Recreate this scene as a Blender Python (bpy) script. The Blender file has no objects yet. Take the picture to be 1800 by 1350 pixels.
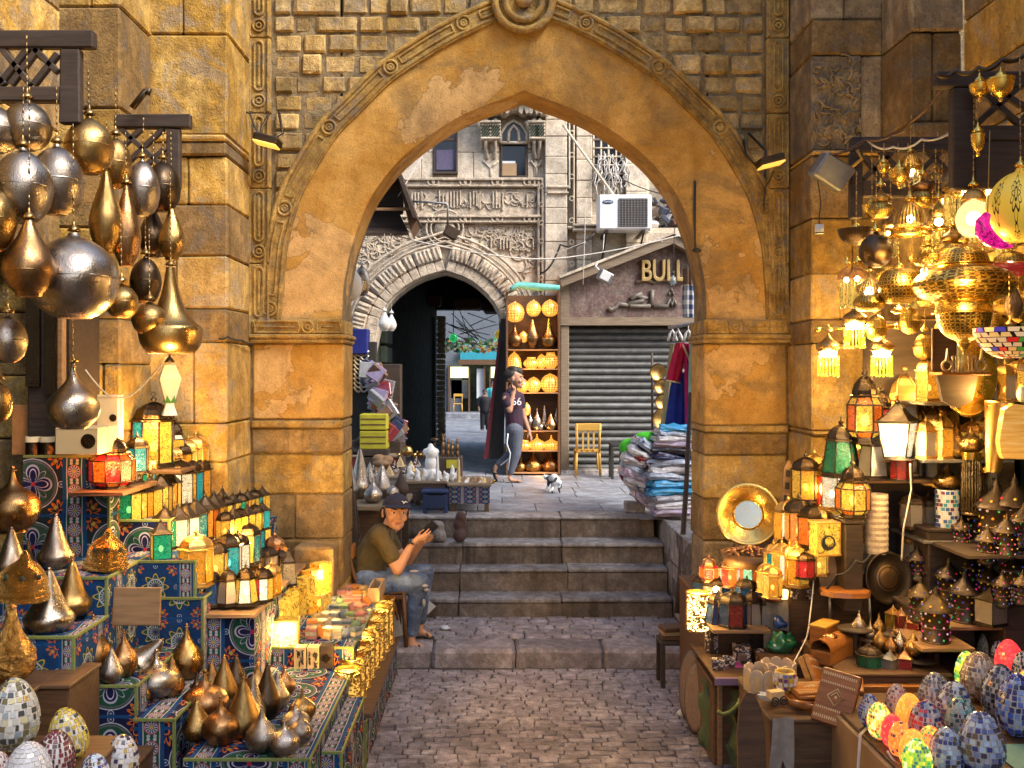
import bpy,math,random
from math import pi,sin,cos,sqrt,radians
from mathutils import Vector,Matrix,Euler,noise
SC=bpy.context.scene
R=random.Random(11)
# ---------------------------------------------------------------- camera, world, sun, exposure
F,CX,CY,H=1700.0,870.0,655.0,2.54
cam=bpy.data.cameras.new("camera");camo=bpy.data.objects.new("camera",cam)
SC.collection.objects.link(camo);SC.camera=camo
camo.location=(0,0,H);camo.rotation_euler=(pi/2,0,0)
cam.sensor_width=36;cam.lens=34.0;cam.clip_end=600;cam.clip_start=.05
cam.shift_x=30/1800;cam.shift_y=-20/1800
SUN_EL,SUN_ROT=radians(44),radians(127)
W=bpy.data.worlds.new("World");SC.world=W;W.use_nodes=True
_n=W.node_tree.nodes;_sky=_n.new("ShaderNodeTexSky");_sky.sky_type='NISHITA';_sky.sun_disc=False
_sky.sun_elevation=SUN_EL;_sky.sun_rotation=SUN_ROT;_sky.dust_density=3.0;_sky.air_density=1.0
W.node_tree.links.new(_sky.outputs[0],_n["Background"].inputs[0]);_n["Background"].inputs[1].default_value=0.15
sl=bpy.data.lights.new("sun",'SUN');slo=bpy.data.objects.new("sun",sl);SC.collection.objects.link(slo)
sl.energy=2.1;sl.angle=radians(28);sl.color=(1,.95,.88)
_d=Vector((sin(SUN_ROT),cos(SUN_ROT),math.tan(SUN_EL))).normalized()
slo.rotation_euler=_d.to_track_quat('Z','Y').to_euler()
SC.view_settings.view_transform='Standard';SC.view_settings.look='None'
SC.view_settings.exposure=1.36;SC.view_settings.gamma=1.0;SC.view_settings.use_curve_mapping=False
SC.render.engine='CYCLES'
SC.cycles.max_bounces=7;SC.cycles.diffuse_bounces=3;SC.cycles.glossy_bounces=3
SC.cycles.transparent_max_bounces=10;SC.cycles.transmission_bounces=3
SC.cycles.use_denoising=True;SC.cycles.sample_clamp_indirect=4.0
SC.cycles.caustics_reflective=False;SC.cycles.caustics_refractive=False
COL=SC.collection
# ---------------------------------------------------------------- places
def X_(px,d):return(px-CX)*d/F
def Z_(py,d):return H+(CY-py)*d/F
def P(px,py,d):return Vector((X_(px,d),d,Z_(py,d)))
def D_(py,z):return(H-z)*F/(py-CY)
# ---------------------------------------------------------------- mesh builder
class MB:
 def __init__(s):s.v=[];s.f=[];s.uv={};s.sm=[]
 def add(s,vs,fs,smooth=False,uvs=None):
  o=len(s.v);s.v+=[tuple(v)for v in vs]
  for i,f in enumerate(fs):
   if uvs:s.uv[len(s.f)]=uvs[i]
   s.f.append(tuple(a+o for a in f));s.sm.append(smooth)
  return s
 def box(s,x0,x1,y0,y1,z0,z1,b=0.0,j=0.0,rot=None,c=None):
  """box with chamfered edges b and uneven corners j"""
  hx,hy,hz=(x1-x0)/2,(y1-y0)/2,(z1-z0)/2
  m=Vector(((x0+x1)/2,(y0+y1)/2,(z0+z1)/2))
  if b<=0:
   vs=[Vector((sx*hx,sy*hy,sz*hz))for sx in(-1,1)for sy in(-1,1)for sz in(-1,1)]
   fs=[(0,1,3,2),(4,6,7,5),(0,4,5,1),(2,3,7,6),(0,2,6,4),(1,5,7,3)]
  else:
   b=min(b,hx*.8,hy*.8,hz*.8);vs=[];idx={}
   for sx in(-1,1):
    for sy in(-1,1):
     for sz in(-1,1):
      jj=Vector((R.uniform(-j,j),R.uniform(-j,j),R.uniform(-j,j)))if j else Vector()
      for ax in range(3):
       h=[hx-b,hy-b,hz-b];h[ax]+=b
       idx[(sx,sy,sz,ax)]=len(vs)
       vs.append(Vector((sx*h[0],sy*h[1],sz*h[2]))+jj)
   fs=[]
   for ax in range(3):
    for sg in(-1,1):
     o=[a for a in range(3)if a!=ax];ring=[]
     for(p,q)in((-1,-1),(1,-1),(1,1),(-1,1)):
      k=[0,0,0];k[ax]=sg;k[o[0]]=p;k[o[1]]=q;ring.append(idx[(*k,ax)])
     if(sg>0)==(ax==1):ring.reverse()
     fs.append(tuple(ring))
   for ax in range(3):
    o=[a for a in range(3)if a!=ax]
    for p in(-1,1):
     for q in(-1,1):
      def K(t,face):
       k=[0,0,0];k[ax]=t;k[o[0]]=p;k[o[1]]=q;return idx[(*k,face)]
      fs.append((K(-1,o[0]),K(1,o[0]),K(1,o[1]),K(-1,o[1])))
   for sx in(-1,1):
    for sy in(-1,1):
     for sz in(-1,1):fs.append(tuple(idx[(sx,sy,sz,a)]for a in range(3)))
  if rot is not None:
   Mx=rot if isinstance(rot,Matrix)else Euler(rot).to_matrix()
   c0=Vector(c)if c is not None else Vector()
   vs=[Mx@(v+m-c0)+c0 if c is not None else Mx@v+m for v in vs]
  else:vs=[v+m for v in vs]
  return s.add(vs,fs)
 def tube(s,pts,r,n=6,cap=True,smooth=True):
  pts=[Vector(p)for p in pts];rr=r if isinstance(r,(list,tuple))else[r]*len(pts)
  vs=[];prev=None
  for i,p in enumerate(pts):
   t=(pts[min(i+1,len(pts)-1)]-pts[max(i-1,0)])
   if t.length<1e-9:t=Vector((0,0,1))
   t.normalize()
   if prev is None:a=Vector((0,0,1)).cross(t);a=a if a.length>.05 else Vector((1,0,0)).cross(t)
   else:a=prev-t*prev.dot(t)
   a.normalize();prev=a;b=t.cross(a)
   vs+=[p+(a*cos(2*pi*k/n)+b*sin(2*pi*k/n))*rr[i]for k in range(n)]
  fs=[(i*n+k,i*n+(k+1)%n,(i+1)*n+(k+1)%n,(i+1)*n+k)for i in range(len(pts)-1)for k in range(n)]
  if cap:fs+=[tuple(range(n))[::-1],tuple((len(pts)-1)*n+k for k in range(n))]
  return s.add(vs,fs,smooth)
 def lathe(s,prof,n=24,M=None,smooth=True,uscale=1.0):
  vs=[];L=[0.0]
  for i in range(1,len(prof)):L.append(L[-1]+math.dist(prof[i],prof[i-1]))
  for(r,z)in prof:vs+=[Vector((r*cos(2*pi*k/n),r*sin(2*pi*k/n),z))for k in range(n)]
  if M is not None:vs=[M@v for v in vs]
  fs=[];uvs=[]
  tot=L[-1]or 1
  for i in range(len(prof)-1):
   for k in range(n):
    fs.append((i*n+k,i*n+(k+1)%n,(i+1)*n+(k+1)%n,(i+1)*n+k))
    u0,u1,v0,v1=k/n,(k+1)/n,L[i],L[i+1]
    uvs.append(((u0,v0),(u1,v0),(u1,v1),(u0,v1)))
  return s.add(vs,fs,smooth,uvs)
 def ell(s,c,r,n=14,M=None):
  rx,ry,rz=r if isinstance(r,(list,tuple))else(r,r,r);m=max(6,n//2)
  vs=[Vector((0,0,rz))]
  for i in range(1,m):
   a=pi*i/m
   vs+=[Vector((rx*sin(a)*cos(2*pi*k/n),ry*sin(a)*sin(2*pi*k/n),rz*cos(a)))for k in range(n)]
  vs.append(Vector((0,0,-rz)));c=Vector(c)
  vs=[(M@v if M is not None else v)+c for v in vs]
  fs=[(0,1+k,1+(k+1)%n)for k in range(n)]
  for i in range(m-2):
   for k in range(n):fs.append((1+i*n+k,1+(i+1)*n+k,1+(i+1)*n+(k+1)%n,1+i*n+(k+1)%n))
  e=len(vs)-1;fs+=[(e,1+(m-2)*n+(k+1)%n,1+(m-2)*n+k)for k in range(n)]
  return s.add(vs,fs,True)
 def cap(s,p0,p1,r0,r1,n=12):
  """closed tapered limb with round ends"""
  p0=Vector(p0);p1=Vector(p1);s.ell(p0,r0,n);s.ell(p1,r1,n);return s.tube([p0,p1],[r0,r1],n)
 def limb(s,pts,rs,n=12):
  for i in range(len(pts)-1):s.cap(pts[i],pts[i+1],rs[i],rs[i+1],n)
  return s
 def prism(s,poly,y0,y1):
  """polygon in x,z extruded from y0 to y1"""
  n=len(poly);vs=[(x,y0,z)for x,z in poly]+[(x,y1,z)for x,z in poly]
  fs=[tuple(range(n)),tuple(range(2*n-1,n-1,-1))]+[(i,i+n,(i+1)%n+n,(i+1)%n)for i in range(n)]
  return s.add(vs,fs)
 def mesh(s,name):
  m=bpy.data.meshes.new(name);m.from_pydata(s.v,[],s.f)
  m.polygons.foreach_set("use_smooth",s.sm)
  u=m.uv_layers.new(name="UVMap")
  if s.uv:
   for fi,q in s.uv.items():
    p=m.polygons[fi]
    for k,li in enumerate(p.loop_indices):u.data[li].uv=q[k]
  m.update();return m
def link(o,parent=None,loc=None,rot=None,scl=None):
 COL.objects.link(o)
 if parent:o.parent=parent
 if loc is not None:o.location=loc
 if rot is not None:o.rotation_euler=rot
 if scl is not None:o.scale=scl if isinstance(scl,(tuple,list,Vector))else(scl,)*3
 return o
def obj(name,mb,mat=None,parent=None,loc=None,rot=None,scl=None,kind=None,label=None,cat=None,group=None):
 me=mb.mesh(name)if isinstance(mb,MB)else mb
 if mat is not None and len(me.materials)==0:me.materials.append(mat)
 o=link(bpy.data.objects.new(name,me),parent,loc,rot,scl)
 return tag(o,label,cat,group,kind)
def tag(o,label=None,cat=None,group=None,kind=None):
 if label:o['label']=label
 if cat:o['category']=cat
 if group:o['group']=group
 if kind:o['kind']=kind
 return o
def thing(name,label,cat,loc=(0,0,0),rot=None,group=None,scl=None,kind=None):
 o=bpy.data.objects.new(name,None);o.empty_display_size=.05
 link(o,None,loc,rot,scl);return tag(o,label,cat,group,kind)
def dup(root,loc=None,rot=None,scl=None,label=None,group=None):
 def cp(o,par):
  c=o.copy();COL.objects.link(c)
  if par is not None:c.parent=par
  for ch in list(o.children):cp(ch,c)
  return c
 r=cp(root,None)
 if loc is not None:r.location=loc
 if rot is not None:r.rotation_euler=rot
 if scl is not None:r.scale=scl if isinstance(scl,(tuple,list))else(scl,)*3
 if label:r['label']=label
 if group:r['group']=group
 return r
def wipe(root):
 for ch in list(root.children):wipe(ch)
 bpy.data.objects.remove(root)
# ---------------------------------------------------------------- node expressions
class N:
 def __init__(s,t,k):s.t=t;s.k=k
 def _m(s,op,*a):
  n=s.t.nodes.new("ShaderNodeMath");n.operation=op
  for i,x in enumerate((s,)+a):
   if isinstance(x,N):s.t.links.new(x.k,n.inputs[i])
   else:n.inputs[i].default_value=x
  return N(s.t,n.outputs[0])
 def __add__(s,o):return s._m('ADD',o)
 __radd__=__add__
 def __mul__(s,o):return s._m('MULTIPLY',o)
 __rmul__=__mul__
 def __sub__(s,o):return s._m('SUBTRACT',o)
 def __rsub__(s,o):return(s*-1.0)+o
 def __truediv__(s,o):return s._m('DIVIDE',o)
 def __pow__(s,o):return s._m('POWER',o)
 def lt(s,o):return s._m('LESS_THAN',o)
 def gt(s,o):return s._m('GREATER_THAN',o)
 def mod(s,o):return s._m('FLOORED_MODULO',o)
 def abs(s):return s._m('ABSOLUTE')
 def cos(s):return s._m('COSINE')
 def sin(s):return s._m('SINE')
 def at2(s,o):return s._m('ARCTAN2',o)
 def mx(s,o):return s._m('MAXIMUM',o)
 def mn(s,o):return s._m('MINIMUM',o)
 def sat(s):
  r=s._m('ADD',0.0);r.k.node.use_clamp=True;return r
 def floor(s):return s._m('FLOOR')
class MT:
 """a material being wired"""
 def __init__(s,name):
  s.m=bpy.data.materials.new(name);s.m.use_nodes=True;s.t=s.m.node_tree
  s.b=s.t.nodes["Principled BSDF"];s.out=s.t.nodes["Material Output"]
 def new(s,ty,**kw):
  n=s.t.nodes.new(ty)
  for k,v in kw.items():setattr(n,k,v)
  return n
 def ln(s,a,b):s.t.links.new(a.k if isinstance(a,N)else a,b)
 def put(s,node,key,val):
  i=node.inputs[key]
  if isinstance(val,N):s.ln(val,i)
  elif isinstance(val,(tuple,list))and len(val)==3 and i.type=='RGBA':i.default_value=(*val,1)
  else:i.default_value=val
 def co(s,which="Object",sc=None,rnd=0.0):
  k=s.new("ShaderNodeTexCoord").outputs[which]if which!="Position" else s.new("ShaderNodeNewGeometry").outputs["Position"]
  if sc or rnd:
   mp=s.new("ShaderNodeMapping");s.ln(k,mp.inputs[0])
   if sc:mp.inputs[3].default_value=sc
   if rnd:
    c=s.new("ShaderNodeCombineXYZ");r=s.rnd()*rnd
    for i in range(3):s.ln(r,c.inputs[i])
    s.ln(c.outputs[0],mp.inputs[1])
   k=mp.outputs[0]
  return k
 def rnd(s):return N(s.t,s.new("ShaderNodeObjectInfo").outputs["Random"])
 def noise(s,sc,det=4,ro=.55,vec=None,dist=0.0):
  n=s.new("ShaderNodeTexNoise");s.ln(vec,n.inputs["Vector"])if vec is not None else None
  n.inputs["Scale"].default_value=sc;n.inputs["Detail"].default_value=det
  n.inputs["Roughness"].default_value=ro;n.inputs["Distortion"].default_value=dist
  return N(s.t,n.outputs[0])
 def vor(s,sc,vec=None,feat='F1',out="Distance",rnd=1.0):
  n=s.new("ShaderNodeTexVoronoi",feature=feat);s.ln(vec,n.inputs["Vector"])if vec is not None else None
  n.inputs["Scale"].default_value=sc;n.inputs["Randomness"].default_value=rnd
  return N(s.t,n.outputs[out])
 def ramp(s,fac,stops,const=False):
  n=s.new("ShaderNodeValToRGB");cr=n.color_ramp
  if const:cr.interpolation='CONSTANT'
  while len(cr.elements)<len(stops):cr.elements.new(.5)
  for e,(p,c)in zip(cr.elements,stops):e.position=p;e.color=(*c,1)if len(c)==3 else c
  s.ln(fac,n.inputs[0]);return N(s.t,n.outputs[0])
 def mix(s,fac,a,b,mode='MIX'):
  n=s.new("ShaderNodeMix",data_type='RGBA',blend_type=mode)
  for i,x in((0,fac),(6,a),(7,b)):
   if isinstance(x,N):s.ln(x,n.inputs[i])
   elif isinstance(x,(tuple,list)):n.inputs[i].default_value=(*x,1)if len(x)==3 else x
   else:n.inputs[i].default_value=x
  return N(s.t,n.outputs[2])
 def xyz(s,k):
  n=s.new("ShaderNodeSeparateXYZ");s.ln(k,n.inputs[0]);return[N(s.t,n.outputs[i])for i in range(3)]
 def bump(s,h,st=.5,dist=.01,prev=None):
  n=s.new("ShaderNodeBump");n.inputs["Strength"].default_value=st;n.inputs["Distance"].default_value=dist
  s.ln(h,n.inputs["Height"])
  if prev is not None:s.ln(prev,n.inputs["Normal"])
  return N(s.t,n.outputs[0])
 def bs(s,**kw):
  for k,v in kw.items():s.put(s.b,k.replace("_"," "),v)
  return s
 def isl(s):return N(s.t,s.new("ShaderNodeNewGeometry").outputs["Random Per Island"])
 def shade(s,sh):s.ln(sh,s.out.inputs[0])
def V3(a):return tuple(max(0.,x)for x in a)
def mul(c,k):return tuple(x*k for x in c)
# ---------------------------------------------------------------- materials
def stone(name,base,patch,dark,bump=.6,sc=1.0,patchy=.5,vary=.25,rough=.9,pit=1.0,streak=.35):
 m=MT(name);co=m.co("Position")
 big=m.noise(1.6*sc,5,.6,co,.6);mid=m.noise(7*sc,6,.65,co,.3);fine=m.noise(60*sc,3,.6,co)
 f1=m.ramp(big,[(.5-patchy*.12,(0,0,0)),(.5+patchy*.12,(1,1,1))])
 c=m.mix(f1,base,patch)
 f2=m.ramp(mid,[(.42,(1,1,1)),(.62,(0,0,0))])
 c=m.mix(f2*.55,c,dark)
 st=m.noise(1.0,4,.6,m.co("Position",(9,9,.8)))
 c=m.mix(m.ramp(st,[(.5,(0,0,0)),(.68,(1,1,1))])*streak,c,mul(dark,.6))
 gy=m.noise(3.1*sc,6,.7,co,1.0);c=m.mix(m.ramp(gy,[(.52,(0,0,0)),(.60,(1,1,1))])*.5,c,mul((.8,.72,.62),(dark[0]+base[0])*.5));sp=m.noise(34*sc,3,.7,co);c=m.mix(m.ramp(sp,[(.60,(0,0,0)),(.70,(1,1,1))])*.6,c,mul(dark,.6))
 r=m.rnd();v=r*(2*vary)+(1-vary)
 g=(fine*1.0+.5)*(m.noise(22*sc,4,.7,co)*.7+.65)
 c=m.mix(1.0,c,m.mix(0.0,(1,1,1),(1,1,1)),'MULTIPLY')
 hv=m.new("ShaderNodeHueSaturation");m.ln(c,hv.inputs["Color"]);m.ln(v*g,hv.inputs["Value"])
 hv.inputs["Saturation"].default_value=1.05
 pits=m.vor(38*sc,co);pf=m.ramp(pits,[(.0,(0,0,0)),(.32,(1,1,1))])
 h=mid*.9+fine*.25+pf*(.16*pit)+m.noise(18*sc,5,.7,co)*.5
 m.bs(Base_Color=N(m.t,hv.outputs[0]),Roughness=rough,Specular_IOR_Level=.25)
 m.ln(m.bump(h,bump,.03),m.b.inputs["Normal"]);return m.m
def metal(name,c1,c2,rough=.25,scale=90,hammer=.35,patina=.5,pat=(.06,.045,.03),rv=.12,k=1.0):
 m=MT(name);co=m.co("Object",(k,k,k),37.0)
 pn=m.noise(7,6,.65,co,.4);f=m.ramp(pn,[(.38,(0,0,0)),(.7,(1,1,1))])
 c=m.mix(m.rnd(),c1,c2);c=m.mix(f*patina,c,pat)
 sw=m.noise(30,4,.6,co,2.5)
 m.bs(Base_Color=c,Metallic=1.0,Roughness=(f*.25+sw*rv+(rough-.04)).sat())
 h=m.vor(scale,co)*.6+sw*.25
 m.ln(m.bump(h,hammer,.004),m.b.inputs["Normal"]);return m.m
def pierced(name,col,lit=0.0,us=14,vs=45,thr=.52,rough=.3,glow=(1,.55,.12)):
 """sheet metal with a punched openwork pattern: real see-through holes"""
 m=MT(name);u,v,_=m.xyz(m.co("UV"));nd=m.noise(7,2,.5,m.co("UV",(6,1,1)))-.5;a=u*us+nd*.55;b=v*vs+nd*1.6
 w=((a*(2*pi)).sin()*(b*2.4).sin());w2=((a*(4*pi)).cos()*.35+(b*4.8).cos()*.35)
 ho=(w.abs()+w2*.6).gt(thr)
 co=m.co("Object",None,11.0)
 pv=w.abs()+w2*.6;m.bs(Base_Color=m.mix(((pv-(thr-.14)).abs().lt(.10))*.85,m.mix(m.noise(9,4,.6,co),col,mul(col,.45)),mul(col,.07)),Metallic=1.0,Roughness=rough)
 m.ln(m.bump(w.abs()+m.noise(40,3,.6,co)*.3,.35,.004),m.b.inputs["Normal"])
 tr=m.new("ShaderNodeBsdfTransparent");mx=m.new("ShaderNodeMixShader")
 m.ln(ho,mx.inputs[0]);m.ln(m.b.outputs[0],mx.inputs[1]);m.ln(tr.outputs[0],mx.inputs[2]);m.shade(mx.outputs[0]);return m.m
def glass(name,col,lit=0.0,clear=.35,tex=1.0):
 """coloured pressed glass pane; a lit one glows from the bulb behind it"""
 m=MT(name);co=m.co("Object",None,9.0)
 n=m.noise(45,4,.6,co,1.2);w=m.vor(28,co)
 c=m.mix((n*1.5+w*.6-.5).sat(),mul(col,.35),mul(col,1.1));c=m.mix(((m.noise(9,2,.5,co,2.0)-.5).abs().lt(.022))*.8*tex,c,mul(col,.12))
 m.bs(Base_Color=m.mix(.6 if lit else 0.,c,(.0,.0,.0)),Roughness=.18,Specular_IOR_Level=.6)
 m.ln(m.bump(n+w,.5,.004),m.b.inputs["Normal"])
 if lit>0:
  m.put(m.b,"Emission Color",c);m.put(m.b,"Emission Strength",(m.rnd()*.9+.55)*lit)
 tr=m.new("ShaderNodeBsdfTransparent");m.put(tr,"Color",m.mix(.25,c,(1,1,1)))
 mx=m.new("ShaderNodeMixShader");mx.inputs[0].default_value=clear
 m.ln(m.b.outputs[0],mx.inputs[1]);m.ln(tr.outputs[0],mx.inputs[2]);m.shade(mx.outputs[0]);return m.m
def emis(name,col,st):
 m=MT(name);m.bs(Base_Color=(0,0,0),Roughness=.5);m.put(m.b,"Emission Color",col);m.put(m.b,"Emission Strength",st);return m.m
def plain(name,c,rough=.7,c2=None,sc=20,bump=.15,metallic=0.0,spec=.4,vary=.12,wood=False,dist=.005):
 m=MT(name);co=m.co("Object",(1,1,1)if not wood else(1,1,1),23.0)
 if wood:
  wv=m.new("ShaderNodeTexNoise");mp=m.new("ShaderNodeMapping");m.ln(co,mp.inputs[0]);mp.inputs[3].default_value=(3,30,30)
  m.ln(mp.outputs[0],wv.inputs[0]);wv.inputs["Scale"].default_value=1.6;wv.inputs["Detail"].default_value=6
  n=N(m.t,wv.outputs[0])
 else:n=m.noise(sc,5,.6,co)
 c=m.mix(m.ramp(n,[(.3,(0,0,0)),(.7,(1,1,1))]),c,c2 or mul(c,.72))
 hv=m.new("ShaderNodeHueSaturation");m.ln(c,hv.inputs["Color"]);m.ln(m.rnd()*(2*vary)+(1-vary),hv.inputs["Value"])
 m.bs(Base_Color=N(m.t,hv.outputs[0]),Roughness=rough,Metallic=metallic,Specular_IOR_Level=spec)
 m.ln(m.bump(n,bump,dist),m.b.inputs["Normal"]);return m.m
def cloth_print(name,variant=0,k=1.0):
 """tent-maker cotton print: medallions on navy with a daisy strip (u, v in metres)"""
 m=MT(name);u,v,_=m.xyz(m.co("UV"));s=k
 px=(u*s).mod(.56);py=(v*s).mod(.42)
 cx=px-.21;cy=py-.21;r=(cx*cx+cy*cy)**.5;a=cy.at2(cx)
 navy,blue,green,white=(.006,.010,.05),(.007,.055,.17),(.012,.07,.04),(.40,.40,.47)
 orange,red,yel=(.50,.12,.015),(.33,.02,.04),(.40,.30,.05)
 if variant==0:grd=navy
 elif variant==1:grd=(.012,.022,.03)
 else:grd=(.007,.04,.13)
 c=m.mix(0.,grd,grd)
 def lay(mask,col):
  nonlocal c;c=m.mix(mask,c,col)
 ax=cx.abs();ay=cy.abs()
 kx=ax*-1+.19;ky=ay*-1+.19;kr=(kx*kx+ky*ky)**.5;ka=ky.at2(kx)
 lay((kr-((ka*6).sin().abs()*.045+.035)).abs().lt(.011)*kr.lt(.095),orange)
 lay(((kx-.035)**2+(ky-.035)**2).lt(.00016),yel)
 lay((kr-.02).abs().lt(.005),orange)
 if variant==2:
  st=((a*8).cos()*.022+.105)
  lay(r.lt(st),yel);lay(r.lt(st-.014),green);lay((r-.07).abs().lt(.006),white)
  lay(r.lt((a*8).cos().abs()*.05+.012),white);lay(r.lt((a*8).cos().abs()*.035+.006),navy)
 else:
  lay(r.lt(.165),(.03,.07,.05)if variant else green);lay((r-.168).abs().lt(.0035),white);lay((r-.153).abs().lt(.005),(.10,.10,.12))
  pe=((a*2).cos().abs()**.55)*.125
  lay((r-pe).abs().lt(.007)*r.gt(.02),white);lay(r.lt(pe-.007),navy)
  q=((a*2).cos().abs()**1.6)*.10
  lay((r-q).abs().lt(.005)*r.gt(.015),(.50,.42,.60));lay(r.lt(.014),red)
  q2=(((a+pi/4)*2).cos().abs()**4)*.12
  lay((r-q2).abs().lt(.003)*r.gt(.03)*r.lt(.15),white)
 for(ex,ey)in((.192,0),(0,.192)):
  e=((ax-ex)**2+(ay-ey)**2)**.5
  lay(e.lt(.021),navy);lay((e-.019).abs().lt(.0022),white);lay(e.lt(.013),blue);lay(e.lt(.005),white)
 lay(ax.mx(ay).gt(.200)*px.lt(.42),blue)
 q=px.gt(.42);sx=px-.49;sy=(v*s).mod(.13)-.065;sr=(sx*sx+sy*sy)**.5;sa=sy.at2(sx)
 cs=m.mix(0.,green,green)
 def lay2(mask,col):
  nonlocal cs;cs=m.mix(mask,cs,col)
 lay2(sx.abs().gt(.056),blue);lay2((sx.abs()-.05).abs().lt(.003),white)
 lay2(((sy.abs()-.055)*(sy.abs()-.055)+(sx.abs()-.02)*(sx.abs()-.02)).lt(.00012),white)
 lay2(sr.lt(.046),red);lay2(sr.lt(.041),white);lay2(sr.lt(.038),navy)
 lay2((sa*12).cos().gt(-.2)*sr.lt(.036)*sr.gt(.012),white);lay2(sr.lt(.012),yel)
 c=m.mix(q,c,cs)
 co=m.co("Position");f=m.noise(5,5,.6,co)
 c=m.mix(m.ramp(f,[(.35,(0,0,0)),(.75,(1,1,1))])*.22,c,(.03,.026,.024))
 m.bs(Base_Color=c,Roughness=.85,Specular_IOR_Level=.15)
 m.ln(m.bump(f*2+m.noise(14,3,.5,co)*1.0,.5,.02),m.b.inputs["Normal"]);return m.m
def islands(name,cols,rough=.3,metallic=0.0,lit=0.0,spec=.5,jit=.06):
 m=MT(name);i=m.isl();n=len(cols)
 c=m.ramp(i,[(k/n,cols[k])for k in range(n)],True)
 c=m.mix(m.noise(30,2,.5,m.co("Object"))*jit,c,(.9,.9,.9))
 m.bs(Base_Color=c,Roughness=rough,Metallic=metallic,Specular_IOR_Level=spec)
 if lit:m.put(m.b,"Emission Color",c);m.put(m.b,"Emission Strength",lit)
 return m.m
SAND=(.39,.235,.058);PALE=(.53,.36,.125);BROWN=(.13,.075,.026)
M={}
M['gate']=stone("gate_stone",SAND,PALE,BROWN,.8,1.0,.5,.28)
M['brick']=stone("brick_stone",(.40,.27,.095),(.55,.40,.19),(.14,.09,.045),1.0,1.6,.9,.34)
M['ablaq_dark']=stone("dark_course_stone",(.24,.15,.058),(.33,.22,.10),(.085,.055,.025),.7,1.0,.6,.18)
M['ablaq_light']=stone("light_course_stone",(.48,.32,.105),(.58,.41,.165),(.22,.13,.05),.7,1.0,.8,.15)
M['plaster0']=stone("arch_plaster",(.36,.19,.055),(.52,.30,.13),(.20,.11,.035),.5,.8,.28,.0,streak=.2)
m=MT("peeling_plaster");co=m.co("Position");n1=m.noise(.95,5,.55,co,.4);n2=m.noise(2.6,5,.6,co,.3);n3=m.noise(9,6,.65,co);nf=m.noise(70,3,.6,co)
c=m.mix(m.ramp(n2,[(.38,(0,0,0)),(.64,(1,1,1))]),(.33,.17,.032),(.47,.28,.08));pk=n1.gt(.565);c=m.mix(pk*.5,c,m.mix(n3,(.43,.28,.13),(.60,.42,.22)));c=m.mix((n1-.565).abs().lt(.003)*.45,c,(.12,.07,.03))
c=m.mix(m.ramp(m.noise(1.3,6,.68,m.co("Position",(1,1,1.3)),1.0),[(.50,(0,0,0)),(.62,(1,1,1))])*.6,c,(.16,.11,.055));c=m.mix(m.ramp(m.noise(24,4,.75,co),[(.56,(0,0,0)),(.68,(1,1,1))])*.45,c,(.14,.085,.035));hv=m.new("ShaderNodeHueSaturation");m.ln(c,hv.inputs["Color"]);m.ln((nf*.8+.6)*(n3*.8+.6),hv.inputs["Value"])
m.bs(Base_Color=N(m.t,hv.outputs[0]),Roughness=.92,Specular_IOR_Level=.2);m.ln(m.bump(pk*-.1+n3*.6+nf*.25,.7,.03),m.b.inputs["Normal"]);M['plaster']=m.m
M['mold']=stone("moulding_stone",(.33,.20,.06),(.43,.29,.10),(.10,.06,.03),.7,1.5,.7,.12)
M['mortar']=stone("mortar",(.24,.17,.085),(.32,.24,.13),(.10,.07,.04),1.0,2,.8,0)
M['umber']=stone("umber_stone",(.27,.195,.11),(.36,.28,.17),(.09,.065,.045),.7,1.0,.8,.2,streak=.6)
M['facade']=stone("facade_stone",(.56,.48,.37),(.64,.56,.45),(.32,.26,.20),.5,1.0,.8,.12,streak=.25)
M['carved']=stone("carved_stone",(.48,.395,.30),(.55,.46,.36),(.20,.16,.12),.6,1.5,.8,.06)
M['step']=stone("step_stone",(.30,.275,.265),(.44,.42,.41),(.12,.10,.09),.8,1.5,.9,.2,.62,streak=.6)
M['riser']=stone("shaded_riser",(.16,.125,.10),(.24,.20,.17),(.07,.055,.04),.6,1.5,.9,.2,.7,streak=.7)  # shade of the upright faces painted into a darker step stone
M['cobble']=stone("cobble_stone",(.25,.215,.22),(.40,.355,.36),(.10,.085,.095),.6,1.8,.9,.26,.5)
M['joint']=stone("street_dirt",(.16,.135,.125),(.24,.21,.19),(.04,.03,.025),1,3,.9,0)
M['paver']=stone("paving_slab",(.20,.22,.26),(.29,.31,.34),(.10,.10,.12),.35,.8,.9,.12,.62,pit=.3)
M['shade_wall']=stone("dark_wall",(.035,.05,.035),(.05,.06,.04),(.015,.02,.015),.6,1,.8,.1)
M['silver']=metal("hammered_silver",(.62,.58,.56),(.55,.50,.46),.22,110,.3,.45,(.14,.10,.08))
M['brass']=metal("hammered_brass",(.75,.50,.16),(.68,.42,.13),.24,120,.35,.35,(.12,.07,.03))
M['copper']=metal("hammered_copper",(.62,.30,.14),(.50,.30,.16),.22,120,.35,.5,(.08,.045,.03))
M['bronze']=metal("dark_bronze",(.28,.18,.09),(.20,.14,.09),.28,110,.5,.6,(.035,.025,.02))
M['gold']=metal("polished_gold",(.90,.60,.14),(.85,.55,.12),.14,60,.15,.15,(.3,.16,.03))
for a_,b_ in(('silver','silver'),('brass','brass'),('copper','copper'),('bronze','bronze')):
 q_=dict(silver=((.50,.44,.38),(.36,.31,.25),.20,(.09,.06,.04)),brass=((.50,.32,.11),(.40,.25,.09),.20,(.07,.04,.02)),copper=((.42,.23,.10),(.36,.21,.08),.19,(.05,.028,.018)),bronze=((.13,.085,.05),(.10,.07,.045),.24,(.02,.014,.01)))[a_]
 M['v'+a_]=metal("vase_"+a_,q_[0],q_[1],q_[2],150,.35,.85,q_[3],k=.2)
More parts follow.
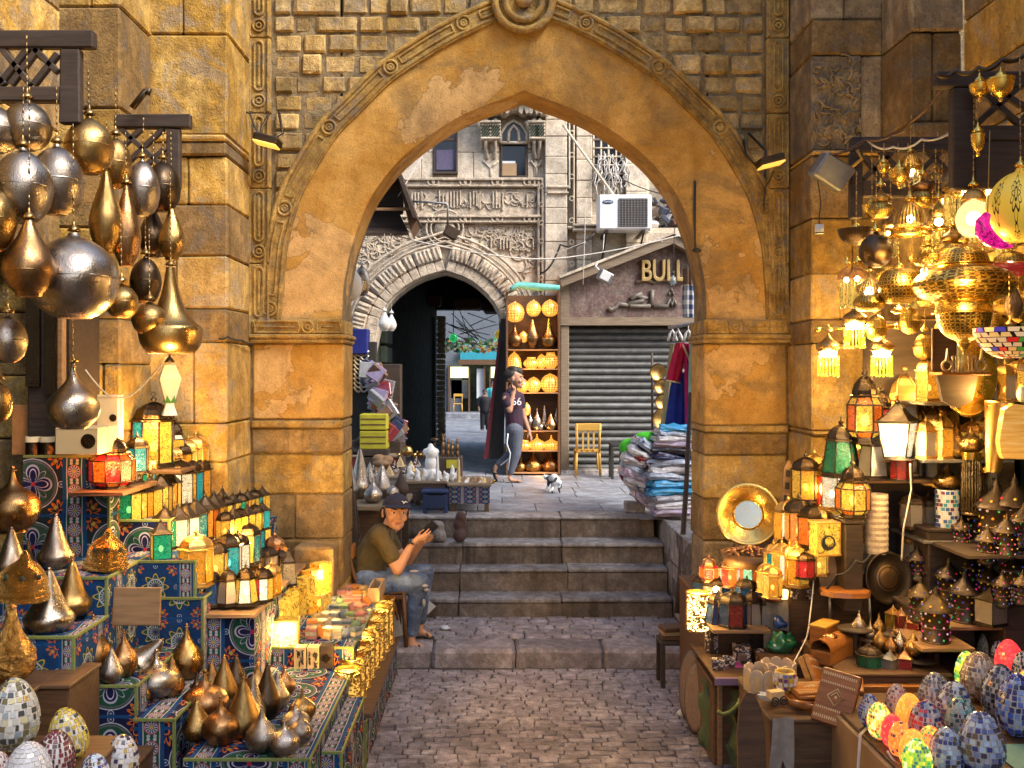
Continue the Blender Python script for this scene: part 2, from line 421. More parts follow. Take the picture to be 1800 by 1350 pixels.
M['iron']=metal("black_iron",(.07,.055,.045),(.10,.075,.05),.38,80,.3,.5,(.02,.015,.012))
M['steel']=metal("grey_steel",(.30,.31,.32),(.25,.26,.27),.4,30,.1,.4,(.12,.10,.09))
M['mirror']=metal("mirror_glass",(.45,.42,.38),(.45,.42,.38),.04,1,.0,.0)
M['pierced']=pierced("pierced_brass",(.80,.52,.15));M['pierced_dark']=pierced("pierced_bronze",(.18,.12,.07),thr=.6)
M['pierced_copper']=pierced("pierced_copper",(.6,.3,.13),us=20,vs=70,thr=.5)
M['pierced_silver']=pierced("pierced_tin",(.5,.47,.42),us=10,vs=70,thr=.6)
AMB,YEL,ORA,RED_,GRN,TEA,BLU,WHI=(1.,.43,.03),(1.,.60,.07),(1.,.22,.02),(.85,.04,.03),(.03,.55,.22),(.03,.50,.48),(.03,.16,.60),(1.,.86,.58)
GC=dict(a=AMB,y=YEL,o=ORA,r=RED_,g=GRN,t=TEA,b=BLU,w=WHI)
LITK=dict(a=.50,y=.52,o=.44,r=.38,g=.36,t=.38,b=.36,w=.8)
for k_,c_ in GC.items():
 M['L'+k_]=glass("lit_glass_"+dict(a="amber",y="yellow",o="orange",r="red",g="green",t="teal",b="blue",w="white")[k_],c_,LITK[k_]*.75,.32)
 M['U'+k_]=glass("unlit_glass_"+dict(a="amber",y="yellow",o="orange",r="red",g="green",t="teal",b="blue",w="white")[k_],mul(c_,.38),0,.15)
M['Us']=plain("embossed_tin",(.42,.38,.34),.35,(.24,.21,.19),60,.8,.7)
M['bulb']=emis("bulb_glow",(1,.72,.34),26.0)
M['bulb_white']=emis("white_bulb_glow",(1,.88,.66),30.0)
M['bulb_soft']=emis("soft_lamp_glow",(1,.60,.16),4.0)
M['wood']=plain("brown_wood",(.13,.068,.032),.55,(.065,.034,.018),wood=True,bump=.3)
M['darkwood']=plain("dark_wood",(.062,.040,.028),.6,(.03,.02,.015),wood=True,bump=.4)
M['palewood']=plain("pale_wood",(.30,.175,.085),.6,(.19,.11,.05),wood=True,bump=.2)
M['orangewood']=plain("orange_varnished_wood",(.36,.145,.035),.3,(.22,.08,.02),wood=True,bump=.15)
M['yellowwood']=plain("yellow_chair_wood",(.55,.32,.06),.45,(.42,.23,.04),wood=True,bump=.15)
M['inlay']=plain("pale_inlay",(.66,.48,.24),.4)
M['card']=plain("cardboard",(.36,.24,.13),.85,(.29,.19,.10),6,.1)
M['paper']=plain("cream_paper",(.66,.52,.30),.8,(.60,.46,.26),4,.05)
M['white']=plain("white_alabaster",(.72,.72,.70),.5,(.6,.6,.58),12,.1)
M['whitep']=plain("white_paint",(.66,.68,.70),.5,(.55,.57,.6),8,.05)
M['canvas']=plain("grey_canvas",(.30,.27,.23),.95,(.22,.19,.16),18,.5,dist=.02)
M['cloth0']=cloth_print("navy_medallion_print",0,1.15);M['cloth1']=cloth_print("black_medallion_print",1,1.05)
M['cloth2']=cloth_print("blue_star_print",2,1.5)
M['cable']=plain("white_cable",(.55,.52,.48),.6);M['rope']=plain("black_cable",(.03,.028,.025),.7)
M['chain']=metal("chain_metal",(.45,.30,.12),(.35,.25,.12),.3,200,.1,.3)
M['skin']=plain("skin",(.55,.29,.17),.5,(.48,.24,.13),8,.05,spec=.4,vary=0)
M['skin2']=plain("skin_tanned",(.42,.22,.14),.5,(.36,.18,.11),8,.05,spec=.4,vary=0)
M['pinkbox']=plain('magenta_box',(.40,.03,.25),.5)
M['canvasw']=plain('cream_pleat',(.62,.50,.36),.8)
M['hair']=plain("black_hair",(.015,.012,.010),.6,(.03,.022,.018),90,.6)
# ---------------------------------------------------------------- street, landing, steps, platform
g=MB();g.box(-60,60,-40,8.40,-.2,-.020);obj("street_bed",g,M['joint'],kind='structure')
g=MB();g.box(-60,60,8.40,120,-.2,-.04);obj("ground",g,M['joint'],kind='structure')
street=thing("street",None,None,kind='structure');del street['kind'];street['kind']='structure'
def stone_mesh(w,l,h,b=.012,j=.004):
 m=MB();m.box(-w/2,w/2,-l/2,l/2,-h,0,b,j);return m
cob=[]
for k in range(26):
 w=R.uniform(.09,.20);cob.append((w,stone_mesh(w,.064,.05,.005,.005).mesh("cobble")))
for w,me in cob:me.materials.append(M['cobble'])
n_c=0;rest=MB()
for y in[6.0+.071*k for k in range(33)]+[5.929-.071*k for k in range(55)]:
 x=-1.25+R.uniform(0,.1);xr=1.72
 if y<5.9:x=-1.2
 while x<xr:
  w,me=R.choice(cob)
  zz=R.uniform(-.006,.004)-.008*abs(sin(x*2+y))
  if n_c<298 and y>5.95:
   o=link(bpy.data.objects.new("cobble",me),street,(x+w/2,y+R.uniform(-.006,.006),zz),(R.uniform(-.05,.05),R.uniform(-.04,.04),R.uniform(-.04,.04)));n_c+=1
  else:
   rest.box(x,x+w-.004,y-.032,y+.032,-.05,zz,.005,.005)
  x+=w+R.uniform(.004,.010)
obj("far_cobbles",rest,M['cobble'],street,kind='stuff')
steps=thing("stone_steps","worn stone steps rising from the street through the big arch","steps")
def blocks_row(name,xs,y0,y1,z0,z1,mat,parent,b=.02,j=.006,gap=.006):
 for i in range(len(xs)-1):
  m=MB();dz=R.uniform(-.006,.006)
  m.box(xs[i]+gap/2,xs[i+1]-gap/2,y0+R.uniform(-.008,.008),y1,z0,z1+dz,b,j);obj(name,m,mat,parent)
blocks_row("kerb_stone",[-1.35,-.55,.18,.95,1.76],8.38,8.78,-.05,.14,M['cobble'],steps,.03)
lb=MB();lb.box(-1.6,1.8,8.78,9.6,-.05,.118);obj("landing_bed",lb,M['joint'],steps)
lc=MB();y=8.84
while y<9.52:
 x=-1.4
 while x<1.72:
  w=R.uniform(.14,.26);lc.box(x,x+w-.01,y-.05,y+.05,.08,.138+R.uniform(-.008,.004),.012,.006);x+=w
 y+=.112
obj("landing_cobbles",lc,M['cobble'],steps,kind='stuff')
SY=[9.53,9.83,10.09,10.41];SZ=[.314,.551,.76,.997]
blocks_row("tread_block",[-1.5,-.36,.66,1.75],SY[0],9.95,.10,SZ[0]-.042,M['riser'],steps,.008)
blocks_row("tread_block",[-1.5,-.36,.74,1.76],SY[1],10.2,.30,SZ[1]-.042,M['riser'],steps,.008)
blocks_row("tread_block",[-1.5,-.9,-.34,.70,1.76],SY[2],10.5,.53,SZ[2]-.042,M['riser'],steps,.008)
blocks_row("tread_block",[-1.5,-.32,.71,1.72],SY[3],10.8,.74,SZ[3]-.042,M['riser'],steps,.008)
for q_,(xs_,yb_)in enumerate((([-1.5,-.36,.66,1.75],9.95),([-1.5,-.36,.74,1.76],10.2),([-1.5,-.9,-.34,.70,1.76],10.5),([-1.5,-.32,.71,1.72],10.8))):
 blocks_row("pale_tread_top",xs_,SY[q_]-.022,yb_,SZ[q_]-.04,SZ[q_],M['step'],steps,.012,.004)  # lighter top split off each block, so treads look lit beside the risers
pl=MB();pl.box(-12,12,10.75,16,.6,.985);pl.box(-8,-1.5,8.5,10.75,.0,.985);pl.box(1.765,8,8.53,10.75,.0,.985)
obj("platform_base",pl,M['joint'],kind='structure')
pav=thing("platform_paving",None,None,kind='structure')
y=10.8;r_=0
while y<15.2:
 dy=R.choice((.42,.5,.6));x=-2.6-R.uniform(0,.5)
 while x<3.2:
  w=R.uniform(.55,1.05);m=MB();m.box(x+.004,x+w-.004,y+.004,y+dy-.004,.93,.997+R.uniform(-.003,.003),.006);obj("slab",m,M['paver'],pav);x+=w
 y+=dy
fl=MB();fl.box(-9,9,15.35,60,.6,.99);obj("alley_ground",fl,M['paver'],kind='structure')
for s_,x0,x1 in((-1,-1.75,-1.5),(1,1.765,2.0)):
 t=thing("retaining_wall","low stone side wall %s the steps"%("left of" if s_<0 else "right of"),"wall")
 z=0
 for zt in(.33,.66,1.0):
  y=8.53
  while y<10.7:
   l=min(R.uniform(.5,.8),10.75-y);m=MB();m.box(x0,x1,y+.003,y+l-.003,z,zt-.005,.012,.004);obj("stone",m,M['step'],t);y+=l
  z=zt
# ---------------------------------------------------------------- the gate wall with the pointed arch
gate=thing("gate_wall","tall sandstone gate wall pierced by a big pointed arch","gate wall",(0,8,0))
AC=922.0
IN=[(320,600),(320,520),(314,478),(306,440),(284,375),(262,333),(222,283),(170,240),(115,205),(60,181),(28,170),(0,158)]
OUT=[(452,600),(446,540),(440,470),(436,430),(415,350),(390,300),(345,228),(298,180),(245,128),(190,90),(135,57),(60,22),(0,6)]
def dense(pts,n):
 """resample a polyline evenly, lightly smoothed"""
 L=[0]
 for i in range(1,len(pts)):L.append(L[-1]+math.dist(pts[i],pts[i-1]))
 out=[]
 for k in range(n):
  t=L[-1]*k/(n-1);i=1
  while i<len(L)-1 and L[i]<t:i+=1
  f=(t-L[i-1])/(L[i]-L[i-1])
  p0=pts[max(i-2,0)];p1=pts[i-1];p2=pts[i];p3=pts[min(i+1,len(pts)-1)]
  out.append(tuple(.5*((2*p1[a])+(-p0[a]+p2[a])*f+(2*p0[a]-5*p1[a]+4*p2[a]-p3[a])*f*f+(-p0[a]+3*p1[a]-3*p2[a]+p3[a])*f**3)for a in(0,1)))
 return out
def curve_full(half,n,d=8.0,cx=AC):
 h=dense(half,n)
 pts=[(cx-a,b)for a,b in h]+[(cx+a,b)for a,b in h[::-1][1:]]
 return[(X_(a,d),Z_(b,d))for a,b in pts]
inn=curve_full(IN,30);out=curve_full(OUT,30);NN=len(inn)
def halfw(curve,z):
 """left and right x of an arch curve at height z"""
 c=NN//2;res=[]
 for seg in(curve[:c+1],curve[c:][::-1]):
  x=None
  for(a,b)in zip(seg,seg[1:]):
   if min(a[1],b[1])<=z<=max(a[1],b[1])and abs(a[1]-b[1])>1e-6:x=a[0]+(b[0]-a[0])*(z-a[1])/(b[1]-a[1])
  res.append(x)
 return res
core=MB();ztop=7.2;x0w,x1w=-3.4,4.4;y0,y1=.014,.50
zsp=inn[0][1]
core.box(x0w,inn[0][0]-.02,y0,y1,-.2,zsp);core.box(inn[-1][0]+.02,x1w,y0,y1,-.2,zsp)
core.box(x0w,inn[0][0]-.02,y0,y1,zsp,ztop);core.box(inn[-1][0]+.02,x1w,y0,y1,zsp,ztop)
for i in range(NN-1):
 a,b=inn[i],inn[i+1]
 k=.02
 core.add([(a[0],y0,a[1]+k),(b[0],y0,b[1]+k),(b[0],y0,ztop),(a[0],y0,ztop),(a[0],y1,a[1]+k),(b[0],y1,b[1]+k),(b[0],y1,ztop),(a[0],y1,ztop)],[(0,1,2,3),(7,6,5,4),(0,4,5,1),(3,2,6,7)])
obj("wall_core",core,M['mortar'],gate)
band=MB();NB=7
ring=[]
for i in range(NN):
 a,b=inn[i],out[i]
 ring.append([(a[0]+(b[0]-a[0])*t,0.006*noise.noise(Vector((a[0]*2,a[1]*2,t*3)))+(.012 if t==0 else 0),a[1]+(b[1]-a[1])*t)for t in[0,.05,.2,.4,.6,.8,1.0]])
vs=[p for r in ring for p in r];fs=[(i*NB+j,i*NB+j+1,(i+1)*NB+j+1,(i+1)*NB+j)for i in range(NN-1)for j in range(NB-1)]
band.add(vs,fs,True);obj("archivolt",band,M['plaster'],gate)
sof=MB();ys=[.012,.03,.25,.47,.515];sh=[0,.012,.0,.012,.03]
vs=[]
for i in range(NN):
 t=Vector((inn[min(i+1,NN-1)][0]-inn[max(i-1,0)][0],0,inn[min(i+1,NN-1)][1]-inn[max(i-1,0)][1])).normalized();nrm=Vector((t.z,0,-t.x))
 for yy,s_ in zip(ys,sh):vs.append(Vector((inn[i][0],yy,inn[i][1]))+nrm*s_*-.6)
fs=[(i*5+j,i*5+j+1,(i+1)*5+j+1,(i+1)*5+j)for i in range(NN-1)for j in range(4)]
sof.add(vs,fs,True);obj("soffit",sof,M['plaster'],gate)
def along(curve,t):
 L=[0]
 for i in range(1,len(curve)):L.append(L[-1]+math.dist(curve[i],curve[i-1]))
 s=L[-1]*t;i=1
 while i<len(L)-1 and L[i]<s:i+=1
 f=(s-L[i-1])/(L[i]-L[i-1]);a,b=curve[i-1],curve[i]
 d=Vector((b[0]-a[0],b[1]-a[1])).normalized()
 return Vector((a[0]+(b[0]-a[0])*f,a[1]+(b[1]-a[1])*f)),d
for off,rad in((-.07,.015),(.07,.021),(-.035,.006)):
 m=MB();pts=[]
 for k in range(121):
  p,d=along(out,k/120);nn=Vector((-d.y,d.x));q=p+nn*off;pts.append((q.x,-.030 if rad>.01 else-.02,q.y))
 m.tube(pts,rad,8);obj("moulding_roll",m,M['mold'],gate)
bb=MB();pts=[]
for i in range(NN):
 p=out[i];q=(out[min(i+1,NN-1)][0]-out[max(i-1,0)][0],out[min(i+1,NN-1)][1]-out[max(i-1,0)][1]);l=math.hypot(*q)or 1;nx,nz=-q[1]/l,q[0]/l
 for s_,yy in((-.10,.02),(-.095,-.03),(.095,-.03),(.10,.03)):pts.append((p[0]+nx*s_,yy,p[1]+nz*s_))
bb.add(pts,[(i*4+j,i*4+j+1,(i+1)*4+j+1,(i+1)*4+j)for i in range(NN-1)for j in range(3)]);obj("moulding_base",bb,M['mold'],gate)
def ringm(mb,c,r,t,n=18,axis='y',yy=-.04):
 mb.tube([(c[0]+r*cos(2*pi*k/n),yy,c[1]+r*sin(2*pi*k/n))for k in range(n+1)],t,6,False)
MED=[.035,.145,.245,.338,.43,.57,.662,.755,.855,.965]
for i,t in enumerate(MED):
 p,d=along(out,t);m=MB();ringm(m,p,.056,.012,yy=-.036);ringm(m,p,.024,.010,yy=-.036);m.ell((p.x,-.03,p.y),(.02,.014,.02),8);obj("medallion",m,M['mold'],gate)
for a,b in zip([0]+MED,MED+[1]):
 if b-a<.06:continue
 m=MB();pts=[along(out,a+(b-a)*(.14+.72*k/14))for k in range(15)]
 L1=[(p.x-d.y*.03,-.05,p.y+d.x*.03)for p,d in pts];L2=[(p.x+d.y*.03,-.05,p.y-d.x*.03)for p,d in pts]
 m.tube([(a,b+.014,c)for a,b,c in L1+L2[::-1]+[L1[0]]],.010,6,False);obj("moulding_bar",m,M['mold'],gate)
kz=Z_(8,8);kx=X_(920,8)
m=MB();
for r_,t_ in((.235,.035),(.15,.03)):ringm(m,(kx,kz),r_,t_,28,yy=-.06)
m.lathe([(.22,.0),(.20,.05),(.12,.05),(.0,.03)],28,Matrix.Translation((kx,0.0,kz))@Matrix.Rotation(pi/2,4,'X'))
m.ell((kx,-.06,kz+.01),(.07,.05,.06),12);obj("keystone_roundel",m,M['mold'],gate)
zc=Z_(368,8);xl,xr=X_(481,8),X_(1344,8);bi=0
def rough_brick(x0,x1,z0,z1,front):
 m=MB();nx=5;nz=4;vs=[];w=x1-x0;h=z1-z0;s1,s2=R.uniform(0,90),R.uniform(.003,.010)
 for j in range(nz):
  for i in range(nx):
   u=i/(nx-1);v=j/(nz-1);e=(i in(0,nx-1))+(j in(0,nz-1))
   inset=.012
   xx=x0+w*u+(R.uniform(-.007,.007)if 0<i<nx-1 else R.uniform(0,.010)*(1 if i==0 else-1))
   zz=z0+h*v+(R.uniform(-.006,.006)if 0<j<nz-1 else R.uniform(0,.010)*(1 if j==0 else-1))
   if i==1:xx=x0+w*.10
   if i==nx-2:xx=x1-w*.10
   if j==1:zz=z0+h*.14
   if j==nz-2:zz=z1-h*.14
   yy=front+(.022+.012*(e>1)if e else 0)+R.uniform(-s2,s2)
   vs.append((xx,yy,zz))
 b0=len(vs);fs=[(j*nx+i,j*nx+i+1,(j+1)*nx+i+1,(j+1)*nx+i)for j in range(nz-1)for i in range(nx-1)]
 per=[i for i in range(nx)]+[j*nx+nx-1 for j in range(1,nz)]+[(nz-1)*nx+i for i in range(nx-2,-1,-1)]+[j*nx for j in range(nz-2,0,-1)]
 for p in per:vs.append((vs[p][0],.06,vs[p][2]))
 k=len(per);fs+=[(per[i],per[(i+1)%k],b0+(i+1)%k,b0+i)for i in range(k)]
 return m.add(vs,fs,False)
z=zc
while z<5.95:
 h=R.uniform(.145,.185);zm=z+h/2
 hl,hr=halfw(out,zm)
 spans=[(xl,xr)]if hl is None else[(xl,hl+.05),(hr-.05,xr)]
 for a,b in spans:
  x=a
  while x<b-.05:
   w=R.choice((.17,.2,.24,.28,.34,.42))*R.uniform(.9,1.1)
   if b-(x+w)<.1:w=b-x
   obj("brick",rough_brick(x+.006,x+w-.006,z+.006+R.uniform(-.004,.004),z+h-.006,R.uniform(-.03,.012)),M['brick'],gate);bi+=1;x+=w
 z+=h
def pilaster(pa,pb,name="carved_strip"):
 x0,x1=X_(pa,8),X_(pb,8);w=x1-x0;c=(x0+x1)/2
 zz=Z_(596,8)
 while zz<6.2:
  hh=.62;m=MB();m.box(x0,x1,-.035,.05,zz+.003,zz+hh-.003,.008)
  for q in(.10,.90):m.box(x0+w*q-.009,x0+w*q+.009,-.052,-.03,zz+.01,zz+hh-.01,.004)
  ringm(m,(c,zz+.1),w*.26,.010,16,yy=-.042);ringm(m,(c,zz+.1),w*.11,.009,12,yy=-.042)
  r=w*.19;a,b=zz+.22,zz+hh-.03
  loop=[(c-r,-.042,a),(c-r,-.042,b-r)]+[(c+r*cos(pi-pi*k/8),-.042,b-r+r*sin(pi*k/8))for k in range(1,8)]+[(c+r,-.042,b-r),(c+r,-.042,a)]+[(c+r*cos(-pi*k/8),-.042,a+r*sin(-pi*k/8))for k in range(1,9)]
  m.tube(loop,.011,6,False);m.box(c-.010,c+.010,-.05,-.035,a,b-r,.004)
  obj(name,m,M['mold'],gate);zz+=hh
pilaster(437,477);pilaster(1346,1386)
def impost(pa,pb,flip):
 x0,x1=X_(pa,8),X_(pb,8);m=MB();zt,zb=Z_(562,8),Z_(603,8)
 m.box(x0,x1,-.05,.53,zb+.07,zt,.012);m.box(x0-.02,x1+.03,-.08,.54,zb+.035,zb+.072,.012);m.box(x0-.015,x1+.015,-.065,.54,zb,zb+.037,.012)
 c=x0+(x1-x0)*(.62 if not flip else .36);zm=(zb+.07+zt)/2;w=.045
 ringm(m,(c,zm),.048,.011,16,yy=-.058);ringm(m,(c,zm),.018,.009,10,yy=-.058)
 for a,b in((x0+.03,c-.08),(c+.08,x1-.03)):
  m.tube([(a,-.056,zm-w),(b,-.056,zm-w),(b+.015,-.056,zm),(b,-.056,zm+w),(a,-.056,zm+w),(a-.0,-.056,zm),(a,-.056,zm-w)],.010,6,False)
  m.tube([(a+.03,-.056,zm),(b-.03,-.056,zm)],.009,6)
 obj("impost_cornice",m,M['mold'],gate)
impost(444,604,False);impost(1236,1384,True)
def pier(rows,xa,xb,chamf):
 for(ya,yb,splits,mt,pr)in rows:
  xs=[xa]+[s for s in splits]+[xb]
  for i in range(len(xs)-1):
   a,b=X_(xs[i],8),X_(xs[i+1],8);m=MB()
   m.box(a+.003,b-.003,-pr,.515,Z_(yb,8)+.003,Z_(ya,8)-.003,.014 if pr<.03 else .01,.004);obj("pier_stone",m,M[mt],gate)
pier([(603,738,[],'plaster',.0),(738,752,[],'mold',.045),(752,797,[],'ablaq_dark',.02),(797,869,[],'gate',.0),(869,948,[517],'ablaq_dark',.0),(948,1030,[560],'ablaq_dark',.012),(1030,1110,[500],'gate',0),(1110,1200,[540],'ablaq_dark',.01)],443,604,0)
pier([(603,748,[],'plaster',0),(748,760,[],'mold',.045),(760,800,[],'ablaq_dark',.02),(800,878,[],'ablaq_light',.0),(878,952,[1300],'ablaq_dark',.0),(952,1030,[1290],'umber',.01),(1030,1110,[1310],'ablaq_dark',0),(1110,1200,[1280],'umber',.01)],1236,1384,0)
m=MB();m.box(X_(520,7.8),X_(590,7.8),-.32,0,0,Z_(958,7.8),.02,.006);obj("stone_bench",m,M['ablaq_dark'],gate)
# ---------------------------------------------------------------- buttresses and side walls
def buttress(label,xa,xb,d,back,rows,ledge=None):
 t=thing("buttress",label,"buttress")
 for(ya,yb,splits,mt,pr)in rows:
  xs=[X_(xa,d)]+[X_(s,d)for s in splits]+[X_(xb,d)]
  for i in range(len(xs)-1):
   m=MB();m.box(xs[i]+.003,xs[i+1]-.003,d-pr,back,Z_(yb,d)+.003,Z_(ya,d)-.003,.014,.004);obj("stone",m,M[mt],t)
 return t
GA,DK,LT='gate','ablaq_dark','ablaq_light'
bA=buttress("sandstone buttress of banded courses left of the arch",250,400,7.3,8.02,[(-160,-60,[],GA,0),(-60,60,[320],GA,0),(60,238,[],GA,0),(238,250,[],LT,.05),(250,275,[],DK,.03),(275,360,[330],GA,0),(360,450,[],DK,0),(450,542,[310],LT,0),(542,602,[],DK,0),(602,745,[340],LT,0),(745,812,[],GA,.015),(812,905,[350],GA,0),(905,1000,[],DK,0),(1000,1100,[330],GA,0),(1100,1250,[],DK,0)],0)
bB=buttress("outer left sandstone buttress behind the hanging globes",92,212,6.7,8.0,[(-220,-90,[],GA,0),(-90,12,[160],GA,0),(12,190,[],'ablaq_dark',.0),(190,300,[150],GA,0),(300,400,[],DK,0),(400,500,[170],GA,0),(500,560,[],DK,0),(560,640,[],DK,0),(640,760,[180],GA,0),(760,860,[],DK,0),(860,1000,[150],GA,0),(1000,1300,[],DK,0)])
m=MB();m.box(X_(212,6.7),X_(250,7.3),7.31,8,-.2,7.5);obj("recess_fill",m,M['gate'],bB)
bC=buttress("sandstone buttress with weathered relief panel right of the arch",1426,1552,7.42,8.02,[(-160,-60,[],'umber',0),(-60,35,[1484],'umber',0),(35,97,[],DK,.012),(97,265,[1515],'umber',0),(265,273,[],LT,.045),(273,383,[],DK,0),(383,480,[1500],GA,0),(480,562,[1478],LT,0),(562,604,[],DK,0),(604,757,[],LT,0),(757,766,[],LT,.04),(766,856,[1490],LT,0),(856,950,[],GA,0),(950,1050,[1500],DK,0),(1050,1250,[],GA,0)])
m=MB()
for k in range(60):
 a,b=X_(R.uniform(1432,1508),7.42),Z_(R.uniform(108,255),7.42);q=R.uniform(0,6.3);pts=[(a,7.415,b)]
 for s_ in range(4):q+=R.uniform(-.9,.9);a+=.03*cos(q);b+=.03*sin(q);pts.append((min(max(a,X_(1430,7.42)),X_(1511,7.42)),7.412,b))
 m.tube(pts,R.uniform(.006,.013),5)
obj("weathered_relief",m,M['umber'],bC,kind='stuff')
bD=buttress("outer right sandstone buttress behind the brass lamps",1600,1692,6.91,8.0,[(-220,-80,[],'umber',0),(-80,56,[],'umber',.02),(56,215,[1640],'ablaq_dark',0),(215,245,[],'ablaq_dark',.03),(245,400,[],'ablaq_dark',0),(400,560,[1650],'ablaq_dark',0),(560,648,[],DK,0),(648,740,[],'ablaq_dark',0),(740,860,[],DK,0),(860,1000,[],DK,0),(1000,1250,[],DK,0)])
m=MB();m.box(X_(1552,7.42),X_(1600,6.91),7.43,8,-.2,7.5);obj("recess_fill",m,M['ablaq_dark'],bD)
for side,xw,lab in((-1,-3.01,"tall left stone wall of the alley with a dark shop opening"),(1,3.34,"tall right stone wall of the alley beside the brass lamps")):
 t=thing("side_wall",lab,"wall")
 ya0,ya1,za0,za1=(4.6,6.42,.95,3.45)if side<0 else(4.6,6.75,.95,2.95)
 z=0
 while z<7.4:
  h=.42;y=-4.0
  while y<(6.7 if side<0 else 6.9):
   l=min(R.uniform(.6,1.1),(6.7 if side<0 else 6.9)-y)
   y_a,y_b=y,y+l
   if z+h>za0+.1 and z<za1-.1:
    if y_a<ya0<y_b:y_b=ya0
    elif y_a>=ya0-.01 and y_b<=ya1+.01:y+=l;continue
    elif ya0<=y_a<ya1<y_b:y_a=ya1
    elif y_a<ya0 and y_b>ya1:y_b=ya0
   if y_b>3.0 or True:
    m=MB();a,b=sorted((xw,xw+side*.3));m.box(a,b,y_a+.004,y_b-.004,z+.004,z+h-.004,.012,.003)
    obj("stone",m,M['gate' if(int(z/h)%2)else 'ablaq_dark'],t)
   y+=l
  z+=h
 if side>0:m=MB();m.box(xw,xw+.3,-8,6.9,7.43,9.0);obj("sun_block_wall",m,M['gate'],t)  # unseen raised wall, added to keep the sun off the near stalls
 m=MB();a,b=sorted((xw+side*.3,xw+side*.32));m.box(a,b,-4,6.7,0,7.4)
 a,b=sorted((xw+side*.32,xw+side*2.2));m.box(b if side<0 else a,(b if side<0 else a)+.0,4,7,0,4)
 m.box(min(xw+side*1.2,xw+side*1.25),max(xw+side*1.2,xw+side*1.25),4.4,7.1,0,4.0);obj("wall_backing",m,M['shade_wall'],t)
# ---------------------------------------------------------------- mosque-school facade behind the platform (front plane FD)
FD=15.2
def fx(px):return X_(px,FD)
def fz(py):return Z_(py,FD)
fac=thing("carved_facade","pale carved stone facade with inscription bands seen through the arch","facade")
AF=782.0
FIN=[(130,700),(128,640),(122,600),(112,560),(95,530),(66,505),(36,489),(0,479)]
fin=[]
h_=dense(FIN,16);fin=[(fx(AF-a),fz(b))for a,b in h_]+[(fx(AF+a*.86),fz(b))for a,b in h_[::-1][1:]]
def fbox(mb,pa,pb,ya,yb,pr=0.0,dp=.3,b=0.01,d=FD):
 return mb.box(X_(pa,d),X_(pb,d),d-pr,d+dp,Z_(yb,d),Z_(ya,d),b)
m=MB();zt=11.5
m.box(-9,fin[0][0],FD+.03,FD+.5,.9,zt);m.box(fin[-1][0],12,FD+.03,FD+.5,.9,fz(560));m.box(fin[-1][0],fx(1142),FD+.03,FD+.5,fz(560),zt);m.box(fx(1142),12,FD+.03,FD+.5,fz(560),fz(400));m.box(fx(1230),12,FD+.03,FD+.5,fz(400),zt)
for a,b in zip(fin,fin[1:]):
 m.add([(a[0],FD+.03,a[1]),(b[0],FD+.03,b[1]),(b[0],FD+.03,zt),(a[0],FD+.03,zt),(a[0],FD+.5,a[1]),(b[0],FD+.5,b[1])],[(0,1,2,3),(0,4,5,1)])
obj("backing",m,M['facade'],fac)
def oncurve(px_off,py,k):
 return px_off*k,py
C0=Vector((fx(AF),0,fz(640)))
nv=33
for i in range(nv):
 m=MB();p,d=along(fin,(i+.5)/nv*.86+.07);n=Vector((-d.y,d.x))
 if n.dot(Vector((p.x-C0.x,p.y-C0.z)))<0:n=-n
 a=math.atan2(n.y,n.x);Mx=Matrix.Translation((p.x,FD,p.y))@Matrix.Rotation(-a,4,'Y')
 mb=MB();mb.box(.02,.20,-.07,.05,-.072,.072,.015);mb.box(.20,.42,-.11,.05,-.078,.078,.02)
 mb.tube([(.22,-.10,-.035),(.40,-.11,-.03)],.022,6);mb.tube([(.22,-.10,.035),(.40,-.11,.03)],.022,6)
 m.v=[tuple(Mx@Vector(v))for v in mb.v];m.f=mb.f;m.sm=mb.sm;obj("voussoir",m,M['carved'],fac)
def outl(k):
 r=[]
 for(x,z)in fin:
  v=Vector((x-C0.x,z-C0.z));L=v.length;r.append((C0.x+v.x*(L+k)/L,z if z<fz(640)else C0.z+v.y*(L+k)/L))
 return r
for k,rad in((.46,.022),(.52,.014),(.60,.026)):
 o_=outl(k);pk=[(x,FD-.05,z+(.05*k if abs(x-C0.x)<.12 else 0))for x,z in o_ if z>fz(690)]
 m=MB();m.tube(pk,rad,6);obj("arch_moulding",m,M['carved'],fac)
m=MB()
for r_,t_ in((.29,.018),(.22,.018)):ringm(m,(fx(782),fz(402)),r_,t_,26,yy=FD-.05)
m.lathe([(.17,0),(.15,.04),(0,.05)],20,Matrix.Translation((fx(782),FD-.01,fz(402)))@Matrix.Rotation(pi/2,4,'X'));obj("roundel",m,M['carved'],fac)
def script_band(name,pa,pb,ya,yb,seed,tall=.75,d=FD,r0=.015,mat='carved',parent=None,pr=.006):
 rr=random.Random(seed);m=MB();x0,x1,z0,z1=X_(pa,d),X_(pb,d),Z_(yb,d),Z_(ya,d);x=x0;hh=z1-z0
 while x<x1-.04:
  q=rr.random();y=d-pr
  if q<tall*.6:
   m.box(x,x+.025,y-.03,y+.05,z0+hh*rr.uniform(.1,.4),z1-hh*rr.uniform(.02,.12),.005);x+=.05
  elif q<tall:
   c=z0+hh*rr.uniform(.2,.5);w=min(rr.uniform(.12,.3),x1-x)
   m.tube([(x+w*t/6,y,c+hh*.18*sin(t*1.05+rr.random())*(1 if t%2 else-.4))for t in range(7)],r0,5);x+=w*.6
  else:
   a0=rr.uniform(0,6);rad=min(rr.uniform(.05,.11),hh*.35);c=z0+hh*rr.uniform(.3,.75)
   m.tube([(min(max(x+rad+rad*cos(a0+t*.6),x0),x1),y,c+rad*.8*sin(a0+t*.6))for t in range(8)],r0,5);x+=rad*1.2
 return obj(name,m,M[mat],parent or fac,kind='stuff')
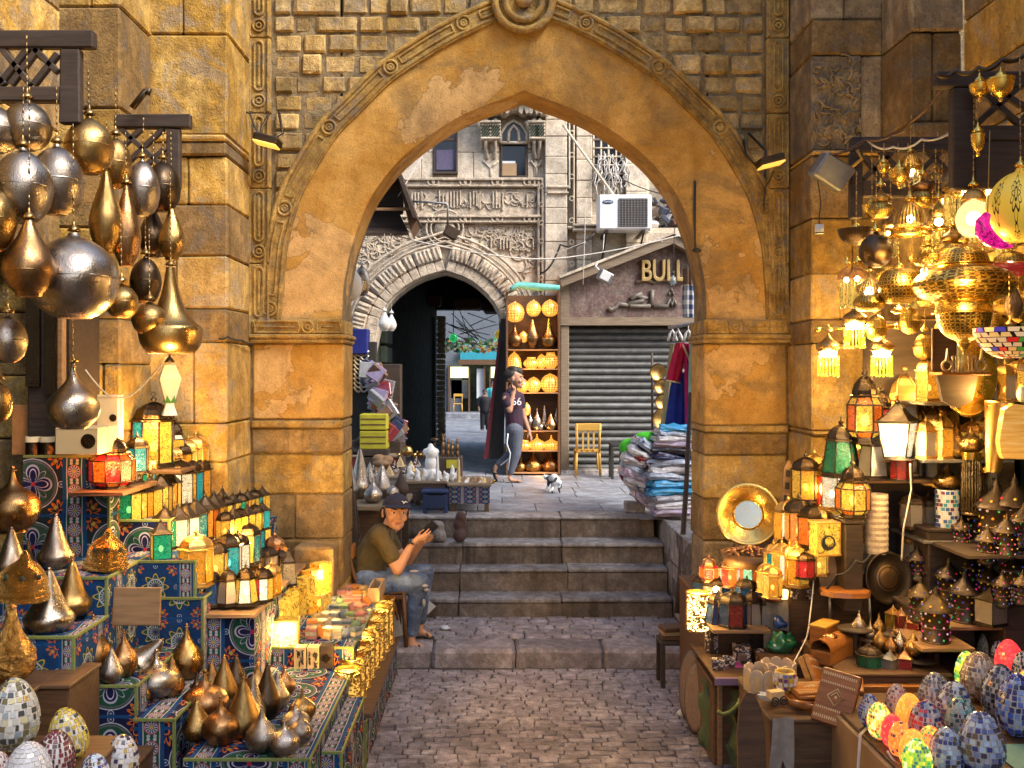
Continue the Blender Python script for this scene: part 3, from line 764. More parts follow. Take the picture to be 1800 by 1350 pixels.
def arab(name,pa,pb,ya,yb,seed,n,d=FD,parent=None,mat='carved',clear=None):
 rr=random.Random(seed);m=MB();x0,x1,z0,z1=X_(pa,d),X_(pb,d),Z_(yb,d),Z_(ya,d)
 for k in range(n):
  x,z=rr.uniform(x0,x1),rr.uniform(z0,z1)
  if clear and clear(x,z):continue
  a=rr.uniform(0,6.3);g=rr.choice((-1,1))*rr.uniform(.35,.8);pts=[]
  for t in range(7):pts.append((min(max(x,x0),x1),d+.018,min(max(z,z0),z1)));x+=.055*cos(a);z+=.055*sin(a);a+=g
  m.tube(pts,[.014,.016,.017,.017,.016,.014,.01],5)
 return obj(name,m,M[mat],parent or fac,kind='stuff')
m=MB();fbox(m,560,946,331,378,-.0,.1);obj("inscription_panel",m,M['carved'],fac)
script_band("inscription",566,942,334,375,3,.8);script_band("inscription",566,942,338,372,8,.5)
inarch=lambda x,z:(abs(x-C0.x)<2.2 and Vector((x-C0.x,z-C0.z)).length<2.02)or z<fz(560)
arab("arabesque_field",575,945,396,560,5,900,clear=inarch)
script_band("inscription",862,942,418,446,9,.8)
for(ya,yb)in((314,330),(379,393)):
 m=MB();fbox(m,560,956,ya,ya+5,.10,.3);fbox(m,560,954,ya+5,yb-4,.05,.3);fbox(m,560,956,yb-4,yb,.08,.3)
 for k in range(7):
  c=590+56*k;ringm(m,(fx(c),fz((ya+yb)/2)),.05,.016,10,yy=FD-.07);ringm(m,(fx(c+8),fz((ya+yb)/2)),.05,.016,10,yy=FD-.07)
 obj("string_course",m,M['carved'],fac)
m=MB();fbox(m,944,949,316,560,.08);fbox(m,951,957,316,560,.11)
for y_ in range(330,560,32):ringm(m,(fx(951),fz(y_)),.036,.010,10,yy=FD-.112)
obj("vertical_moulding",m,M['carved'],fac)
for(pa,pb,rows)in((560,945,[(-60,20),(20,72),(72,120),(120,180),(180,222),(222,268),(268,314)]),):
 for ya,yb in rows:
  x=pa
  while x<pb:
   w=R.choice((46,60,74));e=min(x+w,pb)
   if not((x<803 and e>762 and yb>245)or(e>878 and x<927 and yb>185)):
    m=MB();fbox(m,x+.2,e-.2,ya+.2,yb-.2,R.uniform(0,.015),.1,.012);obj("ashlar",m,M['facade'],fac)
   else:
    for a,b in((x,min(e,762 if e<=860 else 878)),(max(x,803 if x<860 else 927),e)):
     if b-a>5:m=MB();fbox(m,a+.2,b-.2,ya+.2,yb-.2,R.uniform(0,.012),.1,.012);obj("ashlar",m,M['facade'],fac)
   x=e
for pa,pb,pr,h in((957,996,.14,31),(1012,1040,.10,36),(1098,1136,.12,42),(1040,1098,.0,50)):
 y_=-60
 while y_<500:
  e=y_+h*R.uniform(.85,1.2)
  if not(pa==1040 and e>230 and y_<325):m=MB();fbox(m,pa+.2,pb-.2,y_,e-.4,pr+R.uniform(0,.015),.1,.012);obj("ashlar",m,M['facade'],fac)
  elif pa==1040 and y_<230:m=MB();fbox(m,pa+.2,pb-.2,y_,229,.0,.1,.012);obj("ashlar",m,M['facade'],fac)
  y_=e
m=MB();fbox(m,998,1001,-40,335,.16);fbox(m,1006,1009,-40,405,.14);fbox(m,961,998,330,334,.20);fbox(m,961,998,341,344,.20);fbox(m,996,1010,400,404,.16);fbox(m,1005,1060,396,400,.18);fbox(m,1005,1140,405,409,.2)
for y_ in range(200,470,38):ringm(m,(fx(1003.5),fz(y_)),.036,.010,10,yy=FD-.145)
obj("frame_moulding",m,M['facade'],fac)
m=MB();fbox(m,1040,1190,408,500,.02,.2);obj("lower_wall",m,M['facade'],fac)
for pa,pb in((845,880),(929,957)):
 m=MB();fbox(m,pa,pb,222,250,.22,.2,.01);fbox(m,pa-3,pb,219,223,.27,.2);fbox(m,pa,pb,247,251,.25,.2)
 m.tube([(fx(pa-4),FD-.25,fz(222)),(fx(pa),FD-.02,fz(232)),(fx(pa+2),FD-.05,fz(262))],.03,5)
 for c in(pa+9,pb-9):
  m.tube([(fx(c),FD-.2,fz(252)),(fx(c),FD-.06,fz(262)),(fx(c+(3 if c<(pa+pb)/2 else-3)),FD-.03,fz(280))],.03,5)
  m.prism([(fx(c-8),fz(222)),(fx(c),fz(214)),(fx(c+8),fz(222))],FD-.24,FD-.1)
 m.tube([(fx(pa+4),FD-.02,fz(283)),(fx((pa+pb)/2),FD-.02,fz(296)),(fx((pa+pb)/2),FD-.02,fz(312))],.018,5)
 m.tube([(fx(pb-4),FD-.02,fz(283)),(fx((pa+pb)/2),FD-.02,fz(296))],.018,5)
 obj("oriel_bracket",m,M['facade'],fac)
 m=MB()
 for c in(pa+9,pb-9):
  for i in range(-3,4):
   for j in range(-3,4):
    if(i+j)%2==0:m.box(fx(c)+i*.02-.013,fx(c)+i*.02+.013,FD-.232,FD-.22,fz(237)+j*.027-.015,fz(237)+j*.027+.015,rot=(0,pi/4,0),c=(fx(c)+i*.02,FD-.23,fz(237)+j*.027))
 obj("screen_holes",m,M['shade_wall'],fac,kind='stuff')
for row,(yy,pr,wd)in enumerate(((205,.34,18),(188,.44,21),(170,.54,24),(150,.64,27))):
 for k in range(-3,4):
  if row==0 and k==0:continue
  c=903+k*wd*.95;m=MB()
  poly=[(fx(c-wd/2),fz(yy-14)),(fx(c+wd/2),fz(yy-14)),(fx(c+wd/2),fz(yy+2)),(fx(c+wd*.2),fz(yy+5)),(fx(c),fz(yy-6)),(fx(c-wd*.2),fz(yy+5)),(fx(c-wd/2),fz(yy+2))]
  m.prism(poly,FD-pr,FD-pr+.2);m.prism([(fx(c-wd*.25),fz(yy+4)),(fx(c+wd*.25),fz(yy+4)),(fx(c),fz(yy-9))],FD-pr+.1,FD+.0);obj("muqarnas_cell",m,M['facade'],fac)
 m=MB();fbox(m,903-wd*3.6,903+wd*3.6,yy-16,yy-3,pr-.08,.2);obj("muqarnas_shelf",m,M['facade'],fac)
def window(pa,pb,ya,yb,cols,rows,arch=False,boards=False):
 m=MB();dw=FD+.06;t=3
 fbox(m,pa,pa+t,ya,yb,.04,.1,.005);fbox(m,pb-t,pb,ya,yb,.04,.1,.005);fbox(m,pa,pb,ya,ya+t,.05,.1,.005);fbox(m,pa-1,pb+1,yb-t,yb+1,.07,.1,.005)
 w=obj("window",m,M['darkwood'],fac)
 m=MB();fbox(m,pa+t,pb-t,ya+t,yb-t,-.02,.06,0);obj("pane",m,M['night'],w)
 for i in range(1,cols):
  x=pa+(pb-pa)*i/cols;m=MB();fbox(m,x-.8,x+.8,ya+t,yb-t,-.01,.04,0);obj("glazing_bar",m,M['darkwood'],w)
 for i in range(1,rows):
  y_=ya+(yb-ya)*i/rows;m=MB();fbox(m,pa+t,pb-t,y_-1,y_+1,-.01,.04,0);obj("glazing_bar",m,M['darkwood'],w)
 return w
M['night']=plain("dark_window_glass",(.012,.014,.02),.12,(.02,.022,.03),4,.05)
M['purple']=plain("lilac_curtain",(.12,.10,.18),.8,(.08,.07,.12),30,.3)
w=window(762,804,200,306,1,1);m=MB();fbox(m,767,799,263,298,-.012,.03,0);obj("curtain",m,M['purple'],w);m=MB();fbox(m,765,801,242,247,.0,.05,0);obj("transom",m,M['wood'],w)
w=window(880,926,252,313,1,1);m=MB();fbox(m,883,908,287,310,-.0,.03,0);obj("board",m,M['card'],w);m=MB();fbox(m,883,906,283,287,0,.04,0);obj("sill_bar",m,M['whitep'],w)
m=MB();m.prism([(fx(880),fz(253)),(fx(880),fz(236)),(fx(890),fz(222)),(fx(903),fz(214)),(fx(916),fz(222)),(fx(926),fz(236)),(fx(926),fz(253))],FD-.02,FD+.02);obj("arched_light",m,M['night'],w)
m=MB()
for poly in([(880,253),(880,236),(890,221),(903,213),(916,221),(926,236),(926,253)],[(893,252),(895,232),(903,222),(911,232),(913,252)],[(880,252),(926,252)]):
 m.tube([(fx(a),FD-.05,fz(b))for a,b in poly],.028,5)
obj("tracery",m,M['facade'],w)
m=MB();fbox(m,1041,1098,232,322,-.015,.12,0);g_=obj("grille_window",m,M['night'],fac)
for i in range(5):m=MB();m.tube([(fx(1043+i*13.2),FD-.02,fz(232)),(fx(1043+i*13.2),FD-.02,fz(320))],.018,5);obj("grille_bar",m,M['facade'],g_)
for i in range(6):m=MB();m.tube([(fx(1041),FD-.03,fz(246+i*15)),(fx(1098),FD-.03,fz(246+i*15))],.016,5);obj("grille_bar",m,M['facade'],g_)
m=MB();fbox(m,1041,1098,322,352,.0,.1,.01);ringm(m,(fx(1073),fz(340)),.12,.02,14,yy=FD-.01);obj("apron_panel",m,M['carved'],g_)
rr=random.Random(5);m=MB()
for k in range(26):
 x=rr.uniform(1048,1096);y_=rr.uniform(268,300);pts=[]
 for t in range(7):pts.append((fx(x),FD-.12-rr.uniform(0,.12),fz(y_)));x+=rr.uniform(-6,6);y_+=rr.uniform(2,14)
 m.tube(pts,.009,4)
tag(obj("cable_tangle",m,M['cable']),"tangle of pale cables hanging over the barred window","cables")
ac=thing("air_conditioner","white outdoor air conditioner unit mounted high on the pale facade","air conditioner",(fx(1088),FD-.55,fz(419)))
wx,hz=X_(1134,FD-.75)-X_(1041,FD-.75),Z_(354,FD-.75)-Z_(419,FD-.75)
m=MB();m.box(-wx/2,wx/2,-.2,.2,.03,hz,.02);obj("casing",m,M['whitep'],ac)
m=MB();m.box(-wx*.13,wx*.42,-.212,-.19,.07,hz-.06,.004);obj("grille_recess",m,M['darkwood'],ac)
for i in range(10):m=MB();x=-wx*.12+i*wx*.058;m.box(x,x+.006,-.222,-.212,.07,hz-.06);obj("grille_fin",m,M['steel'],ac)
for i in range(12):m=MB();z=.08+i*(hz-.16)/11;m.box(-wx*.13,wx*.42,-.218,-.213,z,z+.004);obj("grille_fin",m,M['steel'],ac)
m=MB();m.ell((-wx*.33,-.205,hz*.8),(.085,.01,.032),14);obj("badge",m,plain("badge_blue",(.02,.05,.14),.4),ac)
def text(body,size,mat,parent,loc,rot=(pi/2,0,0),ext=.002,name="lettering",align='CENTER',scl=None,bevel=0,label=None):
 cu=bpy.data.curves.new(name,'FONT');cu.body=body;cu.size=size;cu.extrude=ext;cu.align_x=align;cu.bevel_depth=bevel;cu.resolution_u=3
 cu.materials.append(M[mat]if isinstance(mat,str)else mat);tmp=bpy.data.objects.new(name,cu);COL.objects.link(tmp);bpy.context.view_layer.update();me=bpy.data.meshes.new_from_object(tmp.evaluated_get(bpy.context.evaluated_depsgraph_get()));bpy.data.objects.remove(tmp);return link(bpy.data.objects.new(name,me),parent,loc,rot,scl)
text("Carrier",.042,'whitep',ac,(-wx*.33,-.217,hz*.8-.013),name="badge_lettering")
m=MB()
for x in(-wx*.35,wx*.35):m.box(x-.02,x+.02,-.22,.56,-.02,.02);m.tube([(x,-.2,-.01),(x,.54,-.4)],.015,5)
obj("bracket",m,M['iron'],ac)
m=MB();m.box(fx(1142),fx(1232),FD+.6,FD+1.0,fz(405),11.5);tag(obj("neighbour_wall",m,M['facade']),"plain pale wall rising behind the shop roof on the right","wall")
m=MB();rr=random.Random(9)
for k in range(60):
 x,y_=rr.uniform(1142,1205),rr.uniform(345,405);c=Vector((fx(x),FD+rr.uniform(.1,.5),fz(y_)));s_=rr.uniform(.03,.12)
 m.box(c.x-s_,c.x+s_,c.y-s_*.5,c.y+s_*.5,c.z-s_*.4,c.z+s_*.4,.01,0,(rr.uniform(-1,1),rr.uniform(-1,1),rr.uniform(-1,1)))
obj("roof_rubbish",m,islands("mixed_rubbish",[(.35,.35,.38),(.08,.06,.06),(.2,.14,.1),(.02,.03,.06),(.5,.48,.45),(.12,.05,.04)],.7),None,kind='stuff',label="heap of mixed rubbish and cloth on the shop roof",cat="rubbish")
# ---------------------------------------------------------------- closed shop with shutter and gabled fascia
SD=14.75
sx=lambda px:X_(px,SD)
sz=lambda py:Z_(py,SD)
shop=thing("shuttered_shop","closed shop with grey roller shutter under a purple gabled fascia","shop front")
M['fascia']=stone("fascia_marble",(.15,.095,.085),(.25,.19,.16),(.06,.035,.035),.3,3.0,.9,0,.5)
M['trim']=plain("grey_wood_trim",(.24,.18,.12),.7,(.14,.105,.07),wood=True)
poly=[(985,572),(985,492),(1180,418),(1232,446),(1232,572)]
m=MB();m.prism([(sx(a),sz(b))for a,b in poly],SD,SD+.4);obj("fascia_panel",m,M['fascia'],shop)
m=MB();m.prism([(sx(a),sz(b))for a,b in[(985,558),(1232,558),(1232,572),(985,572)]],SD-.06,SD);m.prism([(sx(a),sz(b))for a,b in[(985,488),(1000,500),(1000,558),(985,558)]],SD-.06,SD)
obj("fascia_frame",m,M['trim'],shop)
m=MB();m.prism([(sx(a),sz(b))for a,b in[(982,490),(1180,414),(1236,446),(1236,462),(1180,431),(986,506)]],SD-.22,SD+.3);obj("gable_roof",m,M['trim'],shop)
m=MB();m.prism([(sx(a),sz(b))for a,b in[(980,488),(1180,411),(1238,443),(1236,446),(1180,415),(982,492)]],SD-.26,SD+.3);obj("roof_sheet",m,M['facade'],shop)
m=MB();m.box(sx(985),sx(1000),SD-.03,SD+.4,.99,sz(572),.01);obj("door_post",m,M['trim'],shop)
m=MB();m.box(sx(1000),sx(1232),SD+.25,SD+.4,.99,sz(572));obj("shutter_housing",m,M['shade_wall'],shop)
M['shutter']=plain("galvanised_shutter",(.17,.175,.17),.5,(.10,.10,.095),7,.2,.5,vary=.18)
y_=574;k=0
while y_<826:
 m=MB();z0,z1=sz(y_+11.6),sz(y_);n=5;vs=[]
 for j in range(n+1):
  t=j/n;vs+=[(sx(1001),SD+.22-.035*sin(pi*t)+(.01 if j in(0,n)else 0),z0+(z1-z0)*t),(sx(1230),SD+.22-.035*sin(pi*t)+(.01 if j in(0,n)else 0),z0+(z1-z0)*t)]
 m.add(vs,[(2*j,2*j+1,2*j+3,2*j+2)for j in range(n)],True);obj("shutter_slat",m,M['shutter'],shop);y_+=12.2;k+=1
m=MB();m.box(sx(985),sx(1232),SD-.1,SD+.3,.98,1.06,.01);obj("threshold",m,M['step'],shop)
text("BULL",.50,plain("aged_gold_letter",(.42,.30,.12),.4,(.3,.2,.08),metallic=.3),shop,(sx(1164),SD-.05,sz(494)),(pi/2,0,0),.03,bevel=.012,scl=(.60,.9,1))
m=MB();m.tube([(sx(1118),SD-.02,sz(497)),(sx(1135),SD-.02,sz(492)),(sx(1150),SD-.02,sz(497)),(sx(1165),SD-.02,sz(492)),(sx(1185),SD-.02,sz(497)),(sx(1205),SD-.02,sz(492))],.03,6);obj("letter_shelf",m,M['trim'],shop)
AR=islands("bronze_letter",[(.10,.08,.06)],.5)
for pts in([(1188,538),(1184,526),(1181,538),(1177,528),(1173,538),(1148,538)],[(1146,510),(1145,538)],[(1143,538),(1108,539),(1104,534),(1130,529),(1137,525),(1120,521),(1108,525),(1128,516)],[(1104,537),(1088,534),(1083,540),(1074,546),(1069,541)],[(1175,517),(1177,517)],[(1182,517),(1184,517)],[(1179,511),(1181,511)]):
 m=MB();m.tube([(sx(a),SD-.03,sz(b))for a,b in pts],.034,6);obj("raised_letter",m,AR,shop)
# ---------------------------------------------------------------- vaulted passage behind the arch and the far street
vp=thing("passage","dark covered passage behind the carved arch leading to the next street","passage")
m=MB();a,b=X_(655,FD),X_(768,21);
m.prism([(0,0)],0,0)if False else None
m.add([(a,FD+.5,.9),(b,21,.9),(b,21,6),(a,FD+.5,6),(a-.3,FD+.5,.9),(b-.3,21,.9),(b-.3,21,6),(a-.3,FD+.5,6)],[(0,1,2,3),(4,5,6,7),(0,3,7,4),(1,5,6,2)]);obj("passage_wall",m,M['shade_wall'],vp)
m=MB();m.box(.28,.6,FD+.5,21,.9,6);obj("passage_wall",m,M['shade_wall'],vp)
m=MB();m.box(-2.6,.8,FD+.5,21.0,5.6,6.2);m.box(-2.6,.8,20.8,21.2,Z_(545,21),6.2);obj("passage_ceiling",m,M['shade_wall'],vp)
m=MB()
for k in range(8):
 z=1.1+k*.32;m.box(a+.02,a+.14,FD+.7,FD+3.2,z,z+.28,.02)
obj("old_door_leaf",m,plain("green_black_door",(.03,.045,.03),.6,(.02,.03,.02)),vp)
m=MB();yb=X_(770,20.7)
for k in range(24):
 z=1.0+k*.115;m=MB();m.box(yb-.02,yb+.16,20.6,20.9,z,z+.105,.012,.004);obj("brick",m,M['facade'],vp)
for(x0,z0,w,c)in((700,530,38,(.10,.035,.03)),(745,522,30,(.13,.04,.03)),(800,528,45,(.20,.10,.05)),(850,533,40,(.14,.07,.05))):
 m=MB();m.box(X_(x0,20),X_(x0+w,20),20.0,20.5,Z_(z0+16,20),Z_(z0-4,20),.04,.03);tag(obj("hanging_bundle",m,plain("bundle",c,.9)),"dusky hanging bundle under the passage ceiling, %s"%{700:"farthest left",745:"reddish",800:"brownish",850:"nearest the lit lamp rack"}[x0],"bundle","bundles hung in the passage")
FS=34.0
far=thing("far_shop","brightly lit shop front with turquoise fascia in the far street","shop front")
def qb(name,pa,pb,ya,yb,mat,d=FS,dp=.3,par=far):
 m=MB();m.box(X_(pa,d),X_(pb,d),d,d+dp,Z_(yb,d),Z_(ya,d));return obj(name,m,mat,par)
TUR=plain("turquoise_board",(.03,.28,.36),.5);CRM=plain("pale_blue_wall",(.13,.15,.18),.8)
qb("wall",730,960,380,612,CRM,FS+.3);qb("wall",730,812,612,735,CRM,FS+.3)
qb("fascia",809,960,613,632,TUR,FS-.1);qb("cornice",806,960,632,641,M['wood'],FS-.15)
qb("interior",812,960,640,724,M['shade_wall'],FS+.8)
qb("window",792,823,645,664,emis("shop_light",(.9,.95,.45),1.2),FS,.05);qb("window",862,900,645,664,emis("shop_light_two",(.9,.95,.45),1.2),FS,.05)
for x in(788,823,850,860,884):qb("post",x,x+3,641,724,M['wood'],FS-.05)
qb("white_door",838,850,648,700,M['whitep'],FS+.1,.05);qb("counter",793,822,668,700,M['steel'],FS+.3)
m=MB();m.box(-8,8,FS-1.2,FS+.3,.8,Z_(724,FS),.02);obj("far_pavement",m,M['paver'],kind='structure')
for(x,y_,r_,c,nm)in((797,594,8,(.02,.45,.12),"green glass ball lamp, the left of two hanging in the far street"),(878,588,9,(.45,.32,.03),"yellow glass ball lamp, the right of two hanging in the far street"),(778,634,6,(.6,.65,.7),"pale glass ball lamp hanging by the far shop corner")):
 m=MB();p=P(x,y_,22);m.ell(p,r_*22/F,14);o=obj("ball_lamp",m,glass("ball_glass",c,.5,.2));tag(o,nm,"lamp");m=MB();m.tube([p,p+Vector((0,0,.9))],.01,4);obj("cord",m,M['rope'],o)
m=MB();rr=random.Random(4)
for k in range(240):
 p=P(rr.uniform(772,885),rr.uniform(596,618),rr.uniform(22,24));s_=rr.uniform(.012,.045);m.box(p.x-s_,p.x+s_,p.y-.02,p.y+.02,p.z-s_*1.4,p.z+s_*1.4,0,0,(0,rr.uniform(0,3),0))
obj("hanging_trinkets",m,islands("trinket_colours",[(.5,.55,.55),(.03,.35,.1),(.3,.5,.45),(.5,.2,.05),(.05,.08,.07),(.4,.38,.1),(.03,.05,.04)],.4),None,kind='stuff',label="dense curtain of green and white glass trinkets strung overhead",cat="trinkets")
m=MB()
for k in range(14):m.tube([P(rr.uniform(765,830),rr.uniform(540,600),22),P(rr.uniform(830,890),rr.uniform(545,610),22.5)],.012,4)
tag(obj("overhead_cables",m,M['rope']),"dark web of cables crossing the far street","cables")
def simple_chair(px,pyb,d,hpx,mat,label):
 s=hpx*d/F;t=thing("chair",label,"chair",P(px,pyb,d),scl=s)
 m=MB();m.box(-.24,.24,-.22,.22,.44,.48,.015);obj("seat",m,mat,t)
 for a in(-.21,.21):
  for b in(-.19,.19):m=MB();m.tube([(a*1.1,b*1.1,0),(a,b,.45)],.025,6);obj("leg",m,mat,t)
  m=MB();m.tube([(a,.2,.45),(a*1.02,.25,.98)],.024,6);obj("back_post",m,mat,t)
 m=MB();m.box(-.25,.25,.215,.26,.84,.99,.02);obj("top_rail",m,mat,t)
 return t
simple_chair(805,725,32,33,M['yellowwood'],"small pale wooden chair standing far off in the next street")
def far_person(px,ytop,ybot,d,top,leg,label,sk=(.2,.11,.07)):
 s=(ybot-ytop)*d/F;t=thing("person",label,"person",P(px,ybot,d),scl=s)
 m=MB();m.limb([(0,0,.80),(0,0,.86)],[.03,.032]).ell((0,0,.925),(.055,.06,.072),12);m.limb([(-.12,0,.76),(-.15,-.02,.60),(-.13,-.08,.47)],[.035,.03,.022]);m.limb([(.12,0,.76),(.15,-.02,.60),(.12,-.08,.47)],[.035,.03,.022])
 m.limb([(-.05,0,.5),(-.06,0,.03)],[.06,.035]);m.limb([(.05,0,.5),(.07,.03,.03)],[.06,.035]);m.limb([(0,0,.5),(0,0,.78)],[.09,.1]);m.limb([(-.06,0,.02),(-.065,-.07,.015)],[.025,.02]);m.limb([(.07,.03,.02),(.075,-.04,.015)],[.025,.02])
 o=obj("body",m,plain("far_skin",sk,.6),t);remesh(o,.012)
 m=MB();m.limb([(-.11,0,.77),(0,0,.79),(.11,0,.77)],[.05,.06,.05]);m.limb([(0,0,.5),(0,0,.74)],[.105,.125]);m.limb([(-.12,0,.77),(-.152,-.02,.60)],[.05,.04]);m.limb([(.12,0,.77),(.152,-.02,.60)],[.05,.04]);o=obj("shirt",m,plain("far_shirt",top,.8),t);remesh(o,.012)
 m=MB();m.limb([(-.05,0,.5),(-.06,0,.05)],[.07,.048]);m.limb([(.05,0,.5),(.07,.03,.05)],[.07,.048]);m.limb([(-.03,0,.5),(.03,0,.5)],[.09,.09]);o=obj("trousers",m,plain("far_trousers",leg,.8),t);remesh(o,.012)
 m=MB();m.ell((0,.008,.945),(.06,.064,.062),12);obj("hair",m,M['hair'],t);return t
def remesh(o,vs,smooth=3):
 r=o.modifiers.new("remesh",'REMESH');r.mode='VOXEL';r.voxel_size=vs;r.use_smooth_shade=True
 if smooth:s=o.modifiers.new("smooth",'SMOOTH');s.iterations=smooth;s.factor=.6
far_person(852,684,757,25.0,(.02,.018,.025),(.012,.012,.015),"person in black clothes walking away in the far street")
far_person(866,670,738,31.0,(.05,.40,.42),(.03,.03,.05),"person in a turquoise shirt by the far shop door")
# ---------------------------------------------------------------- wooden awning box, pipe lamp, wires in front of the facade
aw=thing("wooden_canopy","dark wooden canopy hanging over the goods left of the arch opening","canopy")
d=11.6;PP=lambda a,b,dd=0:tuple(P(a,b,d+dd))
m=MB();a1=[P(560,410,d),P(718,408,d),P(696,362,d+.6),P(560,362,d+.6)]
m.add([tuple(p)for p in a1]+[tuple(p+Vector((0,0,-.04)))for p in a1],[(0,1,2,3),(7,6,5,4),(0,4,5,1),(1,5,6,2),(2,6,7,3),(3,7,4,0)]);obj("panel",m,M['darkwood'],aw)
m=MB();m.box(X_(560,d),X_(700,d),d+.6,d+.66,Z_(362,d),Z_(295,d),.01);obj("back_board",m,M['darkwood'],aw)
m=MB();m.prism([(X_(698,d),Z_(305,d)),(X_(705,d),Z_(305,d)),(X_(733,d),Z_(386,d)),(X_(722,d),Z_(408,d))],d-.02,d+.55);obj("end_board",m,M['wood'],aw)
m=MB();m.prism([(X_(600,d),Z_(288,d)),(X_(702,d),Z_(296,d)),(X_(735,d),Z_(387,d)),(X_(728,d),Z_(387,d)),(X_(698,d),Z_(303,d)),(X_(600,d),Z_(296,d))],d-.2,d+.7);obj("top_board",m,M['darkwood'],aw)
m=MB();m.box(X_(660,d),X_(722,d),d-.05,d+.0,Z_(371,d),Z_(366,d));obj("batten",m,M['palewood'],aw)
pl_=thing("floodlight","black floodlight on a bent pipe in front of the carved band","floodlight")
m=MB();dd=12.2;m.tube([P(716,353,dd),P(786,358,dd),P(787,362,dd),P(787,396,dd)],.014,6);obj("pipe",m,M['steel'],pl_)
c=P(793,409,dd)
m=MB();m.box(c.x-.09,c.x+.09,c.y-.06,c.y+.06,c.z-.07,c.z+.07,.01,0,(0,.5,.2));obj("housing",m,M['iron'],pl_)
m=MB();m.tube([P(784,396,dd),P(784,404,dd)],.01,5);m.tube([P(790,396,dd),P(791,404,dd)],.01,5);obj("yoke",m,M['iron'],pl_)
def wire(name,pts,r,mat,label,sag=0):
 m=MB();out_=[]
 for a,b in zip(pts,pts[1:]):
  for k in range(8):t=k/8;q=Vector(a).lerp(Vector(b),t);q.z-=sag*4*t*(1-t);out_.append(q)
 out_.append(Vector(pts[-1]));m.tube(out_,r,5);return tag(obj(name,m,M[mat]),label,"cable")
wire("cable",[P(676,409,12),P(880,450,12.3),P(1000,452,12.8),P(1200,412,13.2)],.008,'cable',"white cable slung across the facade from the canopy to the shop roof",.03)
wire("cable",[P(757,250,12),P(700,345,11.8)],.006,'cable',"thin white cable dropping from the arch to the canopy",0)
wire("cable",[P(990,220,14.9),P(1085,352,14.6)],.02,'facade',"thick grey conduit slanting down to the air conditioner",0)
wire("cable",[P(950,480,14.6),P(985,430,14.5),P(1045,410,14.4)],.016,'rope',"dark drooping cable left of the shop gable",.1)
wire("cable",[P(1100,318,14.6),P(1200,345,14),P(1225,330,13)],.008,'rope',"black wire sagging from the barred window to the right",.05)
for i,(x0,y0,x1,y1)in enumerate(((1030,350,1025,500),(1062,412,1060,440),(1136,405,1165,425),(960,452,1030,425))):
 wire("cable",[P(x0,y0,14.3),P(x1,y1,14.2)],.006,'cable',["thin vertical wire falling beside the shop gable","short wire end under the air conditioner","thin wire from the air conditioner to the gable ridge","thin wire crossing the pilaster foot"][i])
hl=thing("floodlight","silver floodlight hanging from the gable edge of the shop","floodlight")
c=P(1063,486,13.8);m=MB();m.box(c.x-.10,c.x+.10,c.y-.09,c.y+.05,c.z-.08,c.z+.08,.015,0,(.3,.4,.3));obj("housing",m,M['steel'],hl)
m=MB();m.tube([P(1050,462,14.3),P(1047,468,13.9),P(1056,478,13.8)],.014,5);obj("arm",m,M['whitep'],hl)
m=MB();m.box(c.x-.07,c.x+.07,c.y-.105,c.y-.085,c.z-.06,c.z+.06,0,0,(.3,.4,.3));obj("lens",m,M['whitep'],hl)
bl=thing("light_bulb","bare unlit glass bulb hanging before the gold letters","light bulb");c=P(1183,494,12.5)
m=MB();m.lathe([(.0,-.06),(.03,-.055),(.045,-.02),(.04,.02),(.02,.05),(.018,.08)],14,Matrix.Translation(c));obj("glass_bulb",m,glass("clear_bulb",(.6,.7,.75),0,.7),bl)
m=MB();m.tube([c+Vector((0,0,.08)),c+Vector((0,0,.13))],.02,8);m.tube([c+Vector((0,0,.12)),c+Vector((.02,0,.7))],.005,4);obj("socket",m,M['rope'],bl)
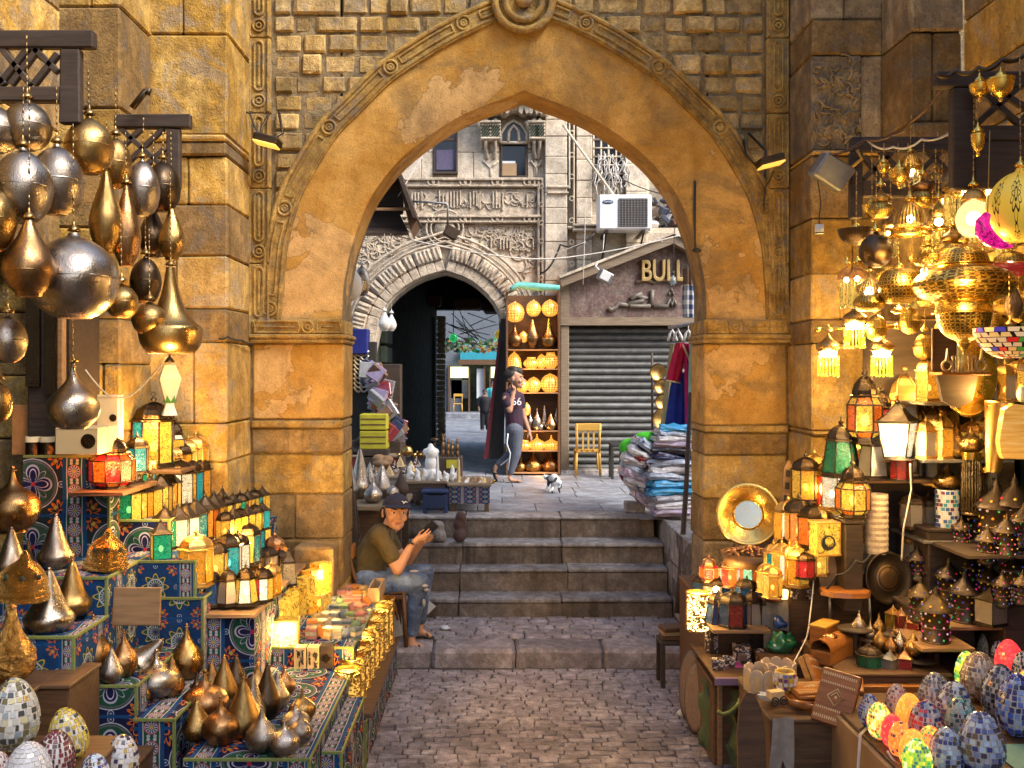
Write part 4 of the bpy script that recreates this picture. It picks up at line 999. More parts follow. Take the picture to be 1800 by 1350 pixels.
# ---------------------------------------------------------------- kit of small goods
PROF={'onion':[(0,0),(.42,0),(.5,.015),(.66,.05),(.9,.16),(1,.31),(.94,.42),(.76,.53),(.5,.63),(.29,.73),(.17,.83),(.10,.92),(.07,.955),(.11,.97),(.05,.985),(0,1)],'tear':[(0,0),(.5,0),(.56,.01),(.82,.1),(1,.25),(.96,.36),(.8,.48),(.56,.64),(.34,.79),(.18,.92),(.09,.955),(.11,.975),(0,1)],'cone':[(0,0),(.55,0),(.62,.01),(.86,.08),(1,.2),(.99,.26),(.80,.36),(.60,.52),(.41,.70),(.24,.87),(.14,.96),(0,1)],'squat':[(0,0),(.4,0),(.46,.02),(.76,.12),(.97,.29),(1,.38),(.92,.5),(.68,.61),(.38,.69),(.2,.77),(.11,.87),(.06,.96),(0,1)],'ball':[(0,.02),(.34,.0),(.4,.015),(.62,.07),(.86,.2),(.99,.40),(.98,.52),(.88,.68),(.66,.82),(.40,.91),(.2,.95),(.12,.975),(.12,1)],'drop':[(.0,.02),(.44,0),(.5,.04),(.8,.15),(1,.33),(.95,.46),(.72,.63),(.45,.79),(.25,.93),(.17,1)],'flare':[(0,.02),(.6,0),(.78,.03),(.95,.12),(1,.24),(1,.30),(.97,.31),(.74,.37),(.52,.48),(.34,.64),(.22,.8),(.14,1)],'bell':[(1,0),(1.02,.10),(.94,.13),(.96,.2),(.9,.26),(.9,.36),(.8,.52),(.58,.66),(.32,.76),(.2,.82),(.16,.9),(.05,.97),(0,1)],'dome':[(1,0),(1.04,.03),(1,.1),(.98,.3),(.86,.55),(.62,.75),(.34,.87),(.16,.93),(.1,1)],'tulip':[(0,0),(.5,0),(.2,.06),(.16,.12),(.5,.2),(.98,.38),(1,.5),(.96,.52),(.7,.6),(.36,.72),(.15,.88),(.10,.97),(0,1)],'saucer':[(.0,.0),(.2,.02),(.55,.12),(.9,.32),(1,.5),(.9,.68),(.62,.84),(.55,.88),(.55,1)],'bowl':[(0,0),(.25,0),(.3,.06),(.62,.2),(.88,.5),(1,.95),(1.03,1),(.97,.98),(.84,.5),(.58,.25),(0,.12)],}
VM={}
def vmesh(kind,n=28):
 if(kind,n)not in VM:
  m=MB();pr=dense(PROF[kind],34);pr=[(max(a,0),b)for a,b in pr];m.lathe(pr,n);m.v=[tuple(Vector((v[0],v[1],0))*(1+.045*noise.noise(Vector((v[0]*1.6,v[1]*1.6,v[2]*3+len(VM)))))+Vector((0,0,v[2])))for v in m.v];VM[(kind,n)]=m.mesh(kind)
 return VM[(kind,n)]
def with_mat(me,mat):
 key=(me.name,mat.name)
 if key not in VM:c=me.copy();c.materials.clear();c.materials.append(mat);VM[key]=c
 return VM[key]
def vase(px,yt,yb,wpx,d,kind,mat,label,group,cat="vase",name="metal_vase",tilt=(0,0,0)):
 h=(yb-yt)*d/F;r=wpx*d/F/2
 t=thing(name,label,cat,P(px,yb,d),(*tilt[:2],R.uniform(0,6.2)),group)
 obj("body",with_mat(vmesh(kind),M[mat]),None,t,scl=(r,r,h))
 if kind in('ball','drop'):m=MB();q=.998 if kind=='ball' else .99;f_=.48 if kind=='ball' else .34;m.lathe([(r*q,h*(f_-.012)),(r*(q+.016),h*f_),(r*q,h*(f_+.012))],28);obj("seam",m,M[mat],t)
 if kind in('onion','tear','cone','squat','tulip'):
  m=MB();m.ell((0,0,h*1.0),r*.085,8);m.lathe([(r*.1,h*.955),(r*.16,h*.962),(r*.1,h*.97)],10);obj("knob",m,M[mat],t)
  m=MB();q=r*(.5 if kind!='onion' else .44);m.lathe([(q*.9,0),(q*1.08,.002),(q*1.08,h*.018),(q*.98,h*.03)],20);obj("foot_ring",m,M[mat],t)
 return t
def hang(t,px,yt,d,ytop,mat='chain',cap='vbrass',r=.0045,parent=None):
 """cord with a small bell cap above a hanging thing"""
 o=Vector(t.location);p0=P(px,yt,d)-o;p1=P(px+R.uniform(-3,3),ytop,d+.0)-o
 rz=t.rotation_euler.to_matrix().inverted();p0=rz@p0;p1=rz@p1
 m=MB();L=(p1-p0).length;n=max(2,int(L/.03))
 for k in range(n):a=p0.lerp(p1,k/n);b=p0.lerp(p1,(k+.8)/n);m.tube([a,b],r if k%2 else r*.6,5)
 obj("chain",m,M[mat],t)
 m=MB();m.lathe([(.028,0),(.03,.004),(.022,.018),(.008,.03),(.004,.05)],12,Matrix.Translation(p0+Vector((0,0,.01))));obj("cap",m,M[cap],t)
# ---- lanterns
LAN={}
def lantern_proto(style,n,cols,lit,frame='iron',rad=.24,roof='dome'):
 key=(style,n,cols,lit,frame,rad,roof)
 if key in LAN:return LAN[key]
 t=thing("lantern","proto","lantern");fm=M[frame]
 pn={'straight':[(rad*1.1,.07),(rad*1.1,.66)],'taper':[(rad*1.12,.07),(rad*.82,.60)],'barrel':[(rad*.72,.08),(rad,.16),(rad,.50),(rad*.72,.60)],'flare':[(rad*.72,.07),(rad*1.05,.58)]}[style]
 A=[2*pi*(k+.5)/n for k in range(n)]
 m=MB();b0=pn[0][0]
 m.lathe([(0,0),(b0*1.12,0),(b0*1.12,.025),(b0*1.0,.035),(b0*1.0,pn[0][1]),(0,pn[0][1])],n,Matrix.Rotation(pi/n,4,'Z'),False);obj("base",m,fm,t)
 m=MB()
 for a in A:m.tube([(r*cos(a),r*sin(a),z)for r,z in pn],.013,5)
 for r,z in pn:m.tube([(r*cos(a),r*sin(a),z)for a in A+A[:1]],.013,5,False)
 obj("frame",m,fm,t)
 cm=cos(pi/n)
 for si in range(len(pn)-1):
  (r0,z0),(r1,z1)=pn[si],pn[si+1];vb=MB();q0,q1=r0*cm*.985,r1*cm*.985;w0,w1=r0*sin(pi/n)*.94,r1*sin(pi/n)*.94
  vb.add([(q0,-w0,z0),(q0,w0,z0),(q1,w1,z1),(q1,-w1,z1),(q0-.01,-w0,z0),(q0-.01,w0,z0),(q1-.01,w1,z1),(q1-.01,-w1,z1)],[(0,1,2,3),(7,6,5,4),(0,4,5,1),(2,6,7,3)])
  base_me=vb.mesh("pane")
  for k in range(n):
   c=cols[(k*(1 if len(pn)==2 else 1)+si)%len(cols)];mt=M[('L' if lit else 'U')+c]if c!='s' else M['Us']
   obj("pane",with_mat(base_me,mt),None,t,rot=(0,0,A[k]+pi/n))
 zt,rt=pn[-1][1],pn[-1][0]
 m=MB();RM=Matrix.Rotation(pi/n,4,'Z')
 if roof=='dome':
  m.lathe([(rt*1.16,zt),(rt*1.16,zt+.02),(rt*.95,zt+.035),(rt*.92,zt+.09),(rt*.78,zt+.16),(rt*.5,zt+.215),(rt*.2,zt+.245),(.03,zt+.26)],n,RM,False)
  for a in A:m.tube([(r*cos(a),r*sin(a),z)for r,z in((rt*.96,zt+.03),(rt*.94,zt+.09),(rt*.80,zt+.16),(rt*.52,zt+.217),(.03,zt+.262))],.010,4)
 elif roof=='cone':
  m.lathe([(rt*1.2,zt),(rt*1.2,zt+.02),(rt*1.0,zt+.03),(rt*.62,zt+.11),(rt*.34,zt+.2),(.03,zt+.28)],n,RM,False)
  for a in A:m.tube([(r*cos(a),r*sin(a),z)for r,z in((rt*1.02,zt+.028),(rt*.63,zt+.11),(rt*.35,zt+.2),(.03,zt+.28))],.010,4)
 else:
  m.lathe([(rt*1.3,zt),(rt*1.32,zt+.015),(rt*.9,zt+.05),(rt*.5,zt+.12),(rt*.42,zt+.17),(rt*.2,zt+.22),(.03,zt+.27)],16 if n>4 else 4,RM if n>4 else Matrix.Rotation(pi/4,4,'Z'),False)
 obj("roof",m,M['pierced_dark']if(lit and roof=='dome' and frame=='iron')else fm,t)
 m=MB();z=zt+.26
 m.lathe([(.03,z-.01),(.035,z),(.02,z+.012),(.045,z+.035),(.045,z+.05),(.02,z+.07),(.012,z+.085),(.0,z+.1)],8)
 m.tube([(.028*cos(a),0,z+.115+.028*sin(a))for a in[2*pi*k/8 for k in range(9)]],.006,4,False);obj("finial",m,fm,t)
 if lit:
  m=MB();m.ell((0,0,.30),(.055,.055,.08),8);obj("bulb",m,M['bulb']if 'w' not in cols else M['bulb_white'],t)
 LAN[key]=t;t.location=(0,-60,-20);return t
USED=set()
def lantern(px,yt,yb,d,spec,label,group="lanterns",rot=None):
 """spec: (style, n, colours, lit, frame, radius, roof)"""
 t=lantern_proto(*spec);s=(yb-yt)*d/F/1.02
 rz=R.uniform(0,6)if rot is None else rot
 if t.name not in USED:
  USED.add(t.name);t.location=P(px,yb,d);t.rotation_euler=(0,0,rz);t.scale=(s,s,s);t['label']=label;t['group']=group;return t
 return dup(t,P(px,yb,d),(0,0,rz),s,label,group)
# ---- mosaic eggs
def egg_meshes(seed):
 rr=random.Random(seed);pr=[];n=22
 for k in range(n+1):
  a=pi*k/n;t=cos(a);pr.append((sin(a)*(1-.16*t-.02),.5+.5*t))
 pr=pr[::-1];body=MB();body.lathe([(max(r,0),z)for r,z in pr],28)
 tiles=MB()
 def pt(u,v,k):
  a=pi*(1-v);t=cos(a);r=sin(a)*(1-.16*t-.02);return Vector((r*k*cos(u),r*k*sin(u),.5+(.5*t)*(1+(k-1))))
 rows=17
 for j in range(rows):
  v0,v1=(j+.09)/rows,(j+.91)/rows;vm=(v0+v1)/2;rad=sin(pi*vm);cnt=max(4,int(34*rad/2*1.25));off=rr.random()
  for i in range(cnt):
   w=2*pi/cnt;u0=(i+off)*w+.09*w;u1=(i+1+off)*w-.09*w
   if rr.random()<.25 and cnt>8:u1-=w*.35
   q=[pt(u0+rr.uniform(0,.06)*w,v0+rr.uniform(-.004,.006),1.045),pt(u1-rr.uniform(0,.08)*w,v0+rr.uniform(-.004,.006),1.045),pt(u1-rr.uniform(0,.08)*w,v1+rr.uniform(-.006,.004),1.045),pt(u0+rr.uniform(0,.08)*w,v1+rr.uniform(-.006,.004),1.045)]
   c=(q[0]+q[1]+q[2]+q[3])/4;ax=Vector((0,0,.5));b=[(p-ax)*.965+ax for p in q]
   tiles.add(q+b,[(0,1,2,3),(0,4,5,1),(1,5,6,2),(2,6,7,3),(3,7,4,0)])
 return body.mesh("egg_body"),tiles.mesh("egg_tiles")
EG=[egg_meshes(s)for s in(1,2,3)]
def egg(cx,cy,rx,ry,d,pal,label,group,lit=0,grout='white',tilt=0,name="mosaic_egg_lamp"):
 h=2*ry*d/F;r=rx*d/F;b,tl=EG[R.randrange(3)]
 t=thing(name,label,"egg lamp",P(cx,cy+ry,d),(0,radians(tilt),R.uniform(0,6)),group)
 key="egg_glass_"+pal+("_lit" if lit else "")
 if key not in M:M[key]=islands(key,EPAL[pal]if lit else[mul(c_,1.1)for c_ in EPAL[pal]],.14,0,lit*.62)
 gk="egg_grout_"+("lit"+pal if lit else "plain")
 if gk not in M:M[gk]=islands(gk,[mul(EPAL[pal][0],1)if lit else(.62,.60,.58)],.6,0,lit*.32)
 obj("shell",with_mat(b,M[gk]),None,t,scl=(r*.985,r*.985,h));obj("mosaic",with_mat(tl,M[key]),None,t,scl=(r,r,h),kind='stuff')
 if lit:
  m=MB();m.lathe([(r*.35,0),(r*.5,.0),(r*.5,.012),(r*.4,.02)],16);obj("base",m,M['whitep'],t)
 return t
EPAL=dict(blue=[(.03,.07,.45),(.015,.02,.18),(.16,.26,.60),(.04,.10,.55),(.35,.42,.65),(.01,.012,.08)],navy=[(.012,.012,.06),(.02,.03,.12),(.05,.06,.10),(.008,.008,.03),(.3,.35,.5)],greyblue=[(.25,.30,.36),(.06,.08,.13),(.14,.17,.26),(.35,.38,.42),(.18,.14,.12),(.03,.04,.07)],ice=[(.50,.66,.80),(.42,.52,.72),(.03,.04,.24),(.14,.09,.06),(.52,.60,.68),(.06,.06,.10),(.2,.25,.5)],teal=[(.06,.30,.30),(.02,.08,.12),(.2,.45,.46),(.05,.12,.15),(.34,.42,.42),(.015,.03,.05)],brown=[(.22,.15,.11),(.10,.07,.05),(.30,.24,.19),(.05,.05,.10),(.35,.30,.27),(.16,.10,.10)],beige=[(.42,.34,.27),(.36,.28,.21),(.46,.40,.34),(.28,.2,.15)],pink=[(.45,.38,.37),(.36,.26,.26),(.10,.05,.08),(.5,.44,.42),(.3,.1,.12)],red=[(.85,.03,.03),(.65,.02,.03),(.95,.10,.05),(.5,.01,.02)],orange=[(1,.36,.03),(.95,.30,.02),(1,.45,.06)],fire=[(1,.45,.04),(.9,.08,.02),(.95,.7,.1),(.4,.02,.02),(1,.25,.03),(.05,.2,.05)],sunny=[(1,.75,.12),(.9,.2,.02),(1,.5,.04),(.1,.05,.02),(.95,.85,.4),(.1,.3,.05)],lime=[(.5,.65,.04),(.9,.75,.05),(.05,.4,.08),(.25,.55,.05),(.02,.15,.1),(.8,.8,.5)],orangecheck=[(1,.25,.02),(.9,.18,.02),(.03,.015,.03),(1,.35,.05)],redblue=[(.35,.02,.04),(.04,.05,.22),(.5,.5,.55),(.45,.05,.06),(.02,.02,.10),(.25,.3,.45)],yellow=[(.50,.38,.03),(.42,.32,.03),(.55,.45,.08),(.38,.3,.05),(.5,.4,.04),(.02,.02,.02)],maroon=[(.12,.008,.02),(.08,.005,.015),(.16,.02,.03),(.05,.004,.01)],whitenavy=[(.50,.52,.55),(.02,.02,.08),(.55,.5,.45),(.4,.3,.08),(.03,.02,.03),(.52,.53,.58),(.5,.5,.55)],mottled=[(.38,.38,.35),(.03,.035,.03),(.45,.40,.2),(.30,.32,.33),(.2,.26,.3),(.42,.42,.38),(.12,.10,.04)],white=[(.52,.54,.6),(.50,.52,.58),(.55,.56,.6),(.46,.48,.55)])
# ---- cloth-covered display steps
def cloth_step(name,label,x0,x1,y0,y1,z0,z1,mat,trim=True,wav=.02,su=0.0,sv=0.0):
 t=thing(name,label,"display step");m=MB();nx,nz=14,8
 def grid(o,u,v,nu,nv,uvo,du,dv):
  o=Vector(o);u=Vector(u);v=Vector(v);vs=[];fs=[];uvs=[];nrm=u.cross(v).normalized()
  for j in range(nv+1):
   for i in range(nu+1):
    q=o+u*(i/nu)+v*(j/nv);e=wav*noise.noise(q*6)*(0 if i in(0,nu)or j in(0,nv)else 1);vs.append(q+nrm*e)
  for j in range(nv):
   for i in range(nu):
    a=j*(nu+1)+i;fs.append((a,a+1,a+nu+2,a+nu+1));uvs.append(tuple((uvo[0]+du*(i+p)/nu,uvo[1]+dv*(j+q)/nv)for p,q in((0,0),(1,0),(1,1),(0,1))))
  m.add(vs,fs,True,uvs)
 W_,D_2,H_=x1-x0,y1-y0,z1-z0
 grid((x0,y0,z0),(W_,0,0),(0,0,H_),nx,nz,(su,sv),W_,H_)
 grid((x0,y0,z1),(W_,0,0),(0,D_2,0),nx,8,(su,sv+H_),W_,D_2)
 grid((x1,y0,z0),(0,D_2,0),(0,0,H_),10,nz,(su+W_,sv),D_2,H_)
 grid((x0,y1,z0),(0,-D_2,0),(0,0,H_),8,nz,(su+.3,sv),D_2,H_)
 obj("cloth",m,M[mat],t)
 m=MB();m.box(x0+.01,x1-.01,y0+.012,y1,z0,z1-.012);obj("box",m,M['darkwood'],t)
 if trim:
  m=MB();m.box(x0,x1,y0-.006,y0+.004,z1-.012,z1+.006,.002);m.box(x1-.004,x1+.006,y0,y1,z1-.012,z1+.006,.002);m.box(x1-.012,x1+.006,y0-.006,y0+.006,z0,z1,.002)
  obj("piping",m,M['piping'],t)
 return t
M['piping']=plain("yellow_green_piping",(.28,.27,.05),.8,(.08,.16,.07),160,.3)
def wood_box(name,label,cat,x0,x1,y0,y1,z0,z1,mat,b=.008,group=None):
 t=thing(name,label,cat,group=group)
 m=MB();m.box(x0+.004,x1-.004,y0+.004,y1,z0,z1-.022,b);obj("carcass",m,M[mat],t)
 m=MB();m.box(x0-.005,x1+.005,y0-.006,y1,z1-.022,z1,.005,.002);obj("top_board",m,M[mat],t);return t
def plank(label,x0,x1,y0,y1,z,mat='palewood',th=.025):
 """a shelf board carried on two brackets from what stands behind it"""
 t=thing("shelf",label,"shelf");m=MB();m.box(x0,x1,y0,y1,z-th,z,.004,.003);obj("board",m,M[mat],t)
 for x in(x0+.04,x1-.07):m=MB();m.prism([(x,z-th),(x+.03,z-th),(x+.03,z-.12),(x,z-.12)],y1-.06,y1-.02);m.box(x,x+.03,y1-.05,y1-.02,z-1.0 if z>1.2 else 0.0,z-th-.12);obj("bracket",m,M['darkwood'],t)
 return t
ORD=["first","second","third","fourth","fifth","sixth","seventh","eighth","ninth","tenth","eleventh","twelfth","thirteenth","fourteenth","fifteenth"]
def point_in(t,energy,col,loc,r=.03):
 l=bpy.data.lights.new("lamp_and_fill_light",'POINT');l.energy=energy;l.color=col;l.shadow_soft_size=r
 o=link(bpy.data.objects.new("lamp_and_fill_light",l),t);o.location=t.rotation_euler.to_matrix().inverted()@(Vector(loc)-Vector(t.location))if loc is not None else(0,0,.3);
 if loc is not None and t.scale[0]!=1:o.location=o.location/t.scale[0]
 return o
WARM=(1,.57,.15)
# ================================================================ LEFT STALL
def lattice(label,d,beams,diag,mat='darkwood',dp=.06):
 t=thing("lattice_frame",label,"wooden lattice")
 for i,(a,b,c,e)in enumerate(beams):
  m=MB();m.box(X_(a,d),X_(b,d),d-.0+.004*i,d+dp+.004*i,Z_(e,d),Z_(c,d),.008,.003);obj("beam",m,M[mat],t)
 for(a,b,c,e)in diag:
  p,q=P(a,b,d+.03),P(c,e,d+.03);m=MB();v=q-p;L=v.length;ang=-math.atan2(v.z,v.x);mid=(p+q)/2
  m.box(mid.x-L/2,mid.x+L/2,d+.01,d+.045,mid.z-.016,mid.z+.016,.004,0,(0,ang,0));obj("slat",m,M[mat],t)
 return t
lattice("nearest dark wooden lattice frame at upper left carrying silver globes",4.9,[(-60,163,52,83),(103,139,84,216),(-60,103,150,177)],[(0,80,55,150),(55,80,0,150),(55,80,103,128),(20,150,70,84),(103,95,60,150),(-40,80,10,150)])
m=lattice("second dark wooden lattice frame behind the brass teardrops on the left",6.1,[(200,334,200,224),(291,315,225,330),(205,290,300,322)],[(212,226,290,296),(288,226,215,296),(212,262,250,226),(250,298,290,262)])
hk=MB();hk.tube([P(232,190,6.0),P(256,160,6.0),P(262,158,6.0),P(258,166,6.0)],.02,6);tag(obj("wall_hook",hk,M['iron']),"short black iron hook jutting from the wall above the lattice","hook")
HG="hammered metal globes and drops hanging on the left"
for(px,yt,yb,w,d,kd,mt,lab,ct)in[(-8,185,268,84,4.75,'ball','vsilver',"silver hanging globe cut by the frame edge beside the lattice",90),(48,176,264,82,4.8,'ball','vsilver',"silver hanging globe directly below the lattice with a bright cap",60),(40,260,392,100,4.5,'ball','vsilver',"large silver hanging globe under the lattice, left of its twin",150),(100,254,378,92,4.75,'ball','vsilver',"large silver hanging globe overlapping another at its left side",150),(-14,325,442,82,4.35,'ball','vbrass',"dark brass hanging globe half out of frame at mid left",200),(157,205,306,84,5.0,'ball','vbrass',"brass hanging globe next to the lattice post with golden underside",120),(203,240,331,56,5.4,'ball','vbrass',"narrow brass globe tucked behind the one at the lattice post",150),(250,280,380,60,5.5,'ball','vsilver',"pale silver globe hanging below the second lattice",205),(286,282,372,62,5.9,'ball','vbronze',"nearly black globe hanging against the second lattice post",230),(186,300,446,56,5.2,'drop','vbrass',"long golden brown teardrop pendant, left one of the pair",210),(222,326,468,50,5.3,'drop','vcopper',"long reddish copper teardrop pendant, right one of the pair",230),(302,366,458,46,5.9,'drop','vbrass',"golden pendant with open bottom hanging by the sandstone wall",230),(268,360,453,48,6.0,'drop','vbronze',"dark embossed pendant hanging behind the golden one",230),(130,410,560,152,4.7,'ball','vsilver',"biggest silver globe of the left cluster",215),(51,388,522,88,4.4,'drop','vcopper',"dark copper bulb pendant in front of the biggest globe",150),(256,450,534,54,5.6,'ball','vbronze',"small dark bronze globe right of the biggest globe",330),(214,499,559,58,5.1,'ball','vbrass',"small brass globe touching the biggest globe low at its right",380),(263,530,589,61,5.3,'ball','vbrass',"small golden globe before the flared lamp",400),(14,553,638,64,4.6,'ball','vsilver',"silver globe hanging at the left edge below the dark copper bulb",300),(128,640,754,88,5.0,'onion','vsilver',"dull silver onion pendant hanging before the cream carton",520),(-2,670,742,44,4.8,'ball','vbrass',"tiny golden globe peeking in at the left edge",540)]:
 t=vase(px,yt,yb,w,d,kd,mt,lab,HG,"hanging lamp","hanging_globe");hang(t,px,yt,d,ct)
t=vase(300,470,622,110,5.4,'flare','vbrass',"flared brass lamp with bowl lit golden from below",HG,"hanging lamp","flared_lamp");hang(t,300,470,5.4,300)
m=MB();h=152*5.4/F;m.lathe([(.0,.012),(.095,.004)],20);obj("glowing_mouth",m,M['bulb_soft'],t)
gl=thing("paper_lantern","green and white faceted lantern hanging under the flared lamp","lantern",P(298,730,5.6));k=5.6/F
rings=[(14,0),(9,15),(8,20),(20,60),(21,64),(11,88),(3,92)]
m=MB();m.lathe([(a*k,b*k)for a,b in rings],6,None,False);obj("shade",m,M['white'],gl)
GR=plain("green_petal",(.10,.34,.06),.6)
for q in range(6):
 a=2*pi*q/6+pi/6
 for(r0,z0,r1,z1,w)in((19.5,62,12.5,40,9),(17,70,8.5,88,3),(9,22,14.5,36,6)):
  m=MB();ca,sa=cos(a),sin(a);e=1.02;c_=cos(pi/6)
  m.add([((r0*c_*e*ca-w*sa)*k,(r0*c_*e*sa+w*ca)*k,z0*k),((r0*c_*e*ca+w*sa)*k,(r0*c_*e*sa-w*ca)*k,z0*k),(r1*c_*(e+.04)*ca*k,r1*c_*(e+.04)*sa*k,z1*k)],[(0,1,2)]);obj("green_petal",m,GR,gl)
hang(gl,298,640,5.6,605,'rope','iron',.004)
wire("cable",[P(150,650,5.5),P(190,695,5.6),P(228,696,5.7),P(262,665,5.7),P(292,628,5.5)],.006,'cable',"pale cable looping between the onion pendant and the flared lamp",.01)
cb=thing("dark_cabinet","dark carved cabinet in shadow behind the silver globes","cabinet")
m=MB();m.box(-3.0,-2.72,6.2,6.66,2.0,3.3,.01);obj("carcass",m,M['darkwood'],cb)
m=MB();m.box(X_(70,6.1),X_(88,6.1),6.17,6.2,2.4,3.2);m.box(X_(35,6.1),X_(60,6.1),6.17,6.2,2.45,3.1);obj("inlaid_panel",m,M['pierced_dark'],cb)
m=MB();m.box(X_(103,6.1),X_(112,6.1),6.08,6.14,2.15,3.0,.004);obj("pale_post",m,M['palewood'],cb)
def carton(label,pa,pb,ya,yb,d,dp,mat,motif=False,rot=0,cat="carton",name="carton"):
 x0,x1,z0,z1=X_(pa,d),X_(pb,d),Z_(yb,d),Z_(ya,d);c=((x0+x1)/2,d+dp/2,z0)
 t=thing(name,label,cat,c,(0,0,rot));w=(x1-x0)/2
 m=MB();m.box(-w,w,-dp/2,dp/2,0,z1-z0,.004);obj("box_body",m,M[mat],t)
 m=MB();m.box(-w,w,-dp/2-.0015,dp/2+.0015,(z1-z0)*.93,(z1-z0)*.94);m.box(-w-.0015,w+.0015,-.004,.004,(z1-z0)*.5,(z1-z0)+.001);obj("tape_seam",m,M['card'],t)
 if motif:
  m=MB();m.lathe([(0,0),(w*.35,0)],16,Matrix.Translation((w*.55,-dp/2-.003,(z1-z0)*.5))@Matrix.Rotation(pi/2,4,'X'));obj("printed_motif",m,M['pierced_dark'],t)
 return t
ORC=plain("orange_card",(.48,.20,.06),.8)
M['orc']=ORC
carton("cream carton with a dark oval motif under the onion pendant",97,172,752,799,5.9,.3,'paper',True)
carton("tall cream carton standing behind the small lanterns",170,207,694,775,6.3,.1,'paper',True)
carton("flat orange board box leaning behind the cream carton",20,84,712,800,6.25,.06,'orc')
for i,px in enumerate((58,84)):
 d=6.2;t=thing("tumbler","white and black lattice cup, %s of the pair on the medallion cloth"%("left" if i==0 else "right"),"cup",P(px,800,d),group="lattice cups")
 m=MB();m.lathe([(.045,0),(.045,.12),(.04,.12),(.04,.0)],18);obj("cup",m,M['paper'],t);m=MB();m.lathe([(.0465,0.0),(.0465,.085)],18);obj("lattice_sleeve",m,M['pierced_dark'],t)
cloth_step("display_step","black cloth box with a big round medallion under the cartons",-3.0,X_(192,6.15),6.15,6.66,1.37,2.01,'cloth1',su=.14,sv=.14)
cloth_step("display_step","low front step in medallion cloth holding the small onion vases",X_(322,4.98),-.955,4.98,6.54,0,.55,'cloth0',su=.33,sv=.02)
cloth_step("display_step","left front step with large green medallion below the silver onion",X_(118,5.2),X_(238,5.2),5.22,6.4,0,.85,'cloth0',su=-.04,sv=.05)
cloth_step("display_step","middle front step carrying the bright silver squat onion",X_(238,5.2)+.002,X_(322,5.3),5.16,6.4,0,.69,'cloth0',su=.33,sv=.09)
T3=cloth_step("display_table","cloth covered table of soapstone candle holders near the seated man",-1.78,-.96,6.55,8.28,0,.68,'cloth0',su=.12,sv=.08)
cloth_step("display_step","narrow step with daisy stripe cloth below the mixed small lanterns",X_(357,6.07),X_(447,6.07),6.07,7.9,0,1.0,'cloth0',trim=False,su=.36,sv=.0)
cloth_step("display_step","step with a framed star print beside the daisy stripe",X_(281,5.98),X_(357,5.98),5.98,6.9,0,1.146,'cloth2',su=.02,sv=.10)
cloth_step("display_step","middle step with blue star prints under the double lantern rows",-2.42,-1.86,6.0,7.28,0,1.37,'cloth2',su=.2,sv=.05)
cloth_step("display_step","dark cloth step reaching back along the banded buttress",-2.0,-1.80,7.24,7.98,0,1.36,'cloth2',False)
cloth_step("display_step","upper green and blue cloth step under the top row of lanterns",-2.56,-2.13,6.33,7.27,1.2,1.575,'cloth0',su=.4)
cloth_step("display_step","dark step at far left carrying pierced brass bells",-3.0,X_(188,5.52),5.52,6.14,0,1.37,'cloth2',su=.1)
cloth_step("display_step","dark step at far left below the tall silver cones",-3.0,X_(130,5.05),5.05,5.5,0,1.16,'cloth2',su=.3)
wood_box("wooden_crate","rough crate at the left edge under the embossed incense burner","crate",-3.0,X_(52,4.7),4.72,5.04,0,.99,'wood')
wood_box("wooden_crate","tan wooden block beside the incense burner foot","crate",X_(56,4.78),X_(119,4.78),4.8,5.18,.0,.99,'wood')
wood_box("wooden_bench","low wooden bench carrying mosaic eggs at lower left","bench",-3.0,X_(168,4.35),4.05,4.7,.0,.78,'wood')
m=wood_box("plank_box","tan plank box at the bottom between the eggs and the cloth","crate",X_(165,4.9),X_(238,4.9),4.85,5.2,0,.55,'wood')
cloth_step("display_step","narrow printed cloth edge right of the low front step",-.952,-.84,5.3,6.2,0,.46,'cloth0',su=.4)
plank("pale shelf edge below the blue paned lanterns",X_(357,6.05),X_(450,6.05),6.03,7.9,1.03)
plank("small shelf holding the red orange lantern",-2.64,-2.30,5.98,6.6,1.80,'wood')
plank("shelf against the wall holding the two tallest coloured lanterns",-2.57,-2.18,6.72,7.27,1.86,'wood')
bd=thing("wooden_board","plain wooden board leaning between the star prints and cones","board",P(238,1100,5.6),(-.12,0,0));s_=5.6/F
m=MB();m.box(-42*s_,42*s_,0,.02,0,66*s_,.004);obj("panel",m,M['palewood'],bd)
VG="hammered metal vases on the left stall";LG="lit fanous lanterns on the left stall"
